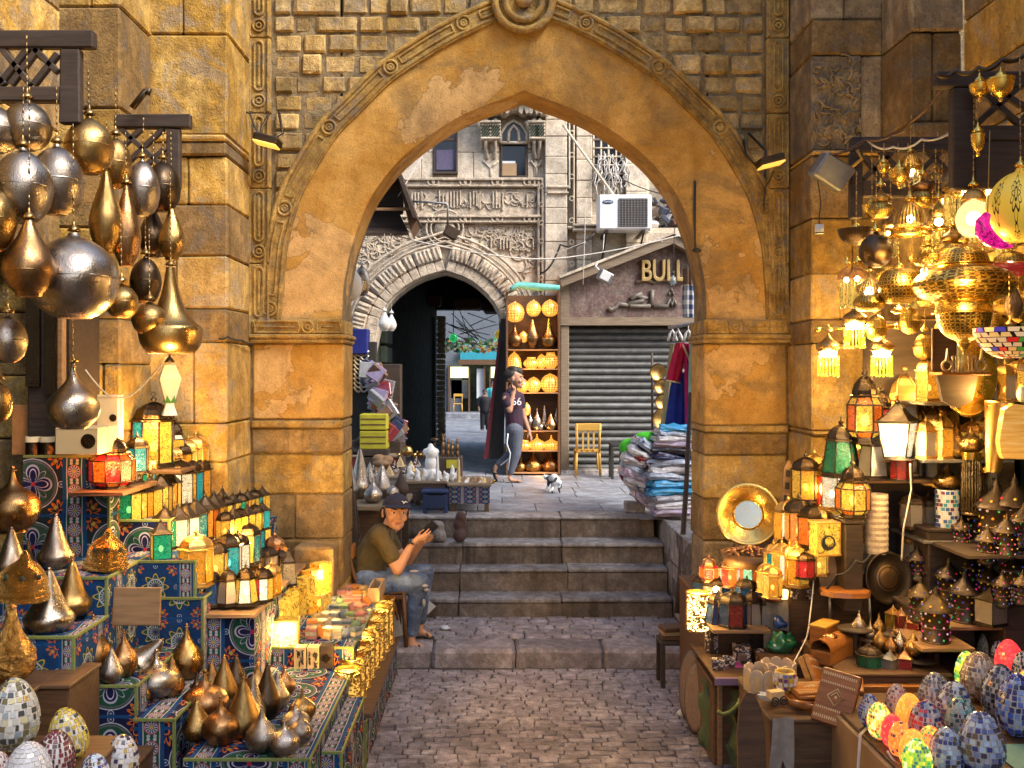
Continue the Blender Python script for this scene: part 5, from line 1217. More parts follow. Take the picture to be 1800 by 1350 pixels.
for(px,yt,yb,w,d,kd,mt,lab)in[(22,822,936,92,5.62,'squat','vcopper',"big dark copper bulb vase at the left edge, topmost of the vases"),(98,905,1000,62,5.8,'cone','vsilver',"tall silver cone vase before the black medallion cloth"),(20,928,1010,56,5.3,'cone','vsilver',"silver cone vase behind the pierced brass bell at the left edge"),(50,950,1062,40,5.7,'tear','vbronze',"dark cone vase half hidden between two silver cones"),(86,1000,1112,84,5.17,'cone','vsilver',"large silver teardrop standing right of the left brass bell"),(127,985,1082,66,5.42,'cone','vbrass',"golden cone vase between the large teardrop and the copper jug"),(160,963,1046,46,5.72,'tear','vcopper',"polished copper bottle vase in front of the right brass bell"),(164,1082,1188,70,5.4,'onion','vcopper',"brownish onion vase, leftmost on the green medallion step"),(218,1108,1190,48,5.38,'onion','vcopper',"copper onion vase standing upright beside the silver onion"),(206,1070,1134,32,6.0,'tear','vcopper',"small amber bottle vase glinting behind the brown onions"),(258,1080,1132,38,6.1,'cone','vsilver',"small silver cone against the leaning board"),(304,1102,1176,36,5.85,'onion','vbrass',"slim small vase left of the golden long necked one"),(328,1098,1192,60,5.6,'onion','vbrass',"golden long necked vase in front of the star print"),(275,1144,1225,86,5.26,'squat','vsilver',"bright silver squat onion at the middle of the left stall"),(360,1180,1266,84,5.8,'squat','vcopper',"wide copper squat onion low on the front step"),(394,1152,1244,48,6.1,'tear','vbrass',"pale gold teardrop behind the wide copper onion"),(415,1150,1225,46,6.4,'tear','vbronze',"dark vase half hidden behind the pale gold teardrop"),(428,1192,1297,66,5.56,'tear','vbrass',"golden teardrop with a smooth bowl on the front step"),(445,1185,1280,44,5.75,'tear','vsilver',"stippled silver gold teardrop leaning behind the golden one"),(470,1166,1262,50,5.85,'tear','vbronze',"dark textured teardrop before the green medallion"),(531,1212,1268,48,5.8,'squat','vbrass',"shiny gold ball vase at the right end of the front step"),(519,1232,1292,52,5.58,'squat','vsilver',"silver ball vase in front of the shiny gold one"),(528,1250,1308,44,5.46,'squat','vsilver',"pinkish silver mini onion at the corner of the front step"),(500,1264,1327,56,5.32,'squat','vsilver',"pinkish silver onion nearest the camera on the front step")]:
 if px>340 and yb>1215:d=D_(yb,.55)
 elif px in(275,304,328):d=D_(yb,.69)
 vase(px,yt,yb,w,d,kd,mt,lab,VG)
for(px,yb,hh,w,z,kd,mt,lab)in[(346,1250,66,50,.55,'onion','vbronze',"dark onion vase left of the wide copper onion"),(372,1232,70,44,.55,'tear','vcopper',"copper teardrop at the back of the low front step"),(452,1228,62,46,.55,'onion','vbrass',"brass onion at the back of the low front step"),(488,1246,66,42,.55,'tear','vsilver',"silver teardrop right of the dark textured one"),(500,1222,52,38,.55,'onion','vcopper',"small copper onion below the green medallion"),(388,1310,84,66,.55,'squat','vcopper',"wide dark copper onion nearest the camera on the low step"),(346,1300,72,52,.55,'tear','vbrass',"golden teardrop at the left front corner of the low step"),(460,1320,78,58,.55,'onion','vsilver',"stippled silver onion at the front edge of the low step"),(302,1224,70,44,.69,'tear','vcopper',"copper teardrop right of the bright squat onion"),(246,1238,60,40,.69,'onion','vbrass',"little brass onion left of the bright squat onion"),(196,1200,62,40,.85,'tear','vsilver',"silver teardrop on the green medallion step"),(142,1196,70,44,.85,'cone','vbronze',"dark cone vase at the left corner of the medallion step"),(178,1160,60,42,.85,'onion','vbrass',"brass onion at the back of the medallion step")]:
 vase(px,yb-hh,yb,w,D_(yb,z),kd,mt,lab,VG)
for i in range(9):
 px=240+i*13;d=6.75+i*.06;lantern(px,872-i*6-66,872-i*6+12,d,('straight',6,('gya','yay','tya','aoy')[i%4],True,'brass' if i%3 else 'iron',.25,'dome'),"%s lantern from the left in the back file of the top row"%ORD[i],LG)
for i in range(12):
 px=396+(i%6)*13;r_=i//6;lantern(px,868+r_*26-(i%6)*3,922+r_*28-(i%6)*4,7.15+(i%6)*.1-r_*.35,('straight',6,('tyt','aya','gya','oay','tay','yay')[(i+r_)%6],True,'iron',.26,'cone' if i%2 else 'dome'),"%s small lantern of the slanting file beside the stone pier"%ORD[i],LG)
t=vase(262,1112,1176,60,5.55,'cone','vsilver',"silver cone vase lying tilted behind the bright squat onion",VG,tilt=(.1,.75,0))
t.location=P(244,1172,5.6);t.rotation_euler=(0,.72,0)
for(px,yt,yb,w,d,lab)in((38,966,1052,90,5.02,"pierced brass bell lamp at the left edge above the incense burner"),(186,926,998,74,5.75,"pierced brass bell lamp hanging before the dark star cloth")):
 h=(yb-yt)*d/F;r=w*d/F/2;t=thing("bell_lamp",lab,"lamp",P(px,yb,d),(0,.08,0),"pierced brass bells")
 obj("shell",with_mat(vmesh('bell'),M['embossed']),None,t,scl=(r,r,h))if 'embossed' in M else None
 if 'embossed' not in M:
  q=MT("embossed_brass");co=q.co("Object",(6,6,6));n1=q.noise(3,5,.6,co,3.0);n2=q.vor(3.2,co)
  q.bs(Base_Color=q.mix(n1,(.55,.33,.10),(.20,.11,.03)),Metallic=1.0,Roughness=.24);q.ln(q.bump(n1*1.5+n2,.9,.02),q.b.inputs["Normal"]);M['embossed']=q.m
  obj("shell",with_mat(vmesh('bell'),M['embossed']),None,t,scl=(r,r,h))
 m=MB()
 for k in range(8):a=2*pi*k/8+.4;m.ell((r*.8*cos(a),r*.8*sin(a),h*.5),(.012,.012,.016),6)
 obj("holes",m,M['shade_wall'],t)
 m=MB();m.lathe([(0,h*.06),(r*.9,h*.04)],16);obj("liner",m,M['vbronze'],t)
t=thing("incense_burner","tall embossed brass incense burner at the lower left edge","incense burner",P(20,1222,4.72));s_=4.72/F
m=MB();m.lathe([(a*s_,b*s_)for a,b in dense([(0,0),(26,0),(24,6),(12,14),(18,24),(36,40),(41,60),(38,72)],20)],24);obj("bowl",m,M['embossed'],t)
m=MB();m.lathe([(a*s_,b*s_)for a,b in dense([(40,72),(41,75),(32,88),(20,108),(12,130),(8,150),(9,156),(3,160),(0,162)],20)],24);obj("lid",m,M['embossed'],t)
EGL="mosaic egg lamps at lower left"
for(cx,cy,rx,ry,d,pal,lab,tl)in[(24,1256,42,62,4.42,'mottled',"large grey and green mosaic egg at the lower left edge",0),(128,1290,32,46,4.42,'yellow',"yellow mosaic egg lamp leaning right",10),(94,1326,33,47,4.25,'maroon',"dark maroon mosaic egg with white joints",-12),(50,1352,38,46,4.1,'white',"plain whitish mosaic egg at the bottom edge",0),(208,1338,30,44,4.6,'whitenavy',"white mosaic egg with navy and gold chips",-6),(166,1362,26,36,4.3,'ice',"pale blue white egg half below the frame",0),(-2,1352,20,30,4.2,'pink',"pinkish white egg in the bottom left corner",0)]:
 egg(cx,cy,rx,ry,d,pal,lab,EGL,tilt=tl)
LG="lit fanous lanterns on the left stall"
big=lantern(270,695,822,6.95,('straight',8,'tayo',True,'iron',.26,'dome'),"largest multicoloured lantern under the green paper lantern",LG,.2)
lantern(306,730,812,7.1,('barrel',6,'ywy',True,'iron',.26,'dome'),"yellow lantern right behind the largest one",LG)
rl=lantern(197,752,862,6.2,('barrel',10,'ror',True,'iron',.36,'dome'),"squat red orange lantern glowing before the cream carton",LG)
lantern(241,762,832,6.5,('straight',6,'tat',True,'iron',.27,'dome'),"small teal lantern between the red and the largest one",LG)
lantern(214,770,836,6.6,('straight',6,'aya',True,'iron',.27,'dome'),"small amber lantern behind the red orange one",LG)
rowA=[(227,838,920,6.4,'gyggyy'),(248,838,914,6.5,'yyay'),(265,832,910,6.62,'aygy'),(282,828,904,6.75,'yya'),(298,822,897,6.88,'way'),(315,800,890,7.0,'wwy'),(332,800,886,7.1,'taty'),(347,796,880,7.2,'aot')]
for i,(px,yt,yb,d,c)in enumerate(rowA):
 lantern(px,yt,yb,d,('straight',6,c,True,'iron',.25,'cone' if i<5 else 'dome'),"%s lantern from the left in the top row on the upper cloth step"%ORD[i],LG,pi/6 if i==0 else None)
rowB=[(290,886,966,6.42,'gy'),(312,884,963,6.5,'wyw'),(328,880,962,6.6,'wwt'),(344,873,955,6.75,'toay'),(360,866,948,6.9,'oya'),(376,862,942,7.05,'yoa'),(391,856,934,7.18,'bwy')]
for i,(px,yt,yb,d,c)in enumerate(rowB):
 lantern(px,yt,yb,d,('straight',6,c,True,'iron',.26,'cone'),"%s lantern from the left in the middle row of the left stall"%ORD[i],LG)
lantern(283,912,986,6.1,('straight',4,'gyga',True,'iron',.27,'cone'),"green and yellow lantern at the left end of the lower lantern rows",LG,.5)
rowC=[(345,930,1015,6.12,'aaya',True),(378,944,1008,6.3,'yay',True),(401,930,1000,6.5,'ttwy',True),(418,930,990,6.7,'wyw',True),(434,912,978,7.0,'tay',True),(446,905,965,7.3,'yta',True),(458,900,955,7.6,'toy',True)]
for i,(px,yt,yb,d,c,lit)in enumerate(rowC):
 lantern(px,yt,yb+14,d,('straight',6,c,lit,'iron' if i else 'brass',.27,'dome'),"%s lantern from the left in the lower row with teal panes"%ORD[i],LG)
rowD=[(372,992,1064,6.2,('taper',6,'b',False,'iron',.26,'dome'),"unlit lantern with dull blue panes on the pale shelf"),(401,990,1063,6.2,('taper',6,'s',False,'iron',.26,'dome'),"unlit lantern with embossed tin panes on the pale shelf"),(432,986,1062,6.2,('taper',6,'wy',True,'iron',.26,'dome'),"white glowing lantern with gold lower panes on the pale shelf"),(461,992,1056,6.35,('straight',8,'rwyo',True,'iron',.28,'dome'),"red and white lantern next to the glowing white one"),(478,986,1046,6.6,('straight',6,'aya',True,'brass',.26,'dome'),"amber arched lantern right of the red and white one")]
for px,yt,yb,d,sp,lab in rowD:lantern(px,yt,yb,d,sp,lab,LG)
for i,(px,yt,yb,d)in enumerate(((388,965,1030,6.9),(412,962,1028,7.0),(445,958,1020,7.1),(470,955,1014,7.2),(492,962,1012,7.3),(456,948,1004,7.5))):
 lantern(px,yt,yb,d,('straight',6,'s' if i%2 else 'a',False,'iron',.3,'dome'),"unlit dark little lantern, %s of the crowd behind the pale shelf"%ORD[i],"small dark lanterns in shadow")
lantern(482,930,1004,7.4,('barrel',8,'ao',True,'copper',.34,'dome'),"round coppery lit lantern before the stone bench",LG)
t=lantern(507,958,1030,7.1,('taper',4,'wt',False,'iron',.24,'cone'),"dark pointed lantern with clear panes before the stone bench",LG,.3)
def lightbox(label,pa,pb,ya,yb,d,dp,rot=0,mat='Lw',side='Ly',openw=False):
 x0,x1=X_(pa,d),X_(pb,d);z0,z1=Z_(yb,d),Z_(ya,d);w=(x1-x0)/2
 t=thing("night_light",label,"night light",((x0+x1)/2,d,z0),(0,0,rot),"glowing night light boxes");H_=z1-z0
 m=MB();m.box(-w,w,0.002,.01,.01,H_-.01);obj("front_panel",m,M[mat],t)
 m=MB();m.box(w-.01,w,.01,dp,.01,H_-.01);m.box(-w,-w+.01,.01,dp,.01,H_-.01);obj("side_panel",m,M[side],t)
 m=MB();m.box(-w,w,.0,dp,H_-.01,H_,.003);obj("top",m,M[side],t)
 m=MB()
 for a,b,c,e in((-w-.004,-w+.008,-.004,.008),(w-.008,w+.004,-.004,.008)):m.box(a,b,c,e,0,H_+.003,.002)
 m.box(-w,w,-.004,.008,0,.012,.002);m.box(-w,w,-.004,.008,H_-.01,H_+.003,.002);m.box(w-.004,w+.004,.008,dp,0,.012);obj("frame",m,M['yellowwood'],t)
 m=MB();m.ell((0,dp*.5,H_*.5),(.02,.02,.03),8);obj("bulb",m,M['bulb'],t);return t
nb=lightbox("brightest white cube lamp on the front corner of the table",480,523,1092,1140,6.6,.16,.1)
point_in(nb,5,WARM,P(500,1110,6.55),.04)
for i in range(6):
 px=468+i*15;lightbox("%s box of the stepped yellow row behind the white cube"%ORD[i],px,px+22,1056-i*13,1112-i*13,6.75+i*.16,.14,-.5,'La','Ly')
lightbox("upper end box of the yellow row, the one with a dark flower",530,553,1002,1048,7.75,.2,-.55,'Ly','Lw')
lb=lightbox("broad yellow lamp box in the middle of the candle holders",540,566,1048,1082,7.3,.2,-.2,'La','Ly')
t=thing("carved_box_lamp","tall fretwork wooden lamp with hexagon pattern beside the white cube","lamp",P(456,1144,6.5),(0,0,.1));s_=6.5/F
m=MB();m.box(-14*s_,14*s_,0,28*s_,0,56*s_,.003);obj("body",m,M['orangewood'],t)
m=MB();m.lathe([(12.5*s_,.01),(12.5*s_,54*s_)],4,Matrix.Translation((0,14*s_,0))@Matrix.Rotation(pi/4,4,'Z')@Matrix.Scale(1.6,4),False)
m=MB()
for j in range(6):
 for i in range(3):ringm(m,((-9+i*9)*s_,(5+j*9)*s_),4.4*s_,.0022,6,yy=-.003)
obj("fretwork",m,M['darkwood'],t,kind='stuff')
t=thing("shell_lamp","cream conical shell standing behind the fretwork lamp","shell",P(455,1088,6.7));m=MB();m.lathe([(.0,0),(.05,0),(.045,.03),(.02,.10),(.004,.13)],14);obj("shell",m,M['white'],t)
for i,px in enumerate((517,540)):
 t=thing("calligraphy_box","wooden candle box with cut out script, %s of the two at the table edge"%("left" if i==0 else "right"),"candle box",P(px+10,1180,6.5),group="script candle boxes");s_=6.5/F
 m=MB();m.box(-10.5*s_,10.5*s_,0,.08,0,42*s_,.003);obj("panel",m,M['inlay'],t);rr=random.Random(i);m=MB()
 for k in range(9):x=rr.uniform(-8,8);z=rr.uniform(6,30);m.tube([(x*s_,-.004,z*s_),((x+rr.uniform(-2,2))*s_,-.004,(z+rr.uniform(4,9))*s_),((x+rr.uniform(-3,3))*s_,-.004,(z+rr.uniform(6,11))*s_)],.0045,4)
 obj("cut_script",m,M['darkwood'],t)
t=thing("calligraphy_box","dark fretwork candle box at the right end of the table edge","candle box",P(573,1178,6.5));s_=6.5/F
m=MB();m.box(-12*s_,12*s_,0,.08,0,42*s_,.003);obj("panel",m,M['darkwood'],t);m=MB();m.lathe([(0,0),(.035,0)],4,Matrix.Translation((0,-.003,.08))@Matrix.Rotation(pi/2,4,'X'),False);obj("mesh_panel",m,M['pierced_dark'],t)
for i,o in enumerate([(518,542),(540,563),(562,585)]):pass
bb_=plank("narrow ledge in front of the table under the script boxes",X_(515,6.46),X_(590,6.46),6.42,6.56,Z_(1180,6.46),'darkwood')
stone_cols=[("pink",(.50,.22,.16)),("cream",(.55,.46,.30)),("green",(.16,.24,.12)),("orange",(.60,.22,.05)),("grey blue",(.22,.26,.30)),("rose",(.45,.18,.16)),("ochre",(.5,.32,.10)),("slate",(.12,.16,.20))]
for nme,c in stone_cols:M['soap_'+nme]=plain("soapstone_"+nme.replace(" ","_"),c,.35,mul(c,.6),40,.05)
def cand(px,yb,d,kind,col,label):
 t=thing("candle_holder",label,"candle holder",P(px,yb,d),(0,0,R.uniform(-.6,.2)),"soapstone candle holders on the table");mt=M['soap_'+col];m=MB();s=.078
 if kind=='cube':
  m.box(-s/2,s/2,-s/2,s/2,0,s*.33,.004);m.box(-s/2,s/2,-s/2,s/2,s*.66,s,.004);obj("block",m,mt,t)
  m=MB();m.box(-s/2+.001,s/2-.001,-s/2+.001,s/2-.001,s*.33,s*.66);obj("band",m,M['soap_cream'],t)
 elif kind=='apple':
  m.lathe([(a*s*.62,b*s*1.0)for a,b in dense([(0,0),(.5,0),(.95,.3),(1,.55),(.75,.9),(.3,.95),(.2,.88)],12)],16);obj("bowl",m,mt,t)
  m=MB();m.tube([(0,0,s*.9),(0,0,s*1.15)],.004,5);obj("stalk",m,M['darkwood'],t)
 else:
  m.prism([(s*.62*(1 if k%2 else .62)*cos(pi/2+k*pi/5),s*.6+s*.62*(1 if k%2==0 else .55)*sin(pi/2+k*pi/5))for k in range(10)],-.02,.02);obj("star",m,mt,t)
 return t
kinds=['cube','cube','apple','cube','cube','star'];idx=0
for r_,(yb,d)in enumerate([(1122,6.95),(1108,7.1),(1094,7.25),(1080,7.42),(1067,7.6),(1054,7.8),(1044,8.0)]):
 z=Z_(yb,d)
 for c_ in range(6):
  px=548+c_*15+r_*5-(r_%2)*4
  if px>652 or px<536+max(0,r_-1)*6:continue
  kd=kinds[(idx*5+r_)%6];col=stone_cols[(idx*3+r_)%8][0];dd=D_(yb,.68);
  cand(px,yb,dd,kd,col,"%s %s candle holder, %s along the %s row from the front"%(col,{'cube':'cube','apple':'apple','star':'star'}[kd],ORD[c_],ORD[r_]));idx+=1
t=thing("open_carton","open cardboard tray at the far corner of the candle table","carton");m=MB();x0,x1=X_(652,8.0),X_(672,8.0)
for a,b,c,e in((x0,x0+.01,7.8,8.2),(x1-.01,x1,7.8,8.2),(x0,x1,7.8,7.81),(x0,x1,8.19,8.2)):m.box(a,b,c,e,.68,.80)
m.box(x0,x1,7.8,8.2,.68,.69);obj("tray",m,M['card'],t)
LE=plank("ledge along the street carrying the gold script cylinders",-.95,-.80,6.25,8.1,.33,'wood')
cyl_mat=M['script']=None
q=MT("cut_script_brass");u,v,_=q.xyz(q.co("UV"));c0=q.new("ShaderNodeCombineXYZ");q.ln(u*9,c0.inputs[0]);q.ln(v*28,c0.inputs[1]);n1=q.noise(1.0,3,.5,c0.outputs[0],1.5)
hole=(n1-.5).abs().lt(.045);q.bs(Base_Color=(.62,.39,.11),Metallic=1.0,Roughness=.35)
tr=q.new("ShaderNodeBsdfTransparent");mx=q.new("ShaderNodeMixShader");q.ln(hole,mx.inputs[0]);q.ln(q.b.outputs[0],mx.inputs[1]);q.ln(tr.outputs[0],mx.inputs[2]);q.shade(mx.outputs[0]);M['script']=q.m
q=MT("parchment_lit");q.bs(Base_Color=(.8,.5,.15),Roughness=.8);q.put(q.b,"Emission Color",(1,.52,.08));q.put(q.b,"Emission Strength",.45);M['parch']=q.m
for i in range(8):
 f=i/7;px=612+f*58;yt=1176-f*88;yb=1246-f*80;d=6.36+f*1.55
 t=thing("script_cylinder_lamp","gold cylinder lamp with cut script, %s from the front along the street edge"%ORD[i],"cylinder lamp",(X_(px,d),d,.33),(0,0,i*1.3),"script cylinder lamps");r=25*d/F*.95;h=(yb-yt)*d/F
 m=MB();m.lathe([(r,0),(r,h)],26);obj("cut_shell",m,M['script'],t)
 m=MB();m.lathe([(r*.86,.005),(r*.86,h*.9)],20);obj("parchment",m,M['parch'],t)
 m=MB();m.lathe([(r*1.03,h-.006),(r*1.03,h+.004),(r*.95,h+.004)],26);obj("rim",m,M['gold'],t);m=MB();m.lathe([(r*1.03,0),(r*1.03,.01),(r*.0,.01)],26);obj("base",m,M['gold'],t)
 if i%3==0:point_in(t,3.5,WARM,P(px,yt-12,d),.03)
cloth_step("street_edge_cloth","printed cloth hanging along the street below the script cylinders",-.97,-.83,6.2,8.2,0,.30,'cloth0',True,su=.1)
point_in(big,14,WARM,P(262,745,6.55),.06);point_in(rl,8,(1,.3,.06),P(197,812,5.95),.05)
for(px,py,d,e)in((300,835,6.2,8),(350,900,6.2,8),(430,935,6.8,13),(440,1010,6.0,4),(575,1010,7.5,8),(298,640,5.2,7)):
 tgt=min([o for o in bpy.data.objects if o.parent is None and o.get('category')in('lantern','night light','hanging lamp')],key=lambda o:(o.location-P(px,py,d)).length)
 point_in(tgt,e,WARM,P(px,py,d),.06)
# ================================================================ RIGHT STALL
lattice("nearest dark wooden lattice frame at upper right with brass cups",5.2,[(1645,1860,125,153),(1676,1716,153,332),(1716,1860,218,246),(1716,1860,246,330)],[(1716,218,1790,153),(1716,153,1790,218),(1790,218,1850,153),(1740,153,1850,218)])
lattice("second wooden lattice frame at right above the fringed lamps",6.3,[(1498,1680,240,266),(1497,1517,266,384),(1517,1680,316,346)],[(1517,316,1570,266),(1545,266,1600,316),(1600,316,1655,266),(1630,266,1680,316),(1517,275,1550,316)])
wire("chain",[P(1645,128,5.1),P(1680,122,5.1),P(1720,118,5.05),P(1760,104,5.0),P(1810,88,5.0)],.012,'iron',"black chain draped along the top of the right lattice",.03)
wire("cable",[P(1460,272,6.2),P(1520,245,6.2),P(1570,236,6.1),P(1600,215,6.0),P(1660,150,5.4)],.009,'wood',"brown knotted rope rising from the floodlight to the right lattice",.02)
wire("cable",[P(1525,247,6.2),P(1570,258,6.2),P(1620,245,6.1),P(1680,225,5.6)],.007,'cable',"pale cable sagging below the second right lattice",.03)
fl=thing("floodlight","grey ribbed floodlight hanging tilted above the right stall","floodlight",P(1461,302,6.3),(.25,.55,.1))
m=MB();m.box(-.11,.11,-.08,.08,-.085,.085,.012);obj("housing",m,M['steel'],fl)
for k in range(7):m=MB();m.box(-.10+k*.03,-.09+k*.03,.08,.12,-.08,.08);obj("cooling_fin",m,M['iron'],fl)
m=MB();m.box(-.10,.10,-.09,-.08,-.07,.07);obj("lens",m,M['steel'],fl)
m=MB();m.tube([(.09,0,.08),(.12,0,.17),(.06,0,.2)],.012,5);obj("yoke",m,M['yellowwood'],fl)
wt=thing("hanging_weight","small white canister hanging on a wire below the floodlight","canister",P(1440,411,6.3));m=MB();m.lathe([(0,0),(.028,0),(.028,.06),(0,.06)],14);obj("canister",m,M['white'],wt)
m=MB();m.lathe([(.03,0),(.03,.008),(0,.01)],14);m.tube([(0,0,.06),(.0,0,.12),(.012,0,.2),(-.01,0,.35)],.004,4);obj("wire",m,M['rope'],wt)
for nm,pa,py,dd,lab in(("l",470,246,7.72,"yellow lit wall floodlight on the carved strip left of the arch"),("r",1354,282,7.72,"yellow lit wall floodlight on the carved strip right of the arch")):
 t=thing("wall_floodlight",lab,"floodlight",P(pa,py,dd),(.0,.25 if nm=='l' else-.25,0),"wall floodlights");m=MB();m.box(-.10,.10,-.08,.10,-.03,.03,.01,.004);obj("housing",m,M['iron'],t)
 m=MB();m.box(-.095,.095,-.078,.08,-.045,-.031,.004);obj("lens",m,M['parch'],t)
 m=MB();m.tube([(-.09,.1,.0),(-.12,.18,.12),(-.1,.22,.25)],.01,5);m.tube([(.0,.1,.03),(.05,.2,.12),(-.04,.24,.3)],.012,5);obj("bracket",m,M['iron'],t)
BG="lit brass lamps hanging on the right"
def lamp(name,px,pieces,d,label,chain_top,bulb=None,rods=None,mesh_n=26,cap_y=None,group=BG):
 """pieces: (profile, ytop, ybot, width, material); px is the axis"""
 yb=max(p[2]for p in pieces);t=thing(name,label,"hanging lamp",P(px,yb,d),None,group);z0=Z_(yb,d)
 for(kd,yt,y2,w,mt)in pieces:
  h=(y2-yt)*d/F;r=w*d/F/2;obj({'ball':'globe','dome':'dome','saucer':'bowl','bowl':'bowl','drop':'drop','bell':'dome','onion':'dome'}.get(kd,'shell'),with_mat(uvmesh(kd),M[mt]),None,t,(0,0,Z_(y2,d)-z0),scl=(r,r,h))
 if bulb:
  by,br,bm=bulb;m=MB();m.ell((0,0,Z_(by,d)-z0),br*d/F,12);obj("bulb",m,M[bm],t)
 if rods:
  y1,y2,rr_,n,mt=rods;m=MB();r=rr_*d/F
  for k in range(n):
   a=2*pi*k/n;zz=Z_(y2,d)-z0+R.uniform(0,.012);m.tube([(r*cos(a),r*sin(a),Z_(y1,d)-z0),(r*cos(a),r*sin(a),zz)],.0055,5);m.ell((r*cos(a),r*sin(a),zz),.009,6)
  obj("glass_fringe",m,M[mt],t,kind='stuff')
 yt=min(p[1]for p in pieces)
 if chain_top:hang(t,px,yt,d,chain_top,'chain','gold')
 return t
UVM={}
def uvmesh(kind,n=32):
 if kind not in UVM:
  m=MB();pr=[(max(a,0),b)for a,b in dense(PROF[kind],30)];m.lathe(pr,n);UVM[kind]=m.mesh(kind)
 return UVM[kind]
M['rods']=glass("yellow_green_rods",(.75,.80,.06),.55,.35)
M['rods_clear']=glass("amber_rods",(.9,.65,.15),.35,.5)
M['crackle']=glass("crackle_glass",(1,.72,.32),1.1,.2)
M['pinkglass']=glass("magenta_glass",(.80,.01,.28),.4,.1)
M['redglass']=glass("ruby_glass",(.5,.02,.02),.2,.2)
M['pgold']=pierced("pierced_gold",(.88,.58,.14),us=16,vs=11,thr=.66,rough=.34)
M['pdarkglobe']=pierced("pierced_globe",(.80,.55,.2),us=8,vs=11,thr=.86,rough=.3)
M['netting']=pierced("beaded_net",(.72,.5,.16),us=34,vs=40,thr=.3)
q=MT("inked_gold_globe");u,v,_=q.xyz(q.co("UV"));a_=u*10;ax=(a_.mod(1.0)-.5).abs();vy=(v*1.1).mod(1.0)-.5;rr_=(ax*ax*4+vy*vy)**.5;an=vy.at2(ax)
msk=((rr_-((an*6).cos()*.10+.30)).abs().lt(.035)).mx((rr_-.12).abs().lt(.03)).mx(((an*3).sin().abs()*.5-rr_).abs().lt(.03))
q.bs(Base_Color=q.mix(msk,(.50,.34,.06),(.03,.03,.01)),Metallic=.5,Roughness=.35);q.put(q.b,"Emission Color",q.mix(msk,(1,.62,.06),(0,0,0)));q.put(q.b,"Emission Strength",.16);M['inked']=q.m
PROF['disc']=[(.45,0),(.6,.04),(.86,.2),(1,.45),(.99,.6),(.86,.82),(.62,.97),(.5,1)]
PROF['finial']=[(0,0),(.12,.05),(.10,.12),(.2,.18),(.12,.25),(.3,.38),(.75,.62),(1,.85),(.96,1)]
PROF['neck']=[(1,0),(1,.12),(.9,.2),(.9,.8),(1,.9),(1,1)]
PROF['star']=[(0,0),(1,.5),(0,1)]
hero=lamp("large_brass_lamp",1694,[('dome',428,472,84,'pgold'),('neck',464,476,100,'gold'),('disc',470,532,170,'pgold'),('neck',528,552,104,'gold'),('bowl',548,602,92,'pgold'),('finial',600,626,20,'gold')],5.4,"largest pierced brass lamp with a wide glowing disc",300,(498,26,'bulb'))
lamp("inked_globe_lamp",1794,[('ball',296,424,112,'inked')],4.9,"golden globe lamp with dark inked ornament at the right edge",90,(360,30,'bulb_soft'))
lamp("crackle_globe_lamp",1711,[('dome',330,352,38,'brass'),('ball',348,416,58,'crackle')],5.15,"crackled amber glass globe between the fringe lamp and inked globe",160,(384,13,'bulb'))
t=thing("pink_glass_lamp","magenta crescent shaped glass pendant below the inked globe","hanging lamp",P(1748,402,4.85));s_=4.85/F;m=MB()
pts=[(1736,376),(1727,390),(1728,406),(1740,420),(1758,430),(1780,433)];m.tube([P(a,b,4.85)-t.location for a,b in pts],[6*s_,12*s_,15*s_,14*s_,9*s_,2*s_],14);obj("crescent",m,M['pinkglass'],t);m=MB();m.tube([P(1736,376,4.85)-t.location,P(1740,230,4.85)-t.location],.003,4);obj("cord",m,M['chain'],t)
lamp("fringed_lamp",1700,[('onion',272,335,86,'pierced_silver'),('neck',330,342,80,'gold')],5.6,"tin domed lamp with a curtain of amber glass rods",200,(338,9,'bulb'),(342,392,36,26,'rods_clear'))
lamp("beaded_lamp",1598,[('dome',356,404,52,'pierced_silver'),('neck',403,414,70,'gold'),('neck',414,482,62,'netting')],5.9,"drum lamp of fine beaded netting under a studded dome",250,(398,8,'bulb'))
lamp("bowl_lamp",1580,[('disc',474,534,70,'pgold'),('onion',533,552,26,'gold')],5.7,"pierced gold bowl lamp with a bright bulb below the beaded drum",420,(510,11,'bulb_white'))
lamp("bowl_lamp",1645,[('dome',402,432,48,'pgold'),('disc',430,470,56,'pgold')],5.9,"small pierced lamp with bright bulb between the drum and the disc",260,(440,11,'bulb_white'),(468,500,20,14,'rods_clear'))
lamp("bowl_lamp",1632,[('disc',500,540,58,'pgold')],6.0,"gold pierced bowl partly behind the large disc lamp",430,(520,8,'bulb'))
lamp("dark_globe_lamp",1539,[('ball',408,470,56,'vbronze')],5.8,"dark hammered globe without light at the left of the brass cluster",300)
lamp("plate_lamp",1505,[('bowl',403,430,62,'pierced_dark')],6.1,"dark shallow bowl lamp, highest at the left of the brass cluster",300)
lamp("small_fringed_lamp",1488,[('dome',468,492,30,'pierced_copper')],6.0,"small coppery domed lamp, left one of the fringed pair",420,(492,5,'bulb'),(492,540,11,12,'rods_clear'))
lamp("small_fringed_lamp",1507,[('dome',466,490,30,'pierced_copper')],5.9,"small coppery domed lamp, right one of the fringed pair",420,(490,5,'bulb'),(490,535,11,12,'rods_clear'))
lamp("onion_lamp",1528,[('onion',480,520,46,'pierced'),('disc',518,548,54,'pgold')],5.8,"pierced brass onion lamp with a collar beside the bowl lamp",430,(512,8,'bulb_white'))
lamp("studded_dome_lamp",1600,[('dome',353,396,54,'pierced')],5.5,"studded little dome in front of the beaded drum",300,(385,7,'bulb'))
lamp("cup_lamp",1655,[('onion',376,404,40,'vbrass'),('neck',404,418,40,'gold')],5.9,"polished onion cap above the small bright bulb",260)
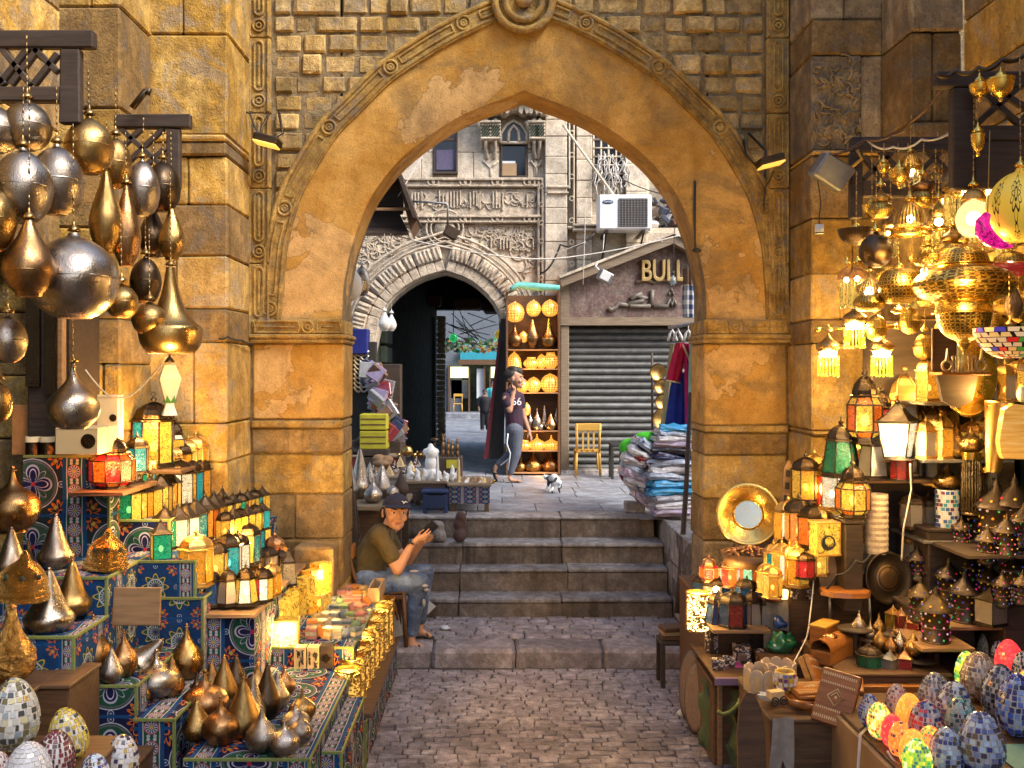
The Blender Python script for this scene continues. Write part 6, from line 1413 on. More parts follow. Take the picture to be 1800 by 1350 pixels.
lamp("red_glass_lamp",1776,[('dome',440,462,54,'pgold'),('disc',460,486,64,'redglass')],5.5,"ruby glass and gold lamp under the inked globe",300,(456,6,'bulb_white'))
lamp("lower_gold_lamp",1640,[('dome',470,500,44,'pierced'),('neck',498,508,50,'gold')],5.5,"pierced dome touching the left rim of the large disc",330,(490,7,'bulb'))
lamp("dark_drop_lamp",1782,[('drop',498,560,30,'bronze')],5.6,"dark drop pendant right of the large disc lamp",350)
for(px,yt,yb,w,d,lab,ct)in((1722,148,172,36,5.1,"small polished brass cup, left of two hung on the right lattice",130),(1759,138,172,46,5.0,"polished brass cup, right and larger of two on the lattice",125),(1719,236,268,24,5.0,"slim brass bell on the chain above the crackled globe",172),(1581,298,326,38,5.9,"brass flower cup hanging under the second lattice",250),(1553,290,306,22,6.0,"little brass rosette cup beside the flower cup",250),(1533,360,384,34,6.0,"gold flower cup above the dark bowl lamp",250)):
 t=thing("brass_cup",lab,"ceiling cup",P(px,yb,d),(0,0,0),"polished brass ceiling cups");r=w*d/F/2;h=(yb-yt)*d/F
 obj("cup",with_mat(uvmesh('bowl'),M['gold']),None,t,scl=(r,r,h));m=MB();m.ell((0,0,-.01),.012,8);obj("knob",m,M['gold'],t);hang(t,px,yt,d,ct,'chain','gold',.004)
bx=[(1548,330,5.9),(1566,372,6.1),(1622,310,6.0),(1650,352,5.8),(1672,400,5.7),(1740,300,5.4),(1764,332,5.5),(1625,440,6.1),(1556,440,6.1),(1603,462,6.0),(1664,448,6.0),(1728,452,5.7)]
for i,(px,y_,d)in enumerate(bx):lamp("small_brass_lamp",px,[('onion',y_,y_+28,32+i%3*4,('pierced','vbrass','pierced_copper')[i%3]),('disc',y_+26,y_+54,42+i%4*5,('pgold','netting')[i%2])],d,"small pierced brass lamp, %s of the rear rank of hanging lamps"%ORD[i],y_-60,(y_+38,7,'bulb'),(y_+54,y_+78,10,10,'rods_clear')if i%2 else None)
for i,(px,y_,d)in enumerate(((1762,500,5.9),(1790,520,5.7),(1600,540,6.1),(1660,560,6.2),(1625,585,6.3),(1745,545,6.1),(1540,552,6.2),(1785,470,6.0))):lamp("small_brass_lamp",px,[('dome',y_,y_+24,34,'pgold'),('bowl',y_+24,y_+48,40,'pgold')],d,"domed little brass lamp, %s of the lower rank beside the large disc"%ORD[i],y_-50,(y_+24,7,'bulb'))
br=thing("bracket_bar","turned brass rod carrying the green fringed onion lamps","brass rod",P(1505,575,6.4));L_=P(1436,578,6.4)-br.location;R_=P(1577,574,6.4)-br.location
m=MB();m.tube([L_,R_],.013,8);obj("rod",m,M['gold'],br)
for q_ in(L_,R_):m=MB();m.ell(q_,.022,8);m.ell(q_*.95,.017,8);obj("knob",m,M['gold'],br)
FG="onion lamps with green glass fringe"
for(px,yo,d,lab,ct)in((1456,585,6.3,"onion lamp with green glass fringe, left end of the brass rod",576),(1550,585,6.3,"onion lamp with green glass fringe, right end of the brass rod",574),(1502,536,6.25,"onion lamp with green glass fringe hanging above the brass rod",470)):
 t=lamp("fringed_onion_lamp",px,[('onion',yo,yo+36,42,'vbrass'),('neck',yo+34,yo+42,30,'bulb_white')],d,lab,ct,None,(yo+40,yo+76,17,18,'rods'),group=FG)
 point_in(t,6,(1,.62,.2),P(px,yo+52,d-.1),.02)
tf=thing("stained_glass_bowl","stained glass bowl lamp with blue flowers and red blossoms at the right edge","lamp",P(1776,630,5.1));s_=5.1/F;m=MB();rr=random.Random(3)
prf=dense([(14,0),(34,8),(50,24),(59,42),(60,54)],9);n=19
for j in range(8):
 for i in range(n):
  a0,a1=2*pi*(i+.06+j*.5)/n,2*pi*(i+.94+j*.5)/n;(r0,z0),(r1,z1)=prf[j],prf[j+1];z0_,z1_=z0+(z1-z0)*.07,z1-(z1-z0)*.07;o=len(m.v)
  q4=[Vector((r*s_*cos(a),r*s_*sin(a),z*s_))for r,a,z in((r0,a0+rr.uniform(-.05,.09),z0_),(r0,a1,z0_),(r1,a1+rr.uniform(-.09,.05),z1_),(r1,a0,z1_))];c=sum(q4,Vector())/4
  m.add(q4+[Vector((p.x*.96,p.y*.96,p.z))for p in q4],[(0,1,2,3),(0,4,5,1),(1,5,6,2),(2,6,7,3),(3,7,4,0)])
obj("glass_pieces",m,islands("tiffany_glass",[(.9,.55,.25),(.08,.06,.45),(.95,.65,.35),(.9,.6,.3),(.8,.03,.02),(.10,.35,.04),(.95,.6,.2),(.9,.5,.15)],.35,0,.16,jit=0),tf,kind='stuff')
m=MB();m.lathe([(r*s_*.975,z*s_)for r,z in prf],24);obj("lead_bowl",m,M['iron'],tf);m=MB();m.ell((0,0,40*s_),.03,8);obj("bulb",m,M['bulb_soft'],tf)
hang(tf,1776,575,5.1,480)
ws=thing("wall_shelf","carved wooden bracket shelf with turned columns below the disc lamp","shelf",P(1692,656,5.9));s_=5.9/F
m=MB();m.box(-44*s_,44*s_,-.06,.12,-.012,.006,.003);obj("board",m,M['orangewood'],ws)
m=MB();m.prism([(-36*s_,-.012),(36*s_,-.012),(26*s_,-50*s_),(0,-62*s_),(-26*s_,-50*s_)],.06,.1);obj("bracket_panel",m,M['darkwood'],ws)
for i,x in enumerate((-20,-14,-8,8,14,20)):m=MB();m.lathe([(.006,0),(.009,.01),(.005,.02),(.005,.08),(.009,.09),(.006,.1)],8,Matrix.Translation((x*s_,-.02,.006)));obj("column",m,M['inlay'],ws)
for x in(-30,30):m=MB();ringm(m,(x*s_,.045),.03,.008,14,yy=-.02);m.prism([((x-3)*s_,.07),((x+3)*s_,.07),(x*s_,.15)],-.03,-.01);obj("finial_scroll",m,M['inlay'],ws)
m=MB();m.box(-40*s_,4*s_,.1,.12,.0,80*s_,.004);obj("back_panel",m,M['wood'],ws)
cr=thing("crescent_plate","large gold oval plate behind the bracket shelf","plate",P(1706,720,6.05));s_=6.05/F
m=MB();m.lathe([(0,.0),(.9,.0),(1,-.05),(.95,-.02),(.0,.03)],40,Matrix.Translation((0,0,60*s_))@Matrix.Diagonal((50*s_,.3,74*s_,1))@Matrix.Rotation(pi/2,4,'X'));obj("plate",m,M['gold'],cr)
cab=thing("shelf_cabinet","dark metal shelving in shadow at the far right full of brass ware","shelving")
m=MB();m.box(2.62,3.33,6.72,6.9,.6,2.9,.006);obj("back",m,M['darkwood'],cab)
for z in(1.46,1.98,2.35):m=MB();m.box(2.75,3.33,6.2,6.72,z-.02,z,.003);obj("board",m,M['steel'],cab)
for x in(3.16,):m=MB();m.box(x,x+.05,6.18,6.2,.8,2.9);obj("perforated_post",m,M['steel'],cab)
m=MB()
for k in range(40):m.box(3.175,3.195,6.176,6.18,.85+k*.05,.87+k*.05)
obj("post_holes",m,M['shade_wall'],cab,kind='stuff')
ox=thing("onyx_slab","round striped amber onyx slab at the right edge","onyx slab",P(1790,806,5.7));s_=5.7/F
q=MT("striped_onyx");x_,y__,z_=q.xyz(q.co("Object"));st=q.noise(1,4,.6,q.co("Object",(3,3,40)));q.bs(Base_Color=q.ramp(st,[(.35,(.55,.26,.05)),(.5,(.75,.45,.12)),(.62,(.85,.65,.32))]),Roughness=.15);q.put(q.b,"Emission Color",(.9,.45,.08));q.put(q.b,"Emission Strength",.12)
m=MB();pg=[(-30,10),(-25,0),(-5,-8+8),(25,0),(40,20),(42,70),(25,92),(-8,96),(-24,86),(-30,50),(-33,30)];m.prism([(a*s_,b*s_)for a,b in pg],0,.05);obj("slab",m,q.m,ox)
eg=thing("alabaster_egg","cream alabaster egg on the shelf above the onyx slab","egg",P(1798,707,5.8));m=MB();m.ell((0,0,14*5.8/F),(.035,.035,14*5.8/F),14);obj("egg",m,M['white'],eg)
co_=thing("brass_horn","big hammered brass cone leaning beside the onyx slab","brass cone",P(1745,830,5.9),(0,.12,0));s_=5.9/F;m=MB();m.lathe([(12*s_,0),(14*s_,20*s_),(20*s_,70*s_),(26*s_,120*s_),(26*s_,124*s_),(24*s_,122*s_)],24);obj("cone",m,M['brass'],co_)
RG="lanterns on the right stall"
tl=plank("upper plank carrying the white shaded lantern",X_(1512,6.45),X_(1650,6.45),6.42,6.88,Z_(842,6.45))
lantern(1588,636,842,6.75,('straight',6,'s',False,'brass',.16,'dome'),"tallest dark brass lantern against the lit sandstone",RG,.3)
lantern(1568,592,700,6.9,('straight',6,'a',True,'brass',.2,'dome'),"golden lantern behind the tallest one near the wall",RG,.3)
lh=lantern(1520,640,780,6.5,('barrel',6,'yo',True,'iron',.21,'dome'),"long hexagonal lantern with yellow and red orange panes, hung high",RG,.15)
lantern(1548,668,790,6.6,('barrel',6,'or',True,'iron',.21,'dome'),"long red orange lantern behind the yellow paned one",RG,.4)
wl=lantern(1578,690,812,6.35,('flare',4,'w',True,'iron',.30,'cone'),"flared lantern with white shade and bright bulb",RG,pi/4+.12)
point_in(wl,14,(1,.66,.3),P(1578,775,6.2),.05)
lantern(1536,742,842,6.5,('taper',6,'s',False,'iron',.27,'dome'),"dark lantern with perforated tin sides on the upper plank",RG,.5)
lantern(1478,730,838,6.6,('taper',6,'g',False,'iron',.27,'dome'),"dark roofed lantern at the left end of the upper plank",RG)
lantern(1584,788,845,6.3,('straight',8,'r',False,'iron',.32,'flat'),"small jewelled lantern on the plank before the white shade",RG)
for i,(px,yt,yb,w)in enumerate(((1663,690,856,0),(1640,700,852,0),(1608,700,846,0))):
 lantern(px,yt,yb,6.7,('straight',6,'s',False,'brass',.13,'dome'),"tall narrow embossed brass lantern, %s of three from the right"%ORD[i],RG)
g1=lantern(1499,802,912,6.3,('barrel',8,'yoy',True,'iron',.27,'dome'),"bright yellow and orange eight sided lantern with ribbed dome",RG,.1)
wood_box("lamp_stand","wooden stand under the bright yellow and orange lantern","stand",X_(1482,6.25),X_(1516,6.25),6.22,6.5,1.0,Z_(912,6.3),'darkwood')
tier=[(1416,795,882,6.9,'yya','yellow lantern, upper left one of the right cluster'),(1432,790,884,7.0,'yay','yellow lantern beside the upper left one'),(1447,806,890,6.9,'ory','orange lantern in the upper row of the right cluster'),(1462,802,896,6.8,'wrw','white and red lantern in the upper row of the right cluster'),(1478,806,890,6.85,'twt','teal and white lantern just left of the eight sided one')]
for i,(px,yt,yb,d,c,lab)in enumerate(tier):lantern(px,yt,yb,d,('straight',6,c,True,'brass' if i%2 else 'iron',.25,'dome'),lab,RG)
g6=lantern(1385,872,952,6.7,('straight',6,'wya',True,'brass',.27,'dome'),"white yellow lantern, leftmost above the little red ones",RG)
lantern(1404,868,960,6.6,('straight',6,'aoy',True,'iron',.26,'dome'),"amber orange lantern next to the leftmost bright one",RG)
lantern(1425,880,962,6.5,('straight',6,'wgo',True,'iron',.26,'dome'),"green and white lantern left of the moon lamp",RG)
lantern(1442,884,966,6.5,('straight',6,'yow',True,'brass',.26,'dome'),"yellow lantern directly behind the moon lamp",RG)
ml=thing("moon_lamp","yellow square lamp with a black crescent moon cut out","lamp",P(1457,978,6.25),(0,0,.15));s_=6.25/F
m=MB();m.box(-21*s_,21*s_,0,.12,3*s_,58*s_,.004);obj("body",m,M['Ly'],ml);m=MB();m.box(-23*s_,23*s_,-.01,.13,0,4*s_,.003);m.box(-22*s_,22*s_,-.006,.13,57*s_,60*s_,.002);m.box(-22*s_,-20*s_,-.004,.004,0,58*s_);m.box(20*s_,22*s_,-.004,.004,0,58*s_);obj("frame",m,M['yellowwood'],ml)
m=MB();ringm(m,(-2*s_,24*s_),12*s_,.006,22,yy=-.006);m.prism([(-2*s_+12*s_*cos(a),24*s_+12*s_*sin(a))for a in[pi*.75+pi*1.1*k/12 for k in range(13)]]+[(2*s_+10*s_*cos(a),27*s_+10*s_*sin(a))for a in[pi*1.85-pi*1.1*k/12 for k in range(13)]],-.008,-.002);obj("moon_cutout",m,M['rope'],ml)
low=[(1360,950,1010,6.5,'wyt',0),(1374,948,1014,6.45,'tyw',0),(1388,950,1022,6.4,'ywy',0),(1400,954,1030,6.35,'aya',0),(1346,985,1040,6.4,'yw',0),(1358,990,1050,6.3,'ya',0)]
for i,(px,yt,yb,d,c,_)in enumerate(low):lantern(px,yt,yb,d,('straight',6,c,True,'brass',.26,'dome'),"%s lantern from the left in the crowded lower right row"%ORD[i],RG)
lantern(1414,966,1016,6.3,('straight',8,'r',True,'iron',.34,'dome'),"round red glass lantern with jewelled top right of the crowded row",RG)
lantern(1246,972,1022,6.9,('barrel',6,'ro',True,'copper',.34,'dome'),"small red lantern, leftmost on the right stall",RG)
lantern(1283,980,1030,6.9,('straight',8,'row',True,'copper',.34,'dome'),"small red and orange lantern beside the leftmost red one",RG)
lantern(1318,978,1036,6.8,('straight',6,'to',True,'iron',.27,'dome'),"orange and blue lantern in front of the brass plate foot",RG)
lantern(1262,1030,1100,6.6,('taper',6,'b',False,'iron',.3,'dome'),"unlit lantern with dark blue panes at the left end of the plank",RG)
lantern(1288,1034,1102,6.5,('straight',6,'br',False,'iron',.34,'dome'),"lantern with one blue and one red pane on the plank",RG,.55)
lantern(1322,1030,1100,6.6,('taper',6,'s',False,'iron',.27,'dome'),"grey tin lantern, left of the two identical ones on the plank",RG)
lantern(1343,1034,1100,6.6,('taper',6,'s',False,'iron',.27,'dome'),"grey tin lantern, right of the two identical ones on the plank",RG)
lantern(1358,1012,1056,6.5,('straight',6,'r',False,'iron',.36,'dome'),"squat dark lantern on the canvas covered stool",RG)
for i,(px,yt,yb,d)in enumerate(((1234,1005,1052,7.0),(1252,1010,1060,6.9),(1270,1002,1056,6.95),(1300,1006,1060,6.9),(1312,1012,1064,6.75),(1330,1008,1062,6.85),(1345,1018,1068,6.7))):
 lantern(px,yt,yb,d,('straight',6,'s' if i%2 else 'b',False,'iron',.34,'dome'),"small dark lantern, %s from the left in the dim row behind the plank"%ORD[i],"dim little lanterns behind the plank")
t=thing("lit_bulb","bare glowing bulb among the dim little lanterns","light bulb",P(1259,1040,6.75));m=MB();m.ell((0,0,.015),.022,10);obj("bulb",m,M['bulb'],t);m=MB();m.tube([(0,0,0),(0,.05,-.04)],.01,5);obj("socket",m,M['rope'],t)
t=thing("script_cylinder_lamp","white glowing cylinder lamp with dark script at the street corner","cylinder lamp",P(1227,1108,6.7));s_=6.7/F
m=MB();m.lathe([(21*s_,0),(21*s_,66*s_)],26);obj("cut_shell",m,M['script'],t);m=MB();m.lathe([(18.5*s_,.01),(18.5*s_,62*s_)],20);obj("parchment",m,emis("white_parchment_lit",(1,.66,.22),3.0),t);point_in(t,6,WARM,P(1222,1030,6.6),.03)
m=MB();m.lathe([(22*s_,65*s_),(22*s_,68*s_),(20*s_,68*s_)],26);obj("rim",m,M['gold'],t)
t=thing("cone_shade","tall pleated cream paper lamp shade beside the eight sided lantern","lamp shade",P(1541,972,6.35));s_=6.35/F;m=MB()
m.lathe([(19*s_+(.8*s_ if k%2 else 0),k*5.2*s_)for k in range(21)],22,None,False);obj("shade",m,M['canvasw']if 'canvasw' in M else M['white'],t)
pt_=thing("mirror_plate","round engraved brass plate with a mirror centre leaning on the pier","brass plate",P(1315,962,7.05),(-.12,0,-.25));s_=7.05/F;c_=57*s_
q=MT("engraved_brass");x_,y__,z_=q.xyz(q.co("Object"));zz=z_-c_;r_=(x_*x_+zz*zz)**.5;an=zz.at2(x_)
ring_=((r_-.155)*(r_-.155)+(((an*(9/(2*pi))).mod(1.0)-.5)*.107)**2)**.5
ln_=(ring_-.03).abs().lt(.0022).mx((ring_-.02).abs().lt(.0014)).mx((r_-.112).abs().lt(.0018)).mx((r_-.2).abs().lt(.002)).mx(((an*60).cos()).gt(.7)*ring_.lt(.02))
q.bs(Base_Color=q.mix(ln_*.75,(.78,.50,.14),(.25,.13,.03)),Metallic=1.0,Roughness=.26);q.ln(q.bump(ln_,.4,.003),q.b.inputs["Normal"])
MP=Matrix.Translation((0,0,c_))@Matrix.Rotation(pi/2,4,'X')
m=MB();m.lathe([(.0,.0),(.100,.0),(.102,.006),(.21,.012),(.226,.018),(.23,.012),(.226,.0)],48,MP);obj("plate",m,q.m,pt_)
m=MB();m.lathe([(0,.007),(.098,.007)],32,MP);obj("mirror",m,M['mirror'],pt_);m=MB();m.tube([(.1*cos(2*pi*k/30),-.009,c_+.1*sin(2*pi*k/30))for k in range(31)],.004,6,False);obj("mirror_rim",m,M['gold'],pt_)
bk=thing("date_basket","dark basket of little brown beads below the brass plate","basket",P(1318,998,6.85));m=MB();m.lathe([(0,.05),(.16,.06),(.2,.11),(.205,.115),(.17,.02),(0,0)],24);obj("bowl",m,M['wood'],bk)
m=MB();rr=random.Random(8)
for k in range(130):a=rr.uniform(0,6.3);q_=rr.uniform(0,.17);m.ell((q_*cos(a),q_*sin(a),.09+.05*(1-q_/.17)+rr.uniform(0,.02)),(.014,.018,.011),5)
obj("beads",m,M['copper'],bk,kind='stuff')
cl=thing("wooden_ladder_toy","narrow wooden frame with dark square windows standing by the pier edge","frame",P(1380,900,7.0),(0,.08,0));s_=7.0/F
m=MB();m.prism([(-8*s_,0),(8*s_,0),(8*s_,78*s_),(0,92*s_),(-8*s_,78*s_)],0,.03);obj("board",m,M['palewood'],cl)
for k in range(3):m=MB();m.box(-4*s_,4*s_,-.004,.0,(18+k*22)*s_,(30+k*22)*s_);obj("dark_window",m,M['rope'],cl)
wood_box("display_table","wooden table under the crowded lanterns by the pier","table",1.98,2.52,6.5,7.38,0,Z_(976,6.6),'wood')
wood_box("display_step","short wooden step behind the crowded lanterns","display step",2.10,2.60,6.75,7.38,1.30,1.47,'wood')
wood_box("wall_ledge","low ledge by the pier carrying the small red lanterns and plate","ledge",X_(1228,7.0),1.97,6.7,7.75,.0,Z_(1058,6.85),'wood')
plank("plank shelf with the blue and red paned lantern",X_(1250,6.45),X_(1352,6.45),6.4,6.72,Z_(1101,6.5))
tr_=thing("tray_table","low tray table covered with a striped cloth holding inlaid boxes","table")
m=MB();m.box(X_(1233,6.55),X_(1332,6.2),6.15,6.95,.58,.60,.006);obj("top",m,M['wood'],tr_)
m=MB();m.box(X_(1235,6.5),X_(1332,6.2),6.13,6.15,.555,.603,.003);obj("striped_edge",m,islands("purple_cloth",[(.16,.10,.20),(.3,.12,.08)],.8),tr_)
for x,y in((X_(1250,6.5),6.25),(X_(1325,6.2),6.25),(X_(1255,6.6),6.85),(X_(1320,6.4),6.85)):m=MB();m.box(x-.015,x+.015,y-.015,y+.015,0,.58,.003);obj("leg",m,M['palewood'],tr_)
q=MT("mother_of_pearl");co=q.co("Object");v_=q.vor(60,co,'DISTANCE_TO_EDGE');vc=q.vor(60,co,'F1','Color');q.bs(Base_Color=q.mix(v_.lt(.06),q.ramp(vc,[(0,(.05,.04,.04)),(.35,(.5,.48,.46)),(.55,(.10,.06,.05)),(.7,(.55,.45,.4))],True),(.03,.02,.02)),Roughness=.25);M['nacre']=q.m
for(pa,pb,ya,yb,d,lab)in((1290,1320,1108,1137,6.45,"inlaid box with pale mirror front, largest on the tray table"),(1272,1292,1120,1138,6.35,"little square inlaid box beside the mirror fronted one"),(1252,1274,1122,1140,6.3,"little inlaid box nearest the tray table corner"),(1240,1262,1090,1126,6.7,"tall inlaid box at the left end of the tray table"),(1330,1342,1112,1140,6.4,"slim dark inlaid box at the right end of the tray table")):
 x0,x1=X_(pa,d),X_(pb,d);w=(x1-x0)/2;h=(yb-ya)*d/F;t=thing("inlaid_box",lab,"box",((x0+x1)/2,d,.60),(0,0,R.uniform(-.2,.1)),"mother of pearl boxes")
 m=MB();m.box(-w,w,0,w*1.6,0,h*.72,.002);obj("body",m,M['nacre'],t);m=MB();m.box(-w*1.03,w*1.03,-.003,w*1.65,h*.74,h,.004);obj("lid",m,M['nacre'],t)
 if pa==1290:m=MB();m.box(-w*.5,w*.5,-.005,-.001,h*.15,h*.6,.002);obj("mirror",m,M['mirror'],t)
st=thing("covered_stool","stool draped with grey canvas between the plank and the wooden chests","stool")
x0,x1=X_(1350,6.5),X_(1448,6.5);zt=Z_(1056,6.5);m=MB();vs=[];nx,ny=12,5
for j in range(ny+1):
 for i in range(nx+1):
  u=i/nx;x=x0+(x1-x0)*u
  if j<=2:vs.append((x,7.05-j*.25,zt+.004*sin(i*2.1)))
  else:dr=(j-2)*(.055+(.09 if i<2 else .035*abs(sin(i*.9))));vs.append((x+.01*sin(j*2+i),6.55-.015-.012*sin(i*1.7),zt-dr))
m.add(vs,[(j*(nx+1)+i,j*(nx+1)+i+1,(j+1)*(nx+1)+i+1,(j+1)*(nx+1)+i)for j in range(ny)for i in range(nx)],True)
m.add([(x0,6.56,zt),(x0-.02,6.54,zt-.25),(x0-.01,6.53,zt-.48),(x0+.04,6.53,zt-.5),(x0+.07,6.54,zt-.2),(x0+.07,6.55,zt)],[(0,1,4,5),(1,2,3,4)]);obj("drape",m,M['canvas'],st)
m=MB();m.box(x0+.02,x1-.02,6.57,7.04,zt-.05,zt-.008);obj("seat",m,M['darkwood'],st)
for x in(x0+.04,x1-.05):m=MB();m.box(x,x+.035,6.58,6.62,0,zt-.05);obj("leg",m,M['darkwood'],st)
m=MB();m.box(x0+.06,x1-.1,6.9,7.04,zt-.4,zt-.2);obj("carton_inside",m,M['card'],st)
cu_=thing("table_harp","little curved wooden stand with small cups on the canvas stool","stand",P(1400,1056,6.55));s_=6.55/F;m=MB();m.box(-28*s_,22*s_,0,.1,0,4*s_,.002);obj("base",m,M['orangewood'],cu_);m=MB();m.tube([(10*s_,.03,4*s_),(10*s_,.03,25*s_),(4*s_,.03,48*s_),(-12*s_,.03,76*s_),(-16*s_,.03,80*s_)],[.012,.011,.01,.007,.004],6);obj("curved_arm",m,M['orangewood'],cu_)
for i,(x,mt)in enumerate(((1378,'bulb_soft'),(1396,'nacre'),(1424,'nacre'))):
 t=thing("small_cup",["amber glowing glass cup on the curved stand","inlaid little cup in the middle of the curved stand","inlaid little cup at the right end of the canvas stool"][i],"cup",P(x,1052,6.45));m=MB();m.lathe([(0,0),(.024,0),(.028,.05),(.024,.056),(.022,.05),(.0,.01)],16);obj("cup",m,M[mt],t)
bag=thing("plastic_bag","crumpled shiny green plastic bag under the canvas stool","plastic bag",P(1374,1150,6.4),None,None,.72);m=MB();m.ell((0,0,.09),(.13,.1,.10),40)
m.v=[tuple(Vector(v)*(1+.25*noise.noise(Vector(v)*12)+.16*noise.noise(Vector(v)*35)))for v in m.v];obj("bag",m,plain("green_plastic",(.01,.15,.07),.2,(.005,.09,.04),30,.6,spec=.8),bag)
m=MB();m.ell((.0,.04,.27),(.07,.05,.05),14);m.v=[tuple(Vector(v)*(1+.2*noise.noise(Vector(v)*18)))for v in m.v];obj("blue_flap",m,plain("blue_plastic",(.02,.07,.30),.2,spec=.8),bag)
wood_box("bag_shelf","low plank box under the green plastic bag","box",X_(1345,6.2),X_(1420,6.2),6.15,6.5,0,Z_(1150,6.35),'wood')
FT=wood_box("display_table","worn wooden table with carved boxes and baskets at the street edge","table",X_(1352,5.28),X_(1508,5.28),5.25,5.95,0,.66,'wood')
m=MB();vs=[]
for j in range(7):
 for i in range(5):vs.append((X_(1356+i*9-j*1.5*(i==0),5.25),5.225-.018*sin(i*1.7+j*.4),.675-j*(.05+.012*sin(i*2.2))))
m.add(vs,[(j*5+i,j*5+i+1,j*5+i+6,j*5+i+5)for j in range(6)for i in range(4)],True);tag(obj("canvas_sack",m,M['canvas']),"grey canvas rag hanging over the corner of the worn table","rag")
bo=thing("leaning_board","rounded old wooden board leaning on the worn table","board",P(1322,1352,5.25),(-.1,0,0));s_=5.25/F
m=MB();pg=[(-24,-30),(24,-30),(25,60),(20,100),(8,128),(-6,132),(-18,110),(-24,60)];m.prism([(a*s_,b*s_)for a,b in pg],0,.03);obj("board",m,M['wood'],bo)
for i,(a,d,lean)in enumerate(((1206,7.0,.1),(1217,6.75,.08))):
 t=thing("leaning_tray","long oval wooden tray on edge by the street, %s of two"%("farther" if i==0 else "nearer"),"tray",(X_(a,d),d,.02),(0,lean,.25),"oval trays leaning at the street edge");h=(1235-1092)*d/F*.86;m=MB()
 m.lathe([(0,-.02),(.8,-.02),(1,.01),(.97,.02),(.78,0),(0,.0)],26,Matrix.Translation((0,0,h*.5))@Matrix.Diagonal((.05,.17,h*.5,1))@Matrix.Rotation(pi/2,4,'Y'));obj("tray",m,plain("grey_wood_%d"%i,(.22,.16,.13),.6,(.14,.10,.08),wood=True,bump=.3),t)
for i,(px,d)in enumerate(((1183,7.9),)):
 t=thing("street_stool","small dark wooden stool with books on it at the kerb","stool",(X_(px,d),d,0));m=MB();m.box(-.12,.12,-.12,.12,.34,.37,.005);obj("seat",m,M['darkwood'],t)
 for a in(-.1,.1):
  for b in(-.1,.1):m=MB();m.box(a-.018,a+.018,b-.018,b+.018,0,.34,.003);obj("leg",m,M['darkwood'],t)
 for k in range(3):m=MB();m.box(-.10,.10,-.08,.08,.372+k*.035,.402+k*.035,.004,0,(0,0,.1*k));tag(obj("book",m,M['card' if k%2 else 'wood'],None,(X_(px,d),d,0)),"%s book of the small pile on the kerb stool"%("lowest","middle","topmost")[k],"book","books on the kerb stool")
PB="white scalloped baskets"
for i,(px,yb,d,s)in enumerate(((1338,1202,5.75,1.0),(1368,1190,5.85,1.0))):
 t=thing("scalloped_basket","cream basket with scalloped rim, %s of the two"%("left" if i==0 else "right"),"basket",(X_(px,d),d,.66),(0,0,.2),PB);sc_=30*d/F;n=9
 for k in range(n):
  a=2*pi*k/n;w=sc_*sin(pi/n)*.98;h=.15;pp=[(-w,0),(w,0),(w*1.0,h*.72)]+[(w*cos(q_),h*.72+w*.8*sin(q_))for q_ in(pi*.25,pi*.5,pi*.75)]+[(-w,h*.72)]
  m=MB();m.prism(pp,-.004,.004);Mx=Matrix.Rotation(a,4,'Z')@Matrix.Translation((0,-sc_*cos(pi/n),0));m.v=[tuple(Mx@Vector(v))for v in m.v];obj("panel",m,M['canvasw'],t)
  m=MB();m.prism([(-w*.7,.01),(w*.7,.01),(w*.7,h*.55),(0,h*.72),(-w*.7,h*.55)],-.006,-.003);m.v=[tuple(Mx@Vector(v))for v in m.v];obj("pattern_panel",m,M['inlay'],t)
t=thing("mosaic_bowl","small footed bowl with white, purple and yellow mosaic","bowl",P(1380,1216,5.55));s_=5.55/F;m=MB();m.lathe([(a*s_,b*s_)for a,b in dense([(10,0),(16,8),(20,20),(18,34),(16,38),(14,36),(12,20),(0,10)],16)],22);obj("bowl",m,islands("mosaic_bowl_paint",[(.45,.3,.05)],.3),t)
m=MB()
for j in range(4):
 for i in range(14):a=2*pi*i/14;r=(17,20,20.5,18.6)[j]*s_;m.box(r-.002,r+.003,-.010,.010,(8+j*7)*s_,(13.5+j*7)*s_,0,0,(0,0,a),(0,0,0))
obj("mosaic",m,islands("mosaic_chips",[(.6,.6,.65),(.12,.03,.2),(.6,.4,.05),(.15,.2,.45),(.55,.55,.6)],.2),t,kind='stuff')
t=thing("fan_shell_tray","cream star shaped napkin tray in front of the scalloped baskets","tray",P(1352,1230,5.45),(0,.1,.4));s_=5.45/F;m=MB();pg=[(28*s_*(1 if k%2 else .6)*cos(2*pi*k/10),20*s_*(1 if k%2 else .6)*sin(2*pi*k/10))for k in range(10)]
m.add([(x,y,.03)for x,y in pg]+[(x*.6,y*.6,0)for x,y in pg]+[(0,0,0)],[(k,(k+1)%10,10+(k+1)%10,10+k)for k in range(10)]+[(10+k,10+(k+1)%10,20)for k in range(10)]);obj("tray",m,M['white'],t)
t=thing("toy_cart","little white openwork cart with a spoked wheel on the worn table","toy",P(1368,1240,5.32),(0,0,.35));s_=5.32/F;m=MB();m.box(-14*s_,14*s_,0,.05,10*s_,24*s_,.002);obj("cart_body",m,M['inlay'],t)
for x in(-8,10):m=MB();ringm(m,(x*s_,8*s_),7*s_,.004,14,yy=-.006);ringm(m,(x*s_,8*s_),3*s_,.003,10,yy=-.006);obj("wheel",m,M['rope'],t)
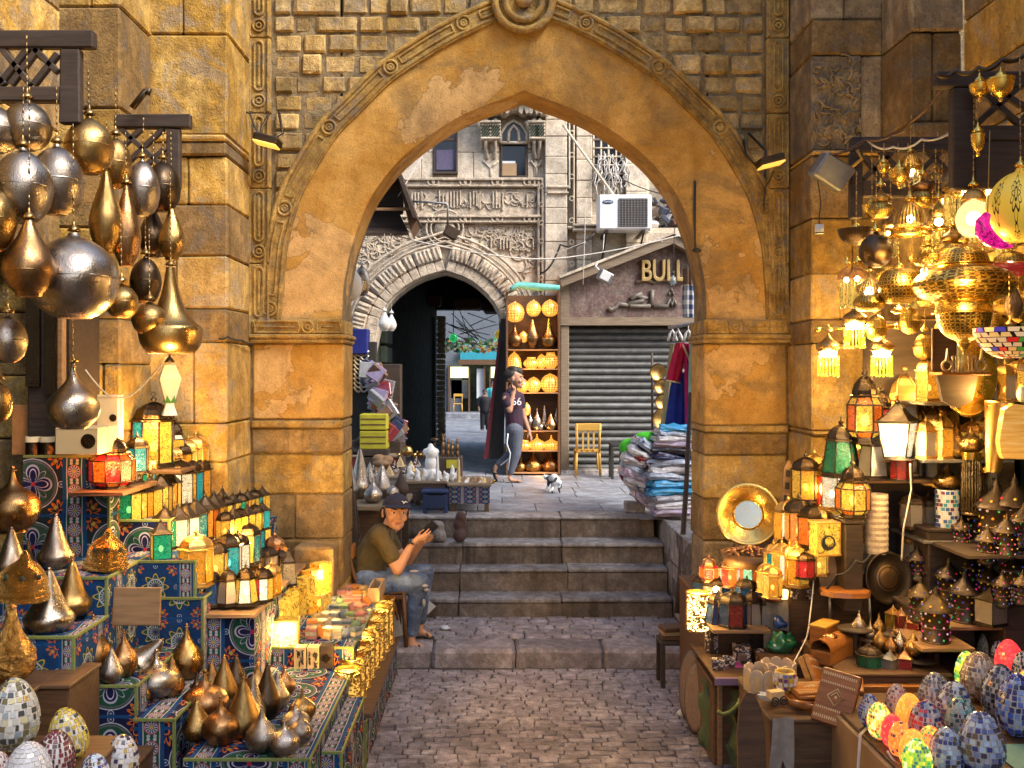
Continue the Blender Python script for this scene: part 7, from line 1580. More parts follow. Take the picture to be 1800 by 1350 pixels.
t=thing("wooden_boat","varnished wooden dhow toy lying on the worn table","toy boat",P(1412,1248,5.35),(0,0,-.25));s_=5.35/F;m=MB();m.limb([(-40*s_,0,26*s_),(-24*s_,0,12*s_),(0,0,8*s_),(32*s_,0,4*s_)],[.004,.018,.026,.008],10);obj("hull",m,M['orangewood'],t);m=MB();m.tube([(-5*s_,0,14*s_),(36*s_,.01,12*s_)],.006,6);m.tube([(-5*s_,.02,18*s_),(22*s_,.04,20*s_)],.012,6);obj("spar",m,M['orangewood'],t)
def carved_box(label,c,w,l,h,rot,pat=0):
 t=thing("carved_box",label,"wooden box",c,rot,"inlaid wooden boxes")
 m=MB();m.box(-w/2,w/2,-l/2,l/2,0,h,.004);obj("body",m,M['orangewood'],t)
 m=MB();m.box(-w/2-.003,w/2+.003,-l/2-.003,l/2+.003,h*.58,h*.62);obj("lid_seam",m,M['darkwood'],t)
 m=MB()
 for s in(-1,1):
  n=int(w/.012)
  for k in range(n):
   x=-w/2+.01+k*(w-.02)/n;m.box(x,x+.006,s*l*.40-.008,s*l*.40+.008,h,h+.002);m.box(x,x+.006,s*l*.24-.006,s*l*.24+.006,h,h+.002)
 for q_ in(.10,.06):m.tube([(-w*q_*2.2,0,h+.001),(0,l*q_*1.6,h+.001),(w*q_*2.2,0,h+.001),(0,-l*q_*1.6,h+.001),(-w*q_*2.2,0,h+.001)],.0038,4,False)
 m.box(-.006,.006,-.006,.006,h,h+.002);obj("inlay",m,M['inlay'],t,kind='stuff');return t
carved_box("open inlaid box standing on its edge behind the baskets",P(1438,1205,5.75),.24,.30,.07,(.9,.35,.6))
carved_box("inlaid box with diamond pattern tilted at the table corner",P(1472,1232,5.3),.20,.29,.08,(1.05,.15,-.55))
carved_box("long inlaid box leaning on the chest corner",P(1452,1180,5.85),.13,.26,.05,(.7,-.3,-.5))
carved_box("small inlaid box half under the tilted ones",P(1490,1215,5.55),.16,.16,.06,(.2,.1,-.3))
carved_box("flat varnished box lying under the tilted ones",P(1430,1232,5.5)+Vector((0,0,0)),.26,.2,.08,(0,0,.1))
ch=thing("treasure_chest","long varnished chest with a domed lid and shell ornament","chest",(X_(1466,5.9),5.9,.80),(0,0,-.75));m=MB();m.box(-.06,.06,-.19,.19,0,.08,.003);obj("body",m,M['orangewood'],ch);m=MB();m.lathe([(.062,-.19),(.062,.19)],20,Matrix.Translation((0,0,.085))@Matrix.Rotation(pi/2,4,'X'));obj("lid",m,M['orangewood'],ch)
m=MB();m.ell((0,-.05,.14),(.04,.05,.02),12);m.ell((0,-.13,.13),(.03,.03,.018),10);obj("shell_ornament",m,M['copper'],ch)
ch2=thing("treasure_chest","flat lidded varnished chest left of the domed one","chest",(X_(1449,6.1),6.1,.80),(0,0,-.75));m=MB();m.box(-.05,.05,-.1,.1,0,.15,.003);obj("body",m,M['orangewood'],ch2);m=MB();m.box(-.055,.055,-.105,.105,.15,.165,.003);obj("lid",m,M['yellowwood'],ch2)
wood_box("display_table","brown table under the varnished chests and tiny lantern bottles","table",X_(1432,6.05),X_(1652,5.75),5.6,6.3,0,.80,'wood')
m=MB();m.box(X_(1510,5.56),X_(1640,5.56),5.55,5.6,.48,.74,.004);tag(obj("drawer_front",m,M['orangewood']),"reddish drawer front below the tiny lantern bottles","drawer")
t=thing("wooden_slab","rough edged polished wood slab jutting from the stall above the chests","wood slab",P(1487,1042,6.2));s_=6.2/F;m=MB();pg=[(-44,0),(-30,-5),(0,-7),(30,-6),(44,0),(36,8),(0,10),(-38,8)]
m.add([(a*s_,(b*4*s_),-.015)for a,b in pg]+[(a*s_*.97,(b*3.8*s_),.015)for a,b in pg],[tuple(range(8))[::-1],tuple(range(8,16))]+[(i,(i+1)%8,8+(i+1)%8,8+i)for i in range(8)]);obj("slab",m,M['orangewood'],t);m=MB();m.tube([(40*s_,0,-.015),(44*s_,0,-.22)],.01,6);m.tube([(-20*s_,.08,-.015),(-20*s_,.08,-.22)],.01,6);obj("leg",m,M['steel'],t)
sk=thing("canvas_bundle","tan folded sacking behind the wood slab with loose cables","sacking");m=MB();vs=[]
for j in range(6):
 for i in range(9):vs.append((X_(1442+i*12,6.4),6.4+.03*sin(i+j),Z_(1032-j*11-3*i+5*sin(i*.8),6.4)))
m.add(vs,[(j*9+i,j*9+i+1,j*9+i+10,j*9+i+9)for j in range(5)for i in range(8)],True);obj("sheet",m,M['card'],sk)
wire("cable",[P(1600,815,6.2),P(1602,860,6.2),P(1588,930,6.1),P(1585,985,6.1)],.006,'cable',"white lamp cord hanging down from the white shaded lantern",0)
wire("cable",[P(1440,1040,6.3),P(1470,1010,6.2),P(1505,985,6.2),P(1530,975,6.2)],.008,'rope',"black twisted cables over the tan sacking",.03)
wire("cable",[P(1370,1200,5.8),P(1418,1120,6.1),P(1424,1080,6.2),P(1430,1020,6.3)],.005,'cable',"thin white cord beside the canvas stool",.02)
pl2=thing("dark_plate","round dark embossed plate standing behind the jewelled lanterns","plate",P(1565,1062,6.25),(-.15,0,.2));s_=6.25/F;MP=Matrix.Translation((0,0,45*s_))@Matrix.Rotation(pi/2,4,'X')
m=MB();m.lathe([(0,.01),(.07,.012),(.09,.0),(.15,.004),(.165,.02),(.17,.01),(.165,-.01)],40,MP);obj("plate",m,M['iron'],pl2);m=MB();m.lathe([(.085,.006),(.05,.016),(0,.014)],30,MP);obj("centre",m,M['bronze'],pl2)
mc=thing("mosaic_column_lamp","column lamp of blue white mosaic under a yellow onion dome","lamp",P(1665,926,6.3));s_=6.3/F;m=MB();m.lathe([(19*s_,0),(19*s_,66*s_)],24);obj("column",m,M['white'],mc)
m=MB()
for j in range(9):
 for i in range(16):a=2*pi*(i+.5*(j%2))/16;r=19.3*s_;m.box(r-.002,r+.002,-.011,.011,(1.5+j*7.1)*s_,(7.4+j*7.1)*s_,0,0,(0,0,a),(0,0,0))
obj("mosaic",m,islands("column_chips",[(.02,.08,.35),(.55,.58,.6),(.03,.25,.35),(.12,.02,.08),(.6,.62,.65),(.02,.03,.15)],.2),mc,kind='stuff')
o=obj("onion_dome",with_mat(vmesh('onion'),M['vbrass']),None,mc,(0,0,66*s_),scl=(24*s_,24*s_,44*s_))
wood_box("side_shelf","dark shelf base under the mosaic column lamp","shelf",X_(1628,6.25),X_(1700,6.25),6.22,6.7,.81,Z_(926,6.3),'darkwood')
oc=thing("onion_lamp","brass onion lamp with long glass fringe by the mosaic column","lamp",P(1707,905,6.2));s_=6.2/F
obj("onion_dome",with_mat(vmesh('onion'),M['vbrass']),None,oc,(0,0,110*s_),scl=(22*s_,22*s_,46*s_));m=MB();m.lathe([(17*s_,98*s_),(17*s_,110*s_)],20);obj("collar",m,M['gold'],oc);m=MB()
for k in range(20):a=2*pi*k/20;m.tube([(15*s_*cos(a),15*s_*sin(a),98*s_),(15*s_*cos(a),15*s_*sin(a),4*s_)],.006,5)
obj("glass_fringe",m,glass("smoky_rods",(.14,.10,.05),0,.3),oc,kind='stuff');m=MB();m.lathe([(0,0),(16*s_,0),(16*s_,5*s_),(0,5*s_)],18);obj("base",m,M['bronze'],oc)
oc2=dup(oc,P(1738,912,6.35),None,.85,"second onion lamp with glass fringe, partly behind the first")
for i,(px,yt,yb)in enumerate(((1604,862,928),(1632,866,930),(1606,935,990),(1636,932,992),(1664,935,990))):
 lantern(px,yt,yb,6.5,('straight',6,'s',False,'bronze',.30,'dome'),"dusty bronze lantern in the shadow, %s under the upper plank"%ORD[i],"dusty bronze lanterns in shadow")
for i,(px,yb,hh,d)in enumerate(((1392,930,60,7.1),(1412,928,66,7.1),(1432,926,64,7.05),(1452,930,70,7.0),(1470,934,60,6.9),(1378,1000,58,6.6),(1400,1006,58,6.5),(1422,1004,56,6.5),(1440,1010,58,6.4),(1560,838,60,6.7),(1512,838,64,6.7))):lantern(px,yb-hh,yb,d,('straight',6,('yay','awy','oay','tya')[i%4],True,('brass','iron')[i%2],.27,'dome'),"%s amber lantern of the fill between the brighter right hand ones"%ORD[i],RG)
for j,(z_,n_)in enumerate(((1.46,7),(1.98,7),(2.35,7))):
 for i in range(n_):
  px=1622+i*27+j*5;yb=655+(H-z_)*F/6.3;hh=62+(i*37+j*11)%28
  if j==0 and px<1720:continue
  if(i+j)%3:lantern(px,yb-hh,yb,6.3,('straight',6,('ay','s','ya','sa')[(i+j)%4],(i+j)%4!=1,'brass',.24,'dome'),"%s brass lantern on the %s cabinet shelf"%(ORD[i],("lowest","middle","upper")[j]),"brass ware on the dark cabinet")
  else:vase(px,yb-hh,yb,36,6.3,('onion','tear','squat')[j],'vbrass',"%s piece on the %s cabinet shelf, a brass onion vase"%(ORD[i],("lowest","middle","upper")[j]),"brass ware on the dark cabinet")
for i in range(10):px=1600+(i*61)%190;y_=270+(i*47)%150;lamp("small_brass_lamp",px,[('dome',y_,y_+26,38,'pierced'),('neck',y_+25,y_+32,42,'gold')],6.3+(i%3)*.1,"shallow domed brass lamp, %s of those hung farthest back"%ORD[i],y_-70,(y_+32,8,'bulb'),(y_+32,y_+60,16,12,'rods_clear'))
GEM=islands("glass_gems",[(.6,.02,.05),(.05,.08,.5),(.7,.25,.02),(.5,.45,.7),(.02,.35,.12),(.6,.05,.3),(.55,.4,.5),(.6,.4,.03)],.08,0,.10,.8,0)
def jewel_proto(tall):
 t=thing("jewelled_lantern","proto","lantern");n=16;rr=random.Random(tall)
 m=MB();m.lathe([(0,0),(.24,0),(.24,.04),(.215,.06),(.215,.56),(.24,.58)],n);obj("body",m,M['iron'],t)
 m=MB()
 for k in range(5):
  for i in range(9):a=2*pi*(i+.5*(k%2))/9;m.ell((.218*cos(a),.218*sin(a),.11+k*.105),(.02,.02,.02),6)
 for i in range(8):a=2*pi*i/8;m.ell((.22*cos(a),.22*sin(a),.665),(.022,.022,.022),6)
 obj("gems",m,GEM,t,kind='stuff')
 m=MB();m.lathe([(.31,.575),(.30,.60),(.25,.64),(.20,.70),(.12,.77),(.06,.83),(.045,.86),(.06,.88),(.03,.9),(.04,.92),(.015,.95),(0,1)],n);obj("roof",m,M['iron'],t)
 m=MB()
 for k in(.06,.3,.56):m.tube([(.22*cos(2*pi*i/n),.22*sin(2*pi*i/n),k)for i in range(n+1)],.012,5,False)
 obj("band",m,M['bronze'],t)
 return t
jp=jewel_proto(1);JL="dark jewelled lanterns on the right";first=True
jl=[(1645,1028,1132,5.72,"jewelled lantern in front on the lower plank with a wide roof"),(1696,1000,1096,5.9,"jewelled lantern with turquoise stones on the second plank"),(1741,985,1068,6.05,"jewelled lantern behind the pyramid roofed tin one"),(1618,1012,1092,6.0,"jewelled lantern half hidden behind the front one"),(1668,978,1060,6.15,"jewelled lantern at the middle of the back row"),(1708,965,1040,6.25,"jewelled lantern above the turquoise stoned one"),(1640,975,1048,6.3,"jewelled lantern at the left end of the back row"),(1784,965,1050,5.9,"jewelled lantern cut by the right edge"),(1752,838,962,6.1,"big red jewelled lantern with golden roof, left on the top shelf"),(1784,832,960,6.05,"big jewelled lantern second on the top shelf"),(1722,872,960,6.3,"slimmer jewelled lantern in the shade of the top shelf"),(1770,900,980,5.8,"jewelled lantern in front of the big red one"),(1690,905,962,6.2,"jewelled lantern in deep shade left of the top shelf"),(1612,955,1020,6.35,"small jewelled lantern by the round dark plate"),(1676,940,1002,6.4,"jewelled lantern at the very back of the pile"),(1762,1000,1066,5.7,"jewelled lantern right of the pyramid roofed tin one"),(1798,1000,1062,5.65,"lowest jewelled lantern at the right edge"),(1800,880,962,5.9,"jewelled lantern at the right end of the top shelf"),(1736,920,990,5.85,"low jewelled lantern with a purple bulbous top")]
for(px,yt,yb,d,lab)in jl:
 s=(yb-yt)*d/F;
 if first:jp.location=P(px,yb,d);jp.scale=(s,s,s);jp['label']=lab;jp['group']=JL;first=False
 else:dup(jp,P(px,yb,d),(0,0,R.uniform(0,6)),s,lab,JL)
plank("lower plank under the front jewelled lantern",X_(1618,5.6),X_(1712,5.6),5.58,6.0,Z_(1130,5.68))
plank("second plank behind the front jewelled lantern",X_(1664,5.8),X_(1765,5.8),5.78,6.2,Z_(1096,5.85))
wood_box("display_step","dark step under the back row of jewelled lanterns","display step",X_(1600,6.0),X_(1720,6.0),6.02,6.5,.81,Z_(1052,6.2),'darkwood')
wood_box("display_step","purple dark block at the right edge under jewelled lanterns","display step",X_(1766,5.75),3.33,5.76,6.4,0,Z_(1052,5.85),'darkwood')
plank("top shelf carrying the big red jewelled lanterns",X_(1700,5.75),3.33,5.74,6.4,Z_(962,6.0),'darkwood')
lantern(1742,1030,1098,5.75,('straight',4,'s',False,'iron',.36,'cone'),"square tin lantern with an embossed pyramid roof",RG,.4)
TB="tiny metal onion bottles"
for i,(px,yt,yb,w,d,mt,kd)in enumerate(((1510,1074,1112,24,6.0,'vsilver','onion'),(1530,1090,1128,22,5.95,'vsilver','onion'),(1545,1078,1116,22,6.05,'vbrass','onion'),(1547,1100,1142,26,5.85,'vbrass','onion'),(1566,1112,1150,24,5.8,'vcopper','onion'),(1582,1105,1146,24,5.85,'vsilver','onion'),(1605,1108,1152,32,5.75,'vbrass','onion'),(1572,1098,1130,18,6.0,'vcopper','tear'),(1595,1082,1124,18,6.05,'vbrass','tear'))):
 t=vase(px,yt,Z and yb if False else yb,w,d,kd,mt,"tiny %s onion bottle, %s from the left on the little table"%({'vsilver':'silver','vbrass':'brass','vcopper':'copper'}[mt],ORD[i]),TB,"bottle","onion_bottle")
t=thing("round_stand","small round dark table top under the tiny onion bottles","stand",P(1560,1150,5.85));s_=5.85/F
for k,(x,y,z)in enumerate(((-44,.12,38),(-12,.1,22),(10,.02,4),(44,-.08,0),(30,.18,26))):m=MB();m.lathe([(0,0),(30*s_,0),(30*s_,.012),(0,.012)],22,Matrix.Translation((x*s_,y,z*s_-.014)));m.lathe([(8*s_,0),(5*s_,-.0-(Z_(1150,5.85)+z*s_-.82))],8,Matrix.Translation((x*s_,y,z*s_-.014)));obj("round_top",m,M['darkwood'],t)
for i,(px,yt,yb,d,sp,lab)in enumerate(((1528,1130,1186,5.75,('straight',8,'g',False,'iron',.36,'dome'),"dark green glass lantern on the front of the bottle table"),(1564,1142,1186,5.7,('straight',4,'s',False,'steel',.3,'cone'),"little square tin lantern, left of the front pair"),(1590,1140,1186,5.7,('straight',4,'r',False,'copper',.3,'cone'),"little square copper lantern, right of the front pair"),(1570,1064,1104,6.15,('straight',4,'y',False,'brass',.3,'cone'),"little pyramid lantern with yellow glass at the back of the bottles"),(1584,1068,1106,6.1,('straight',4,'r',False,'copper',.3,'cone'),"little pink roofed lantern at the back of the bottles"),(1608,1078,1124,6.0,('straight',4,'r',False,'copper',.3,'cone'),"little copper roofed lantern right of the pink roofed one"),(1506,1100,1150,6.05,('flare',6,'a',False,'brass',.3,'flat'),"small dark flared lantern beside the chests"))):
 lantern(px,yt,yb,d,sp,lab,"tiny lanterns of the bottle table")
carton("bright pink box with a white label under the tray table",1268,1307,1172,1192,6.35,.2,'pinkbox' if 'pinkbox' in M else 'card')
wood_box("low_table","low brown bench holding the pink box beneath the tray table","bench",X_(1250,6.3),X_(1330,6.3),6.25,6.8,0,Z_(1192,6.35),'wood')
tp=thing("green_tarp","crumpled green netting and tarp bundled at the foot of the right stall","tarp");m=MB();vs=[];rr=random.Random(12)
for j in range(12):
 for i in range(12):a=i/11;b=j/11;vs.append((X_(1232+52*a+5*sin(j*1.3),6.4),6.42-.22*a+.05*noise.noise(Vector((i*.6,j*.6,2))),.02+.48*(1-b)+.06*noise.noise(Vector((i*.5,j*.5,0)))))
m.add(vs,[(j*12+i,j*12+i+1,(j+1)*12+i+1,(j+1)*12+i)for j in range(11)for i in range(11)],True);obj("sheet",m,plain("green_net",(.06,.10,.05),.8,(.12,.13,.05),60,.8),tp)
wire("rope",[P(1300,1190,6.1),P(1306,1215,6.05),P(1296,1240,6.0),P(1276,1254,6.0),P(1262,1250,6.0)],.014,'piping',"yellow green rope looping under the low table",.01)
for i,(px,py,d,r)in enumerate(((1200,1250,7.15,.045),(1238,1285,6.75,.06),(1262,1322,6.4,.05),(1226,1262,6.95,.05))):
 m=MB();m.ell((0,0,r*.5),(r,r*.8,r*.6),8);m.v=[tuple(Vector(v)*(1+.3*noise.noise(Vector(v)*20+Vector((i,0,0)))))for v in m.v];tag(obj("loose_stone",m,M['white' if i==0 else 'step'],None,(X_(px,d),d,0)),["crumpled whitish lump by the tray feet","grey loose stone before the green tarp","brown loose stone nearest the camera by the boards","brown loose stone beside the whitish lump"][i],"stone","loose stones at the foot of the right stall")
wood_box("egg_table","low table crowded with mosaic egg lamps at lower right","table",1.86,3.33,3.9,5.5,0,.72,'wood')
wood_box("egg_table","back part of the egg table under the beige and red eggs","table",2.6,3.33,5.5,6.3,0,.70,'wood')
m=MB();m.box(X_(1750,4.6),3.2,4.2,4.72,.722,.728);tag(obj("turquoise_sheet",m,plain("turquoise_sheet",(.16,.34,.30),.7)),"pale turquoise paper under the eggs at the right edge","paper")
m=MB();m.box(1.83,1.86,4.0,5.3,.3,.70,.003);tag(obj("carton_flap",m,M['card']),"tan carton side hanging at the left end of the egg table","carton")
wire("cable",[P(1524,1280,4.92),P(1512,1292,4.8),P(1508,1360,4.7)],.008,'cable',"white lamp cable drooping from the leftmost blue egg",0)
wire("cable",[P(1560,1320,4.6),P(1580,1345,4.5),P(1610,1360,4.4)],.007,'cable',"white lamp cable under the red eggs",.01)
EG2="mosaic egg lamps at lower right"
for(cx,cy,rx,ry,d,pal,lit,lab)in[(1796,1102,40,52,6.0,'fire',.75,"largest lit egg with red and yellow chips at the right edge"),(1738,1138,20,31,6.0,'beige',0,"beige egg at the very back of the table"),(1758,1158,16,32,5.75,'navy',0,"narrow dark checked egg beside the beige one"),(1776,1160,23,34,5.6,'red',.8,"bright red lit egg near the back"),(1802,1180,20,36,5.4,'navy',0,"dark egg cut by the frame beside the bright red one"),(1699,1180,19,34,5.5,'lime',.55,"green and yellow lit egg at the left of the back row"),(1722,1190,31,42,5.35,'brown',0,"large grey brown egg in the second row"),(1752,1214,29,48,5.1,'navy',0,"tall navy blue egg in the second row"),(1786,1238,33,54,4.85,'blue',0,"biggest royal blue egg at the right"),(1802,1200,16,22,5.2,'orange',.6,"orange lit egg peeping between blue ones at the edge"),(1644,1220,27,37,5.13,'greyblue',0,"grey blue egg left of the pale blue one"),(1672,1238,29,40,5.0,'ice',0,"pale blue egg in the middle of the table"),(1695,1266,28,40,4.85,'teal',0,"sea green egg behind the largest white one"),(1728,1306,38,53,4.45,'ice',0,"largest pale egg with brown and navy chips"),(1664,1322,29,42,4.5,'ice',0,"pale egg with dark blue chips at the bottom edge"),(1529,1250,19,29,4.95,'blue',0,"small blue egg at the left end of the table"),(1580,1236,21,32,5.1,'pink',0,"pinkish grey egg behind the orange one"),(1599,1254,23,34,4.95,'orange',.7,"plain orange lit egg"),(1548,1266,21,32,4.8,'sunny',.7,"yellow and red lit egg next to the small blue one"),(1571,1286,20,29,4.7,'red',.85,"red lit egg in the front left group"),(1584,1300,20,32,4.6,'orangecheck',.6,"orange checked lit egg between red and yellow ones"),(1629,1272,29,40,4.75,'redblue',0,"red white and blue egg in the middle of the table"),(1637,1310,24,34,4.6,'fire',.45,"reddish egg low behind the green one"),(1604,1318,23,34,4.5,'orange',.75,"orange yellow lit egg behind the green and yellow one"),(1612,1334,25,34,4.4,'lime',.65,"green and yellow lit egg nearest the camera")]:
 egg(cx,cy,rx,ry,d,pal,lab,EG2,lit,tilt=R.uniform(-6,6))
def nearest(p):return min([o for o in bpy.data.objects if o.parent is None and o.get('category')in('lantern','hanging lamp','lamp','egg lamp','cylinder lamp')],key=lambda o:(o.location-p).length)
for(px,py,d,e)in((1695,500,5.1,12),(1560,520,6.5,17),(1490,690,6.7,12),(1440,860,6.8,7),(1395,950,6.2,4),(1600,470,5.5,7),(1490,870,6.0,3),(1280,1010,6.7,2.5),(1640,690,6.5,6),(1735,690,5.9,7),(1740,900,5.6,4),(1600,1080,5.5,2)):  # points by the dark cabinet are fill lights added to lift it
 point_in(nearest(P(px,py,d)),e,WARM,P(px,py,d),.06)
# ================================================================ PEOPLE
def head_parts(m,c,s,yaw,pitch=0,roll=0):
 """add a head (chin at c, height s) to a body; returns its matrix"""
 Mx=Matrix.Translation(c)@Matrix.Rotation(yaw,4,'Z')@Matrix.Rotation(roll,4,'Y')@Matrix.Rotation(pitch,4,'X')@Matrix.Scale(s,4);k=s
 R3=Mx.to_3x3().normalized()
 def e(p,r):m.ell(Mx@Vector(p),[q*k for q in r],14,R3)
 e((0,.07,.64),(.355,.43,.36));e((0,-.08,.46),(.30,.30,.36));e((0,-.13,.19),(.225,.22,.17));e((0,-.25,.09),(.11,.10,.09))
 m.limb([Mx@Vector((0,-.36,.53)),Mx@Vector((0,-.45,.37))],[.035*k,.058*k],8);e((.055,-.40,.35),(.035,.04,.03));e((-.055,-.40,.35),(.035,.04,.03))
 for x in(-1,1):e((x*.14,-.33,.605),(.12,.07,.035));e((x*.365,.06,.46),(.04,.085,.13));e((x*.17,-.26,.36),(.11,.09,.1))
 return Mx
def face_parts(t,Mx,s,skin,stubble=True):
 R3=Mx.to_3x3().normalized()
 for x in(-1,1):
  m=MB();m.ell(Mx@Vector((x*.135,-.345,.515)),[.05*s,.03*s,.022*s],10,R3);obj("eye",m,M['white'],t)
  m=MB();m.ell(Mx@Vector((x*.135+.015,-.372,.515)),[.026*s,.014*s,.027*s],8,R3);obj("iris",m,M['hair'],t)
  m=MB();m.limb([Mx@Vector((x*.06,-.385,.60)),Mx@Vector((x*.14,-.385,.625)),Mx@Vector((x*.23,-.33,.60))],[.012*s,.015*s,.008*s],6);obj("eyebrow",m,M['hair'],t)
 m=MB();m.ell(Mx@Vector((0,-.355,.225)),[.105*s,.035*s,.018*s],10,R3);m.ell(Mx@Vector((0,-.35,.195)),[.085*s,.035*s,.022*s],10,R3);obj("lips",m,plain("lips",(.36,.13,.09),.5),t)
D0=8.62;K0=D0/F
def G(px,py,dd=0.0):return P(px,py,D0+dd)
def px_(r):return r*K0
man=thing("person","seated man in dark cap, olive shirt and ripped jeans looking at the camera","person",G(690,1142))
def rel(p):return p-man.location
def body(name,mb,mat,vs,t=None,sm=3):o=obj(name,mb,mat,t or man);remesh(o,vs,sm);return o
m=MB();g=lambda a,b,c=0:rel(G(a,b,c))
Mh=head_parts(m,g(695,932,-.03),px_(62),.26,-.06,.05)
m.limb([g(688,916,.02),g(681,934,.02)],[px_(12),px_(13)])
m.limb([g(672,945,.0),g(650,985,.02),g(650,1022,.02)],[px_(22),px_(27),px_(28)])
m.limb([g(672,945,-.16),g(699,1001,-.20),g(722,960,-.16)],[px_(13),px_(10.5),px_(6.5)])
m.limb([g(682,942,.17),g(712,992,.16),g(738,958,.0)],[px_(13),px_(9.5),px_(6)])
m.limb([g(655,1024,-.09),g(738,1024,-.10),g(724,1112,-.10)],[px_(20),px_(15),px_(8)])
m.limb([g(655,1022,.12),g(745,1006,.10),g(739,1094,.10)],[px_(20),px_(14),px_(8)])
m.limb([g(723,1116,-.10),g(722,1132,-.10),g(744,1139,-.12)],[px_(7),px_(7),px_(5)]);m.limb([g(738,1098,.10),g(738,1110,.1),g(755,1117,.08)],[px_(7),px_(6.5),px_(4.5)])
for k in range(4):m.limb([g(740,1137+k*.6,-.14+k*.025),g(748-k,1140,-.15+k*.03)],[px_(2),px_(1.7)],8)
def hand(a,palm,dirs,r0=1.75):
 m.limb([a,palm],[px_(5.2),px_(6)],10)
 for pts in dirs:m.limb(pts,[px_(r0+.15),px_(r0),px_(r0-.2)],8)
hand(g(728,953,-.15),g(737,945,-.14),[[g(741,941,-.16),g(748,936,-.17),g(754,930,-.155)],[g(742,944,-.165),g(751,940,-.175),g(757,934,-.15)],[g(742,947,-.16),g(750,944,-.17),g(756,939,-.14)],[g(740,949,-.15),g(747,948,-.16),g(752,944,-.13)],[g(735,941,-.12),g(739,935,-.10),g(745,931,-.11)]])
hand(g(738,958,.0),g(745,950,-.02),[[g(749,947,-.05),g(755,943,-.07),g(759,938,-.08)],[g(750,949,-.03),g(757,946,-.05),g(762,941,-.07)],[g(750,951,-.01),g(757,949,-.03),g(761,945,-.05)],[g(748,953,.0),g(754,952,-.01),g(758,949,-.03)],[g(743,945,-.04),g(748,940,-.06),g(754,938,-.08)]],1.6)
body("body",m,M['skin'],.0062,sm=2)
face_parts(man,Mh,px_(62),M['skin'])
m=MB()
m.limb([g(680,936,.0),g(671,946,.0),g(649,985,.02),g(648,1026,.02)],[px_(16),px_(27),px_(32),px_(32)])
m.limb([g(668,944,-.12),g(672,943,.16)],[px_(20),px_(20)]);m.limb([g(671,944,-.15),g(688,978,-.19)],[px_(17),px_(15)]);m.limb([g(681,942,.16),g(696,966,.17)],[px_(16),px_(13)])
body("shirt",m,plain("olive_cotton",(.12,.082,.026),.9,(.075,.055,.02),9,.9,dist=.03),.009)
m=MB();m.tube([g(684+12*cos(a),930+4*sin(a+2.2),.0+.07*sin(a))for a in[2*pi*k/14 for k in range(15)]],px_(3.2),8,False);obj("collar",m,plain("grey_collar",(.30,.24,.19),.9),man)
m=MB()
m.limb([g(652,1028,-.09),g(738,1025,-.10),g(728,1075,-.10),g(724,1108,-.10)],[px_(25),px_(18.5),px_(14),px_(12.5)]);m.limb([g(655,1024,.12),g(746,1007,.10),g(742,1050,.1),g(739,1088,.10)],[px_(24),px_(17.5),px_(13),px_(11.5)]);m.limb([g(645,1025,-.1),g(645,1025,.14)],[px_(26),px_(26)])
q=MT("faded_denim");co=q.co("Object");n1=q.noise(5,4,.6,co);n2=q.noise(160,2,.5,co);c=q.mix(q.ramp(n1,[(.42,(0,0,0)),(.66,(1,1,1))]),(.06,.09,.16),(.24,.33,.48));q.bs(Base_Color=q.mix(n2*.3,c,(.1,.1,.12)),Roughness=.9);q.ln(q.bump(q.noise(9,4,.6,co)*2+n2*.2,.9,.02),q.b.inputs["Normal"]);M['denim']=q.m
body("jeans",m,M['denim'],.009)
for(a,b,w,h)in((749,1030,6,3),(752,1037,5,3),(747,1060,3,7),(730,1004,8,2)):m=MB();m.ell(g(a-2,b,-.185),(px_(w),.02,px_(h)),8);obj("ripped_patch",m,plain("pale_rip",(.36,.34,.33),.9),man)
for(a,b,dd,s)in((733,1143,-.12,1.0),(746,1121,.09,.9)):
 m=MB();m.limb([g(a-12*s,b-1,dd),g(a,b,dd),g(a+14*s,b-1,dd-.01)],[px_(5.5*s),px_(6*s),px_(6.5*s)],12);c=g(a,b,dd);m.v=[(v[0],v[1],c.z+(v[2]-c.z)*.45)for v in m.v];obj("sandal",m,M['rope'],man)
 m=MB();m.tube([g(a+7*s,b-3,dd-.05),g(a+3*s,b-9,dd-.01),g(a-3,b-3,dd+.05)],px_(1.6),6);m.tube([g(a+9*s,b-2,dd-.01),g(a+3*s,b-9,dd-.01)],px_(1.3),6);obj("sandal_strap",m,M['rope'],man)
m=MB();m.tube([g(721+5.5*cos(a),958+5.5*sin(a)*.7,-.16+.035*sin(a))for a in[2*pi*k/12 for k in range(13)]],px_(1.5),6,False);obj("wristband",m,M['rope'],man)
capm=plain("navy_cap",(.018,.018,.035),.8,(.012,.012,.024),60,.2)
R3=Mh.to_3x3().normalized();s_=px_(62);m=MB();cv=[]
for j in range(9):
 for i in range(25):
  a=2*pi*i/24;b=(pi/2)*j/8;cv.append(Mh@Vector((.385*cos(a)*cos(b),.07+.455*sin(a)*cos(b),.68+.345*sin(b)-.04*sin(a))))
m.add(cv,[(j*25+i,j*25+i+1,(j+1)*25+i+1,(j+1)*25+i)for j in range(8)for i in range(24)],True)
vs=[]
for j in range(2):
 for i in range(13):a=-pi/2+(i-6)*.2;vs+=[Mh@Vector((.39*cos(a),.06+.46*sin(a),.735-j*.02)),Mh@Vector((.40*cos(a),-.06+.74*sin(a)*(1 if abs(i-6)<6 else .8),.69-j*.02-.004*abs(i-6)))]
m.add(vs,[(j*26+2*i,j*26+2*i+1,j*26+2*i+3,j*26+2*i+2)for j in range(2)for i in range(12)],True);obj("cap",m,capm,man)
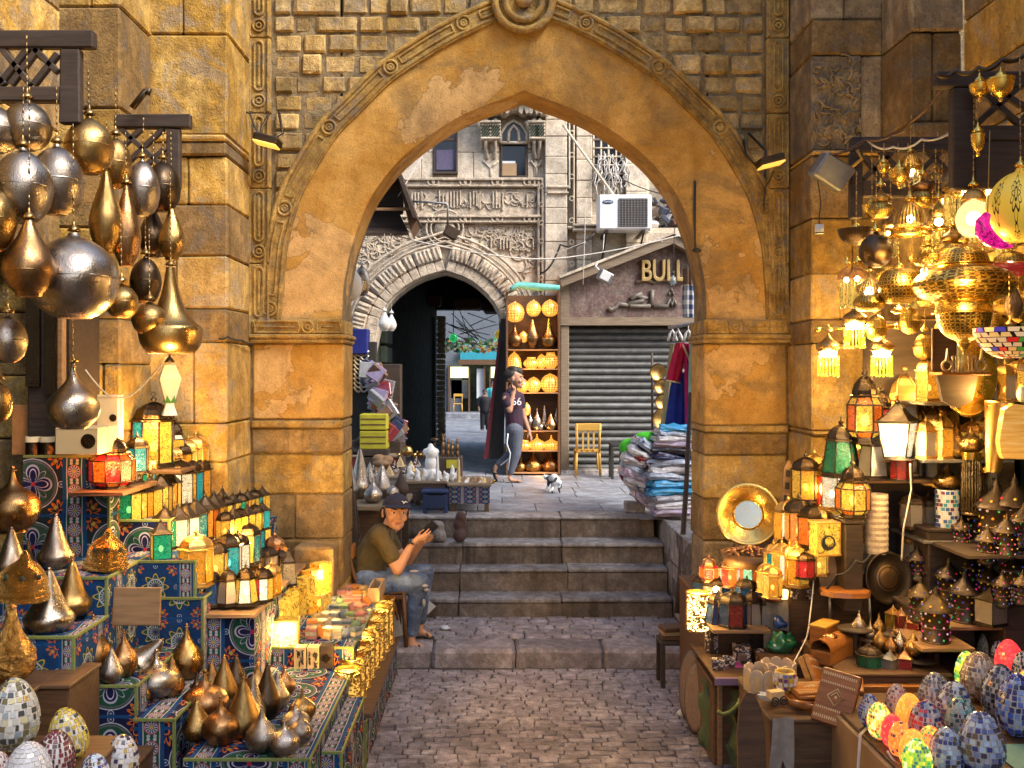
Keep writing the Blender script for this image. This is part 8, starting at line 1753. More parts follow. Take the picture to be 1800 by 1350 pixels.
m=MB();m.limb([Mh@Vector(v)for v in((.10,-.36,.84),(.16,-.36,.80),(.20,-.33,.83),(.27,-.28,.80))],[.012*s_,.022*s_,.018*s_,.008*s_],6);m.limb([Mh@Vector(v)for v in((.16,-.36,.80),(.13,-.375,.76))],[.016*s_,.007*s_],6);obj("cap_emblem",m,M['whitep'],man)
m=MB();m.limb([Mh@Vector((-.36,.12,.60)),Mh@Vector((-.33,.30,.42))],[.05*s_,.08*s_]);m.limb([Mh@Vector((.345,-.02,.60)),Mh@Vector((.34,-.03,.44))],[.03*s_,.02*s_]);m.limb([Mh@Vector((-.345,-.02,.60)),Mh@Vector((-.34,-.03,.42))],[.03*s_,.02*s_]);m.limb([Mh@Vector((.3,.3,.5)),Mh@Vector((-.3,.3,.5))],[.13*s_,.13*s_]);obj("hair",m,M['hair'],man)
gls=MB();gls.box(-.02,.02,-.01,.01,-.05,.05,.006);obj("hanging_sunglasses",gls,M['rope'],man,g(690,941,-.19))
ph=thing("smartphone","dark smartphone held in the seated man's hands","phone",G(754,930,-.10),(.4,.75,.25));m=MB();m.box(-.045,.045,-.006,.006,-.085,.085,.005);obj("phone_body",m,M['rope'],ph);m=MB();m.box(-.04,.04,-.008,-.006,-.078,.078);obj("screen",m,M['night'],ph)
ch=thing("bentwood_chair","worn bentwood chair the seated man sits on","chair",G(670,1135));g2=lambda a,b,c=0:G(a,b,c)-ch.location
BW=plain("worn_bentwood",(.20,.085,.025),.45,(.10,.04,.015),wood=True,bump=.3)
m=MB();m.tube([g2(613,968,-.17),g2(617,995,-.17),g2(626,1022,-.17),g2(640,1036,-.17),g2(665,1042,-.17),g2(708,1040,-.17)],px_(4.2),8);obj("side_rail",m,BW,ch)
m=MB();m.tube([g2(613,964,.2),g2(617,995,.2),g2(626,1022,.2),g2(640,1034,.2)],px_(4.2),8);obj("side_rail",m,BW,ch)
m=MB();p0,p1=g2(617,972,-.19),g2(643,970,.2);m.box(p0.x-.015,p0.x+.02,-.19,.21,p0.z-.06,p0.z+.06,.01);obj("top_rail",m,M['orangewood'],ch)
m=MB();p=g2(670,1040);m.box(g2(628,0).x,g2(712,0).x,-.19,.21,p.z-.03,p.z+.01,.01);obj("seat",m,BW,ch)
for a,b,dd,e in((709,717,-.16,1136),(706,712,.18,1110),(640,628,-.16,1136),(640,630,.18,1110)):
 m=MB();p=g2(a,1040,dd);m.tube([p,Vector((g2(b,0).x,dd*1.05,.0))],[px_(5),px_(3.4)],6);obj("leg",m,BW,ch)
m=MB();m.tube([g2(648,1085,-.17),g2(650,1062,-.17),g2(662,1050,-.17),g2(680,1050,-.17),g2(694,1062,-.17),g2(699,1090,-.17)],px_(2.2),6);obj("hoop_brace",m,BW,ch)
for i,(pts,z)in enumerate((([(678,1090),(700,1080),(708,1116),(690,1122)],0),([(742,1078),(747,1050),(766,1066),(752,1080)],0))):
 d=8.75 if i==0 else 9.35;m=MB();m.prism([(P(a,b,d).x,P(a,b,d).z)for a,b in pts],d,d+.006);tag(obj("paper_sheet",m,M['whitep']),["folded pale paper leaning under the bentwood chair","white paper sheet standing against the lowest step"][i],"paper")
m=MB();m.ell((0,0,.018),(.05,.035,.02),10);m.v=[tuple(Vector(v)*(1+.5*noise.noise(Vector(v)*60)))for v in m.v];tag(obj("crumpled_tissue",m,M['whitep'],None,P(783,1107,D_(1107,.135))),"crumpled white tissue on the cobbled landing","tissue")
for i,(a,b,c,e,d,w)in enumerate(((606,800,640,1065,8.62,9),(618,870,646,1070,8.9,7),(604,860,622,1075,8.75,8))):
 t=thing("leaning_plank","dark plank leaning in the arch jamb behind the seated man, %s"%("the longest","the farthest","the leftmost")[i],"plank",None or(0,0,0));m=MB();p0,p1=P(a,b,d),P(c,e,d);p1.z=.14 if i else .13;v=p1-p0;L_=v.length;an=math.atan2(v.x,v.z);mid=(p0+p1)/2
 m.box(mid.x-w*K0,mid.x+w*K0,d,d+.03,mid.z-L_/2,mid.z+L_/2,.004,0,(0,an,0));obj("board",m,M['darkwood'],t)
def lump(name,label,cat,px,yb,d,pieces,mat,rough=.12,f=14,grp=None,vs=.012):
 """rough carved figure made of joined lumps; pieces in pixels from its foot"""
 t=thing(name,label,cat,P(px,yb,d),None,grp);k=d/F;m=MB()
 for(x,z,rx,rz,y)in pieces:m.ell((x*k,y*k,z*k),(rx*k,rx*k*.9,rz*k),10)
 o=obj("carving",m,M[mat]if isinstance(mat,str)else mat,t);remesh(o,vs,1);return t
TG="rough carved figures on the steps"
lump("stone_figure","dark carved figure lying on the step by the man's hands","statue",712,950,10.15,[(-12,12,12,12,0),(2,12,13,11,0),(14,13,10,10,0),(-14,24,6,6,0)],'darkwood',grp=TG)
lump("stone_figure","pale grey rough carved figure beside the dark one on the step","statue",770,952,10.12,[(0,12,15,13,0),(2,26,10,11,0),(-4,30,7,8,0),(-9,8,7,8,-3),(9,8,7,9,-2)],'step',grp=TG)
lump("stone_figure","tall dark scaly carved figure on the upper step","statue",808,953,10.12,[(2,14,11,14,0),(0,12,12,12,-4),(-2,32,10,12,0),(2,44,10,11,0),(8,30,6,14,0)],plain("red_brown_stone",(.10,.055,.045),.8,(.05,.03,.028),90,.9),grp=TG)
# ---- walking man
D1=13.6;K1=D1/F
wm=thing("person","young man walking right with a phone at his ear in a dark shirt","person",P(900,848,D1));g=lambda a,b,c=0:P(a,b,D1+c)-wm.location;q_=lambda r:r*K1
m=MB();Mw=head_parts(m,g(907,683,0),q_(35),1.35,-.05);m.limb([g(901,680),g(899,690)],[q_(6.5),q_(7)])
m.limb([g(889,700,-.17),g(896,721,-.22),g(903,688,-.18)],[q_(6.5),q_(5.4),q_(3.4)]);m.limb([g(914,700,.16),g(921,733,.18),g(931,760,.14)],[q_(6.5),q_(5),q_(3.2)])
m.limb([g(902,700),g(903,750)],[q_(12),q_(12)]);m.limb([g(908,756,-.06),g(906,797,-.06),g(897,834,-.05)],[q_(10),q_(7),q_(3.8)]);m.limb([g(900,756,.08),g(902,795,.1),g(874,817,.1)],[q_(10),q_(7),q_(3.8)])
m.limb([g(896,840,-.05),g(898,844,-.05),g(914,846,-.06)],[q_(3.8),q_(3.4),q_(2.6)]);m.limb([g(872,820,.1),g(869,828,.1),g(873,841,.1)],[q_(3.8),q_(3.4),q_(2.4)])
for k in range(4):m.limb([g(903.5+k,687,-.20+k*.012),g(901+k*1.2,680+k,-.215),g(900+k,675+k*2,-.20)],[q_(1.3),q_(1.2),q_(1.0)],6);m.limb([g(931+k*.7,764,.12+k*.02),g(933+k*.8,770,.12+k*.02),g(932+k,775-k*.6,.13+k*.015)],[q_(1.3),q_(1.15),q_(1)],6)
m.limb([g(904,689,-.16),g(903,684,-.15)],[q_(3.4),q_(3)],8);m.limb([g(906,686,-.14),g(905,679,-.14)],[q_(1.4),q_(1.1)],6);m.limb([g(930,760,.14),g(932,766,.14)],[q_(3.2),q_(3)],8);m.limb([g(928,764,.1),g(927,770,.09)],[q_(1.4),q_(1.1)],6)
o=obj("body",m,M['skin2'],wm);remesh(o,.0085,2);face_parts(wm,Mw,q_(35),M['skin2'])
m=MB();m.limb([g(900,692),g(902,712),g(905,753)],[q_(12),q_(16.5),q_(15)]);m.limb([g(890,698,-.14),g(893,711,-.2)],[q_(9),q_(8)]);m.limb([g(913,698,.14),g(917,713,.17)],[q_(9),q_(8)]);m.limb([g(892,697,-.12),g(912,697,.14)],[q_(9),q_(9)])
o=obj("shirt",m,plain("dark_plum_shirt",(.020,.018,.032),.85,(.05,.012,.03),4,.6,dist=.03),wm);remesh(o,.011)
text("66",.15,'whitep',wm,g(908,712,-.175),(pi/2,0,.25),.004,name="shirt_number");text("66",.05,'whitep',wm,g(900,694,-.16),(pi/2,0,.2),.004,name="shirt_number")
m=MB();m.limb([g(908,758,-.06),g(907,797,-.06),g(898,830,-.05)],[q_(13),q_(9.5),q_(6)]);m.limb([g(901,758,.08),g(902,795,.1),g(877,815,.1)],[q_(13),q_(9.5),q_(6)]);m.limb([g(904,755,-.07),g(904,755,.09)],[q_(13.5),q_(13.5)])
o=obj("trousers",m,plain("grey_track_trousers",(.085,.095,.125),.85,(.06,.066,.09),6,.6,dist=.03),wm);remesh(o,.011)
m=MB();m.tube([g(893,762,-.17),g(891,780,-.18),g(897,797,-.16),g(893,826,-.12)],q_(1.2),5);m.tube([g(896,805,-.0),g(880,818,.03)],q_(1.2),5);obj("white_stripe",m,M['whitep'],wm)
m=MB();m.limb([Mw@Vector(v)for v in((0,-.16,.86),(0,.18,.86),(0,.36,.68),(0,.40,.5))],[.24*q_(35),.29*q_(35),.26*q_(35),.16*q_(35)]);m.ell(Mw@Vector((0,.15,.70)),[.375*q_(35),.375*q_(35),.33*q_(35)],14);obj("hair",m,M['hair'],wm)
for a,b,dd,rt in((904,849,-.05,0),(869,835,.1,1)):
 m=MB();m.limb([g(a-12,b,dd),g(a+12,b,dd)]if not rt else[g(866,824,dd),g(872,845,dd)],[q_(3),q_(3)],10);o=obj("sandal",m,M['rope'],wm)
 if not rt:c=g(a,b,dd);o.data.transform(Matrix.Translation((0,0,c.z))@Matrix.Scale(.35,4,(0,0,1))@Matrix.Translation((0,0,-c.z)))
 m=MB();m.tube([g(a+8,b-1,dd-.05),g(a+2,b-6,dd),g(a,b-1,dd+.05)]if not rt else[g(875,832,dd-.05),g(866,832,dd-.02)],q_(1),5);obj("sandal_strap",m,M['rope'],wm)
m=MB();m.box(-.035,.035,-.008,.008,-.07,.07,.005);tag(obj("smartphone",m,M['rope'],None,P(900,676,D1-.17),(0,.2,1.3)),"black phone the walking man holds to his ear","phone")
# ---- cat walking away
D2=12.4;ct=thing("cat","small white cat with black patches walking away on the paving","cat",P(973,866,D2));g=lambda a,b,c=0:P(a,b,D2+c)-ct.location;q_=lambda r:r*D2/F;m=MB()
m.limb([g(978,846,-.03),g(974,840,.10),g(968,843,.24)],[q_(7.5),q_(7.5),q_(6.5)]);m.limb([g(968,842,.24),g(963,840,.33)],[q_(4.5),q_(4)]);m.ell(g(960,839,.40),(q_(5),q_(5.5),q_(4.6)),12)
for e in(-1,1):m.limb([g(960+e*3,836,.40),g(960+e*3.6,831.5,.41)],[q_(1.6),q_(.5)],6)
for pts in(([(983,848,-.05),(985,855,-.02),(982,860,-.07),(984,865,-.05)]),([(974,848,-.05),(972,856,-.01),(970,861,-.07),(971,866,-.06)])):m.limb([g(*p)for p in pts],[q_(4.6),q_(3.4),q_(1.8),q_(1.7)],8)
for pts in(([(972,847,.22),(970,856,.22),(966,865,.18)]),([(965,846,.24),(963,856,.22),(960,863,.22)])):m.limb([g(*p)for p in pts],[q_(3.6),q_(2),q_(1.6)],8)
q=MT("cat_fur");c=q.noise(7.5,1,.4,q.co("Object"));q.bs(Base_Color=q.mix(c.gt(.56),(.62,.64,.64),(.02,.02,.022)),Roughness=.9);q.ln(q.bump(q.noise(150,3,.6,q.co("Object")),.4,.01),q.b.inputs["Normal"])
o=obj("body",m,q.m,ct);remesh(o,.0065,2);m=MB();m.limb([g(978,841,-.08),g(974,846,-.12),g(968,847,-.13),g(962,843,-.12),g(960,839,-.11)],[q_(2.4),q_(2),q_(1.8),q_(1.6),q_(.9)],8);obj("tail",m,M['hair'],ct)
# ================================================================ PLATFORM GOODS
def pbox(name,label,cat,pa,pb,ya,yb,d,dp,mat,b=.01,grp=None):
 t=thing(name,label,cat,P((pa+pb)/2,yb,d),None,grp);w=(pb-pa)*d/F/2;h=(yb-ya)*d/F;m=MB();m.box(-w,w,0,dp,0,h,b);obj("body",m,M[mat]if isinstance(mat,str)else mat,t);return t,w,h
t=thing("wooden_table","rough grey wooden table of silver vases behind the seated man","table");zt=1.28
m=MB();m.box(-1.5,-.86,9.15,10.1,zt-.05,zt,.008);obj("top",m,M['trim'],t)
for x,y,z in((-1.45,9.2,.14),(-.93,9.2,.14),(-.93,10.0,.55),(-1.45,10.0,.55)):m=MB();m.box(x-.04,x+.04,y-.03,y+.03,z,zt-.05,.004);obj("leg",m,M['darkwood'],t)
m=MB();m.box(-1.44,-1.0,9.3,9.33,.3,zt-.06,.004);obj("side_board",m,M['wood'],t)
for(px,yt,yb,w,d,kd,mt,lab)in((612,805,888,40,9.5,'cone','vsilver',"silver vase at the left end of the rough table"),(633,800,888,42,9.7,'cone','vsilver',"tall silver cone vase on the rough table"),(656,838,882,34,9.35,'onion','vsilver',"plump silver vase, nearest on the rough table"),(672,812,872,36,9.7,'tear','vsilver',"silver teardrop vase right of the plump one"),(650,818,876,30,9.9,'cone','vsilver',"silver cone vase behind the plump one"),(690,846,874,24,9.5,'ball','vsilver',"small round silver vase on the rough table"),(705,824,872,27,9.8,'tear','darkwood',"dark wooden teardrop vase at the right end of the rough table")):
 v=vase(px,yt,yb,w,d,kd,mt,lab,"vases on the rough table");v.location.z=zt
for(px,yt,yb,w,d,kd,mt,lab,ct_)in((614,470,528,46,9.3,'ball','white',"white frosted globe hanging in the left jamb of the arch",410),(636,466,520,30,9.6,'ball','vsilver',"silver globe hanging behind the white frosted one",410),(676,548,582,22,11.4,'drop','white',"white glass pendant before the dark doorway, left of two",410),(688,552,582,18,11.6,'drop','white',"white glass pendant before the dark doorway, right of two",410)):
 v=vase(px,yt,yb,w,d,kd,mt,lab,"globes hung under the canopy","hanging lamp","hanging_globe");hang(v,px,yt,d,ct_,'cable','whitep',.004)
d=12.6;ns=thing("necklace_stand","dark stand of bead necklaces at the left doorway","necklace stand");m=MB();m.box(X_(606,d),X_(660,d),d+.1,d+.2,.99,Z_(600,d),.01);obj("back_panel",m,M['rope'],ns)
for k,(px,mt)in enumerate(((612,'vbronze'),(630,'inlay'),(640,'silver'))):
 for j in range(9):
  m=MB();y_=616+j*8;m.tube([P(px-8+16*u/8,y_+9*(1-((u-4)/4)**2),d+.07-.01*k)for u in range(9)],.014,5);obj("necklace",m,M[mt],ns)
pbox("display_box","royal blue display box above the necklaces","box",618,646,578,622,d,.25,plain("royal_blue",(.02,.03,.22),.4));text("SALE",.1,'whitep',None,(0,0,0))if False else None
mixc=islands("packaged_souvenirs",[(.4,.38,.42),(.15,.03,.04),(.3,.25,.3),(.03,.04,.08),(.5,.5,.55),(.2,.12,.08),(.08,.12,.2),(.35,.1,.1)],.35)
CN={}
def cnt(k):CN[k]=CN.get(k,-1)+1;return CN[k]
rr=random.Random(6);SG="packaged souvenirs stacked at the doorway"
for k in range(40):
 f=k/39;px=652+f*50+rr.uniform(-12,8);y_=640+f*130+rr.uniform(-14,14);dd=12.5+rr.uniform(-.3,.2);w,h=rr.uniform(.07,.14),rr.uniform(.05,.12)
 m=MB();m.box(-w,w,-.03,.03,-h,h,.008,0,(rr.uniform(-.4,.4),rr.uniform(-.9,.9),rr.uniform(-.5,.5)))
 c=R.choice(("lilac","dark red","grey","navy","silver","brown"));mt='pk_'+c
 if mt not in M:M[mt]=plain("wrapped_"+c.replace(" ","_"),dict(zip(("lilac","dark red","grey","navy","silver","brown"),((.30,.24,.36),(.22,.02,.03),(.25,.25,.27),(.02,.03,.08),(.5,.5,.55),(.18,.10,.07))))[c],.25,None,20,.4,spec=.8)
 tag(obj("souvenir_packet",m,M[mt],None,P(px,y_,dd)),"%s wrapped packet, %s %s one from the top of the souvenir pile"%(c,ORD[cnt(c)],c),"packet",SG)
m=MB();m.box(X_(646,12.9),X_(706,12.9),12.75,13.0,.99,Z_(640,12.9),.01);m.box(X_(646,12.9),X_(712,12.9),12.3,13.0,.99,Z_(770,12.9),.01);tag(obj("display_stand",m,M['darkwood']),"dark display stand behind the packaged souvenirs","display stand")
YC=plain("yellow_crate",(.42,.38,.03),.5,(.3,.27,.02),8,.2)
for i,(ya,yb)in enumerate(((728,756),(758,790))):
 t,w,h=pbox("yellow_crate","yellow plastic crate by the doorway, %s of two"%("upper","lower")[i],"crate",632,680,ya,yb,12.0,.4,YC,.01,"yellow crates");m=MB()
 for z in(.3,.65):m.box(-w*.9,w*.9,-.004,.0,h*z,h*z+.015)
 obj("slot",m,M['wood'],t)
m=MB();m.box(X_(630,12.0),X_(682,12.0),12.0,12.4,.99,Z_(790,12.0),.01);tag(obj("crate_base",m,M['darkwood']),"dark base under the yellow crates","crate")
def ptable(label,pa,pb,yt,d,dp,mat,top='trim'):
 t=thing("market_table",label,"table");x0,x1,zt=X_(pa,d),X_(pb,d),Z_(yt,d);m=MB();m.box(x0,x1,d,d+dp,zt-.03,zt,.006);obj("top",m,M[top],t);m=MB();m.box(x0+.02,x1-.02,d+.01,d+.02,zt-.22,zt-.03);obj("cloth_front",m,mat,t)
 for x in(x0+.04,x1-.08):
  for y in(d+.05,d+dp-.08):m=MB();m.box(x,x+.05,y,y+.05,.99,zt-.03);obj("leg",m,M['wood'],t)
 return zt
t1=ptable("small table with a purple and orange printed cloth on the platform",786,864,851,10.7,.8,M['cloth2']);t2=ptable("middle table of shells and mosaic pyramids on the platform",640,742,838,11.2,.8,M['canvas']);t3=ptable("table with dark red edge at the back of the left goods",606,700,800,12.0,.4,plain("dark_red_cloth",(.12,.01,.015),.8));t4=ptable("table of white carvings beside the blue stool",706,786,846,10.8,.7,M['darkwood'])
st_,w,h=pbox("plastic_stool","dark blue plastic stool under the table of white carvings","stool",740,788,862,868,10.58,.4,plain("blue_plastic_stool",(.02,.04,.12),.4));st_.location.z=.0;st_.location.z=Z_(868,10.58)
for x in(-w+.02,w-.06):
 for y in(.02,.34):m=MB();m.box(x,x+.05,y,y+.05,.998-st_.location.z,0,.005);obj("leg",m,M['navyp']if 'navyp' in M else plain("blue_plastic_leg",(.02,.04,.12),.4),st_)
m=MB();m.box(-w+.03,w-.03,.0,.02,-.16,-.02,.005);obj("skirt",m,plain("blue_plastic_skirt",(.015,.03,.09),.4),st_)
lump("torso_statue","white alabaster torso statue standing among the carvings","statue",757,846,11.1,[(0,12,12,14,0),(0,32,11,14,0),(1,50,12,12,0),(-9,52,5,6,0),(10,52,5,6,0),(0,62,5,5,0)],'white')
WG="white alabaster carvings on the table";rr=random.Random(2)
for k,px in enumerate((722,734,745,760,772,783,793,802)):
 hh=rr.uniform(14,28);lump("white_carving","white alabaster carving, %s from the left on the carvings table"%ORD[k],"carving",px,847+(k%2)*3,10.95+rr.uniform(-.1,.1),[(rr.uniform(-2,2),hh*.3,6,hh*.34,0),(rr.uniform(-3,3),hh*.7,4.4,hh*.34,0),(rr.uniform(-4,4),hh*.5,5,4,-2),(rr.uniform(-3,3),hh,2.4,5,0)],'white',grp=WG)
t=thing("candle_obelisk","slender white obelisk among the carvings","obelisk",P(769,848,10.85));m=MB();m.lathe([(.03,0),(.028,.02),(.022,.03),(.012,.30),(0,.33)],4,None,False);obj("obelisk",m,M['white'],t)
t=thing("candle_obelisk","slender cream obelisk at the left end of the shell table","obelisk",P(806,850,10.9));m=MB();m.lathe([(.035,0),(.03,.02),(.024,.03),(.016,.26),(0,.29)],4,None,False);obj("obelisk",m,M['inlay'],t)
FGp="shells and little figures on the printed table"
for k in range(14):
 px=808+k*4.4+rr.uniform(-2,2);c=R.choice(('inlay','vbrass','white','palewood'));hh=rr.uniform(5,14)
 lump("shell_figure","small %s figure, %s of that colour from the left on the printed table"%({'inlay':'bone coloured','vbrass':'brass','white':'white','palewood':'tan'}[c],ORD[cnt('f'+c)]),"figurine",px,851,10.9+rr.uniform(-.1,.2),[(0,hh*.4,4,hh*.4,0),(rr.uniform(-3,3),hh*.8,3,hh*.3,0),(rr.uniform(-5,5),3,4,3,-2)],c,grp=FGp)
CG="copper deity figurines"
pd,w,h=pbox("plinth","dark plinth with a yellow panel carrying the copper figurines","plinth",770,812,804,846,11.7,.3,'darkwood');m=MB();m.box(-w*.3,w*.7,-.008,0,h*.55,h*.9);obj("yellow_panel",m,YC,pd)
for k,(px,hh)in enumerate(((779,40),(788,34),(795,30),(804,34))):
 lump("copper_figurine","copper standing figurine, %s from the left on the plinth"%ORD[k],"figurine",px,804,11.8,[(0,hh*.2,3.2,hh*.22,0),(0,hh*.5,3.4,hh*.22,0),(0,hh*.78,2.4,hh*.14,0),(-1.5,hh*.95,1,hh*.1,0),(1.5,hh*.95,1,hh*.1,0)],'vcopper',grp=CG,vs=.008)
lump("brass_incense_tree","brass cup stand beside the copper figurines","stand",764,804,12.0,[(0,6,4,6,0),(0,18,2,12,0),(0,32,8,3,0)],'vbronze',vs=.009)
PG="mosaic pyramids on the middle table"
for k in range(9):
 px=656+k*9.5;t=thing("mosaic_pyramid","striped teal and bone pyramid, %s from the left on the middle table"%ORD[k],"pyramid",P(px,836-(k%3)*8,11.4+(k%3)*.2),(0,0,.6),PG);m=MB();hh=.13
 for j in range(4):a,b=.07*(1-j/4),.07*(1-(j+.9)/4);m.lathe([(a,hh*j/4),(b,hh*(j+.9)/4)],4,None,False)
 obj("pyramid",m,M['inlay' if k%2 else 'nacre'],t)
lump("bead_heap","heap of dark brown wooden beads on the back table","beads",640,800,12.2,[(0,8,30,10,0),(-14,16,14,12,0),(12,20,14,12,0),(0,28,12,8,0)],plain("bead_brown",(.06,.03,.02),.4,(.02,.012,.01),60,1.0,dist=.03))
lump("shell_fan","tan fan of cowrie shells on the middle table","shells",672,820,11.6,[(0,6,18,8,0),(-6,14,12,8,0),(8,12,12,8,0)],M['palewood']);lump("brass_fan","golden bowl shaped fan on the back table","ornament",716,800,12.0,[(0,6,11,9,0),(0,10,9,7,0)],'vbrass')
for k,px in enumerate((700,728,738,745)):lump("brass_animal","small brass animal, %s from the left behind the pyramids"%ORD[k],"figurine",px,806,12.1,[(0,6,5,4,0),(5,11,2.4,3,0),(-3,2,1.4,3,0),(3,2,1.4,3,0)],'vbrass',grp="brass animals",vs=.009)
DR=14.5;rk=thing("lamp_rack","tall wooden rack filled with glowing metal lamps against the facade","rack");rx=lambda a:X_(a,DR)
for a in(889,981):m=MB();m.box(rx(a),rx(a+4),DR,DR+.5,.998,Z_(512,DR),.005);obj("post",m,M['wood'],rk)
for y_ in(614,648,690,757,792,831):m=MB();m.box(rx(893),rx(981),DR,DR+.5,Z_(y_+2,DR),Z_(y_,DR),.003);obj("board",m,M['palewood'],rk)
m=MB();m.box(rx(893),rx(981),DR+.48,DR+.5,.998,Z_(515,DR));obj("back",m,M['wood'],rk)
m=MB();m.tube([P(898,508,DR-.1),P(910,501,DR),P(940,504,DR),P(984,506,DR)],[.03,.05,.06,.04],8);obj("turquoise_sheet",m,plain("turquoise_tarp",(.12,.42,.38),.6),rk)
RK="lamps on the glowing rack"
M['litp']=None;q=MT("glowing_pierced");u,v,_=q.xyz(q.co("UV"));w_=((u*2*pi*9).sin()*(v*22).sin()).abs();q.bs(Base_Color=(.75,.48,.16),Metallic=.8,Roughness=.3);q.put(q.b,"Emission Color",(1,.42,.06));q.put(q.b,"Emission Strength",w_.gt(.45)*.75+.10);M['litp']=q.m
rows=[[(905,530,566,34,'ball','litp',"crackled globe"),(938,527,556,26,'ball','litp',"small globe"),(967,526,556,30,'ball','litp',"netted globe")],[(905,572,610,28,'onion','vcopper',"copper onion"),(936,562,612,24,'drop','vcopper',"copper drop"),(965,560,610,32,'flare','vbrass',"brass flared lamp"),(920,582,602,16,'ball','litp',"tiny lit ball")],[(904,618,647,26,'dome','litp',"lit dome"),(934,628,650,28,'saucer','litp',"lit saucer"),(952,622,648,18,'ball','litp',"orange ball"),(968,620,650,28,'saucer','litp',"right lit saucer")],[(918,664,690,22,'ball','litp',"netted ball"),(938,662,690,26,'ball','litp',"bright ball"),(967,656,690,34,'ball','litp',"big netted ball")],[(932,722,757,15,'onion','vsilver',"silver onion"),(944,718,757,17,'onion','vsilver',"silver onion"),(957,712,757,15,'cone','vsilver',"silver cone"),(968,726,757,22,'tear','vcopper',"pink teardrop"),(978,716,757,13,'onion','vsilver',"silver onion"),(926,708,730,14,'ball','litp',"red lit ball"),(938,736,757,12,'onion','vsilver',"little silver onion"),(950,738,757,12,'onion','vsilver',"little silver onion")],[(922,774,792,26,'saucer','litp',"squat lit lamp"),(944,764,792,30,'squat','litp',"squat lit lamp"),(969,766,792,30,'squat','litp',"squat lit lamp")],[(915,800,831,22,'onion','vbrass',"gold onion"),(937,793,831,33,'onion','vbrass',"big gold onion"),(968,792,831,34,'onion','vcopper',"big rosy onion")]]
for j,row in enumerate(rows):
 for i,(px,yt,yb,w,kd,mt,nm)in enumerate(row):
  v=vase(px,yt,yb,w,DR+.2-(.12 if j==4 and i%2 else 0),kd,mt,"%s, %s in the %s tier from the top of the glowing rack"%(nm,ORD[i],ORD[j]),RK,"lamp","rack_lamp")
  if mt=='litp' and False:pass
for(px,py,e)in((936,545,4),(936,640,4),(930,684,2.5),(940,775,3),(950,820,2)):point_in(rk,e,(1,.42,.08),P(px,py,DR-.12),.05)
bn=thing("leaning_banner","tall dark red folded banner leaning in the passage mouth","banner");m=MB();m.prism([(X_(880,14.8),Z_(560,14.8)),(X_(892,14.8),Z_(560,14.8)),(X_(885,14.8),Z_(806,14.8)),(X_(852,14.8),Z_(806,14.8))],14.8,14.95);obj("cloth",m,M['rope'],bn);m=MB();m.prism([(X_(876,14.78),Z_(600,14.78)),(X_(880,14.78),Z_(600,14.78)),(X_(858,14.78),Z_(806,14.78)),(X_(850,14.78),Z_(806,14.78))],14.76,14.8);obj("red_edge",m,plain("dark_red_edge",(.12,.01,.02),.7),bn)
yc=simple_chair(1032,835,14.6-.0,93,M['yellowwood'],"yellow wooden chair in front of the roller shutter");yc.rotation_euler.z=pi
m=MB()
for x in(-.1,0,.1):m.box(x-.018,x+.018,.215,.24,.48,.86,.004)
obj("back_slats",m,M['yellowwood'],yc)
t,w,h=pbox("plastic_stool","black plastic stool between the yellow chair and the garments","stool",1074,1098,780,786,14.0,.3,'rope')
for x in(-w,w-.04):
 for y in(0,.26):m=MB();m.box(x,x+.04,y,y+.04,.998-t.location.z,0,.004);obj("leg",m,M['rope'],t)
pr=thing("plate_pole","thin pole hung with brass plates before the shutter","pole");m=MB();m.tube([P(1146,620,13.6),P(1147,800,13.6)],.018,6);obj("pole",m,M['darkwood'],pr)
for k,(px,py,r)in enumerate(((1155,654,15),(1160,679,13),(1162,706,13),(1164,736,19))):
 t=thing("brass_plate","round brass plate, %s from the top on the thin pole"%ORD[k],"plate",P(px,py,13.5),(pi/2,0,.2),"plates on the thin pole");q_=r*13.5/F;m=MB();m.lathe([(0,0),(q_*.7,0),(q_,.03),(q_*1.02,.035)],24);obj("plate",m,M['vbrass'],t)
GD=10.9;hr=thing("garment_rail","steel rail sticking out above the clothes pile","rail");m=MB();m.tube([P(1176,576,GD),P(1222,568,GD-.3)],.02,6);obj("rail",m,M['steel'],hr)
def cloth_piece(name,pts,d,mat,parent,th=.05,wv=.02):
 """hanging cloth from rows of (left px, right px, y)"""
 m=MB();n=8;vs=[]
 for side in(0,1):
  for j,(a,b,y_)in enumerate(pts):
   for i in range(n+1):u=i/n;p=P(a+(b-a)*u,y_,d);vs.append(p+Vector((0,(th if side else-th)*sin(pi*u)+wv*sin(u*14+j*.3),0))-parent.location)
 R_=len(pts);fs=[(s*R_*(n+1)+j*(n+1)+i,s*R_*(n+1)+j*(n+1)+i+1,s*R_*(n+1)+(j+1)*(n+1)+i+1,s*R_*(n+1)+(j+1)*(n+1)+i)for s in(0,1)for j in range(R_-1)for i in range(n)]
 m.add(vs,fs,True);return obj(name,m,mat,parent)
dr=thing("hanging_dress","crimson and royal blue embroidered dress on a hanger","dress",P(1195,600,GD));fab=lambda n,c:plain(n,c,.85,mul(c,.6),10,.6,dist=.02)
cloth_piece("sleeve_cloth",[(1188,1205,603),(1183,1205,620),(1176,1202,645),(1171,1196,670)],GD-.05,fab("crimson_cloth",(.50,.01,.06)),dr);cloth_piece("skirt",[(1186,1204,655),(1178,1206,680),(1174,1207,710),(1170,1208,740),(1166,1208,765)],GD,fab("royal_cloth",(.01,.03,.30)),dr)
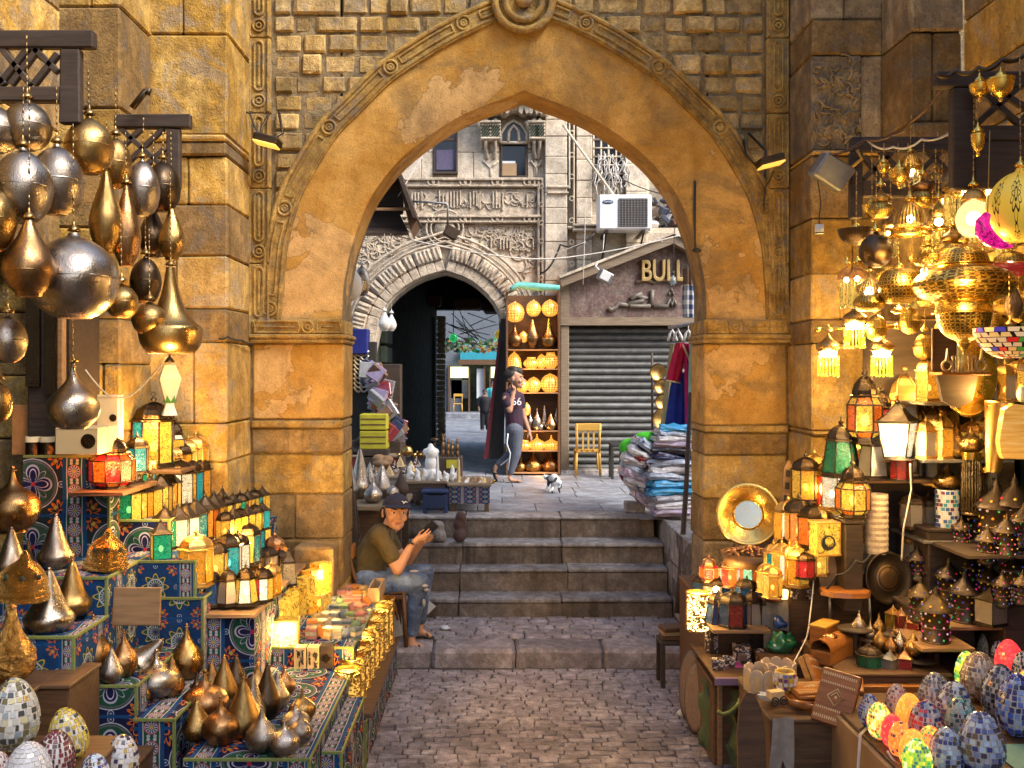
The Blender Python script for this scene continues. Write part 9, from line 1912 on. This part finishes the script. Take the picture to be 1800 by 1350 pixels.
cloth_piece("front_panel",[(1200,1212,604),(1203,1214,650),(1204,1214,700),(1205,1213,762)],GD-.08,fab("magenta_cloth",(.45,.01,.12)),dr);m=MB();m.tube([P(1200,606,GD-.14)-dr.location,P(1208,622,GD-.14)-dr.location,P(1214,640,GD-.14)-dr.location],.012,5);m.tube([P(1171,669,GD-.12)-dr.location,P(1196,673,GD-.12)-dr.location],.010,5);obj("embroidery",m,M['inlay'],dr)
for k,px in enumerate((1182,1192,1210)):
 t=thing("clothes_hanger","pale blue plastic hanger, %s from the left on the rail"%ORD[k],"hanger",P(px,590,GD-.1*k),None,"hangers on the rail");m=MB();m.tube([(-.05,0,-.06),(-.03,0,.02),(0,0,.06),(.03,0,.0),(.05,0,-.06)],.016,6);m.tube([(0,0,.06),(0,0,.11)],.007,5);obj("hanger",m,M['whitep'],t)
gm=thing("hanging_garment","cream patterned garment behind the crimson dress","garment",P(1184,600,GD+.2));cloth_piece("cloth",[(1178,1190,605),(1170,1188,660),(1164,1184,720),(1160,1180,760)],GD+.2,fab("cream_pattern",(.40,.36,.20)),gm)
gm=thing("hanging_garment","turquoise trimmed garment right of the crimson dress","garment",P(1216,600,GD-.2));cloth_piece("cloth",[(1212,1219,600),(1210,1220,660),(1210,1220,720)],GD-.2,fab("mint_pattern",(.30,.45,.38)),gm)
gm=thing("hanging_garment","blue and white checked cloth hanging above the rail","garment",P(1210,560,GD));q=MT("checked_cloth");x_,y__,z_=q.xyz(q.co("Object"));q.bs(Base_Color=q.mix(((z_*60).sin().gt(0))*.5+(x_*60).sin().gt(0)*.5,(.5,.52,.55),(.03,.06,.16)),Roughness=.9);cloth_piece("cloth",[(1200,1220,500),(1199,1220,530),(1201,1220,558)],GD,q.m,gm);cloth_piece("brown_scarf",[(1200,1218,472),(1201,1218,500)],GD-.02,M['wood'],gm)
gcol=[("pale blue",(.42,.50,.66)),("white",(.66,.66,.72)),("grey",(.32,.32,.38)),("navy",(.02,.03,.12)),("sky blue",(.06,.36,.68)),("lilac",(.48,.40,.56)),("red",(.30,.02,.03)),("black",(.03,.03,.04))]
for n_,c in gcol:M['g_'+n_]=plain("wrapped_cloth_"+n_.replace(" ","_"),c,.3,mul(c,.55),16,.8,spec=.7,dist=.02)
GG="folded garments in the roadside pile"
def folded(px,py,d,wpx,hpx,col,rz,lab,tilt=0):
 k=d/F;m=MB();m.box(-wpx*k/2,wpx*k/2,-.2,.2,-hpx*k/2,hpx*k/2,hpx*k*.38,.006);b=MB();nv=[]
 o=obj("folded_garment",m,M['g_'+col],None,P(px,py,d),(0,tilt,rz));s=o.modifiers.new("soft",'SUBSURF');s.levels=s.render_levels=2;s.subdivision_type='SIMPLE';dm=o.modifiers.new("folds",'DISPLACE');dm.texture=FT_;dm.strength=.075;dm.texture_coords='GLOBAL'
 for p in o.data.polygons:p.use_smooth=True
 return tag(o,lab,"garment",GG)
FT_=bpy.data.textures.new("folds",'CLOUDS');FT_.noise_scale=.07
pile=[(1178,898,70,12,'lilac'),(1176,886,72,12,'white'),(1172,874,78,12,'grey'),(1172,862,84,13,'sky blue'),(1174,848,82,13,'sky blue'),(1170,836,86,12,'pale blue'),(1176,824,84,12,'white'),(1174,812,80,12,'pale blue'),(1176,801,76,11,'navy'),(1178,791,72,11,'black'),(1180,781,66,12,'lilac'),(1176,771,62,11,'white'),(1178,762,58,11,'pale blue'),(1182,753,52,10,'sky blue')]
for k,(px,py,w,h,c)in enumerate(pile):folded(px+2,py,10.3+.02*k,w,h,c,R.uniform(-.25,.25),"%s folded garment, %s from the bottom of the main pile"%(c,ORD[k]),R.uniform(-.08,.08))
for k,(px,py,c)in enumerate(((1128,876,'lilac'),(1122,862,'grey'),(1116,848,'white'),(1122,836,'lilac'),(1116,822,'pale blue'),(1126,808,'red'),(1122,796,'white'),(1108,834,'lilac'),(1132,784,'pale blue'),(1112,808,'white'))):folded(px+2,py,10.55,46,17,c,R.uniform(-.5,.5),"%s plastic wrapped garment, %s from the bottom of the sloping pile"%(c,ORD[k]),.5+R.uniform(-.3,.3))
for k,(px,py,w,h,c,nm)in enumerate(((1138,758,54,28,(.08,.62,.03),"bright green"),(1184,760,34,16,(.05,.50,.40),"turquoise"),(1104,800,16,30,(.16,.015,.03),"maroon"))):
 t=lump("loose_garment","%s garment thrown on top of the pile"%nm,"garment",px,py+h,10.8,[(-w*.5,0,w*.45,h*.6,0),(0,h*.5,w*.5,h*.5,0),(w*.5,h*.6,w*.45,h*.5,0)],fab(nm.replace(" ","_")+"_cloth",c),vs=.02)
m=MB();m.box(X_(1118,10.5),X_(1214,10.5),10.2,11.3,.99,Z_(905,10.5),.01);tag(obj("pile_base",m,M['step']),"stone ledge carrying the pile of garments","ledge")
m=MB();m.box(X_(1098,10.7),X_(1132,10.7),10.6,10.8,.997,Z_(882,10.7),.012,.004);tag(obj("stone_block",m,M['step']),"loose stone block under the corner of the garment pile","stone block")
t=thing("wooden_pole","long dark wooden pole leaning beside the garments","pole");m=MB();m.tube([P(1214,690,9.4),P(1206,860,9.3),P(1196,1010,9.2),P(1190,1078,9.1)],[.022,.026,.028,.028],8);obj("pole",m,M['darkwood'],t)
m=MB();m.tube([P(1222,318,7.985),P(1221,380,7.985),P(1222,440,7.985)],[.010,.012,.006],6);m.ell(P(1225,440,7.99),(.04,.006,.02),8);tag(obj("dark_slit",m,M['rope']),"black vertical slit in the arch plaster","slit")  # black tube puts in the darkness of a narrow slit
for i,(x0,x1,y0,y1)in enumerate(((470,498,30,60),)):pass
for i,(pts,lab)in enumerate((([P(420,186,7.9),P(440,200,7.85),P(452,232,7.8),P(470,240,7.72)],"black cable feeding the left wall floodlight"),([P(1360,300,7.85),P(1345,330,7.95),P(1342,372,7.95)],"black cable dangling under the right wall floodlight"),([P(385,595,7.28),P(400,592,7.25),P(425,598,7.6),P(445,604,7.9)],"thin cable along the left impost ledge"))):wire("cable",pts,.008,'rope',lab,.01)
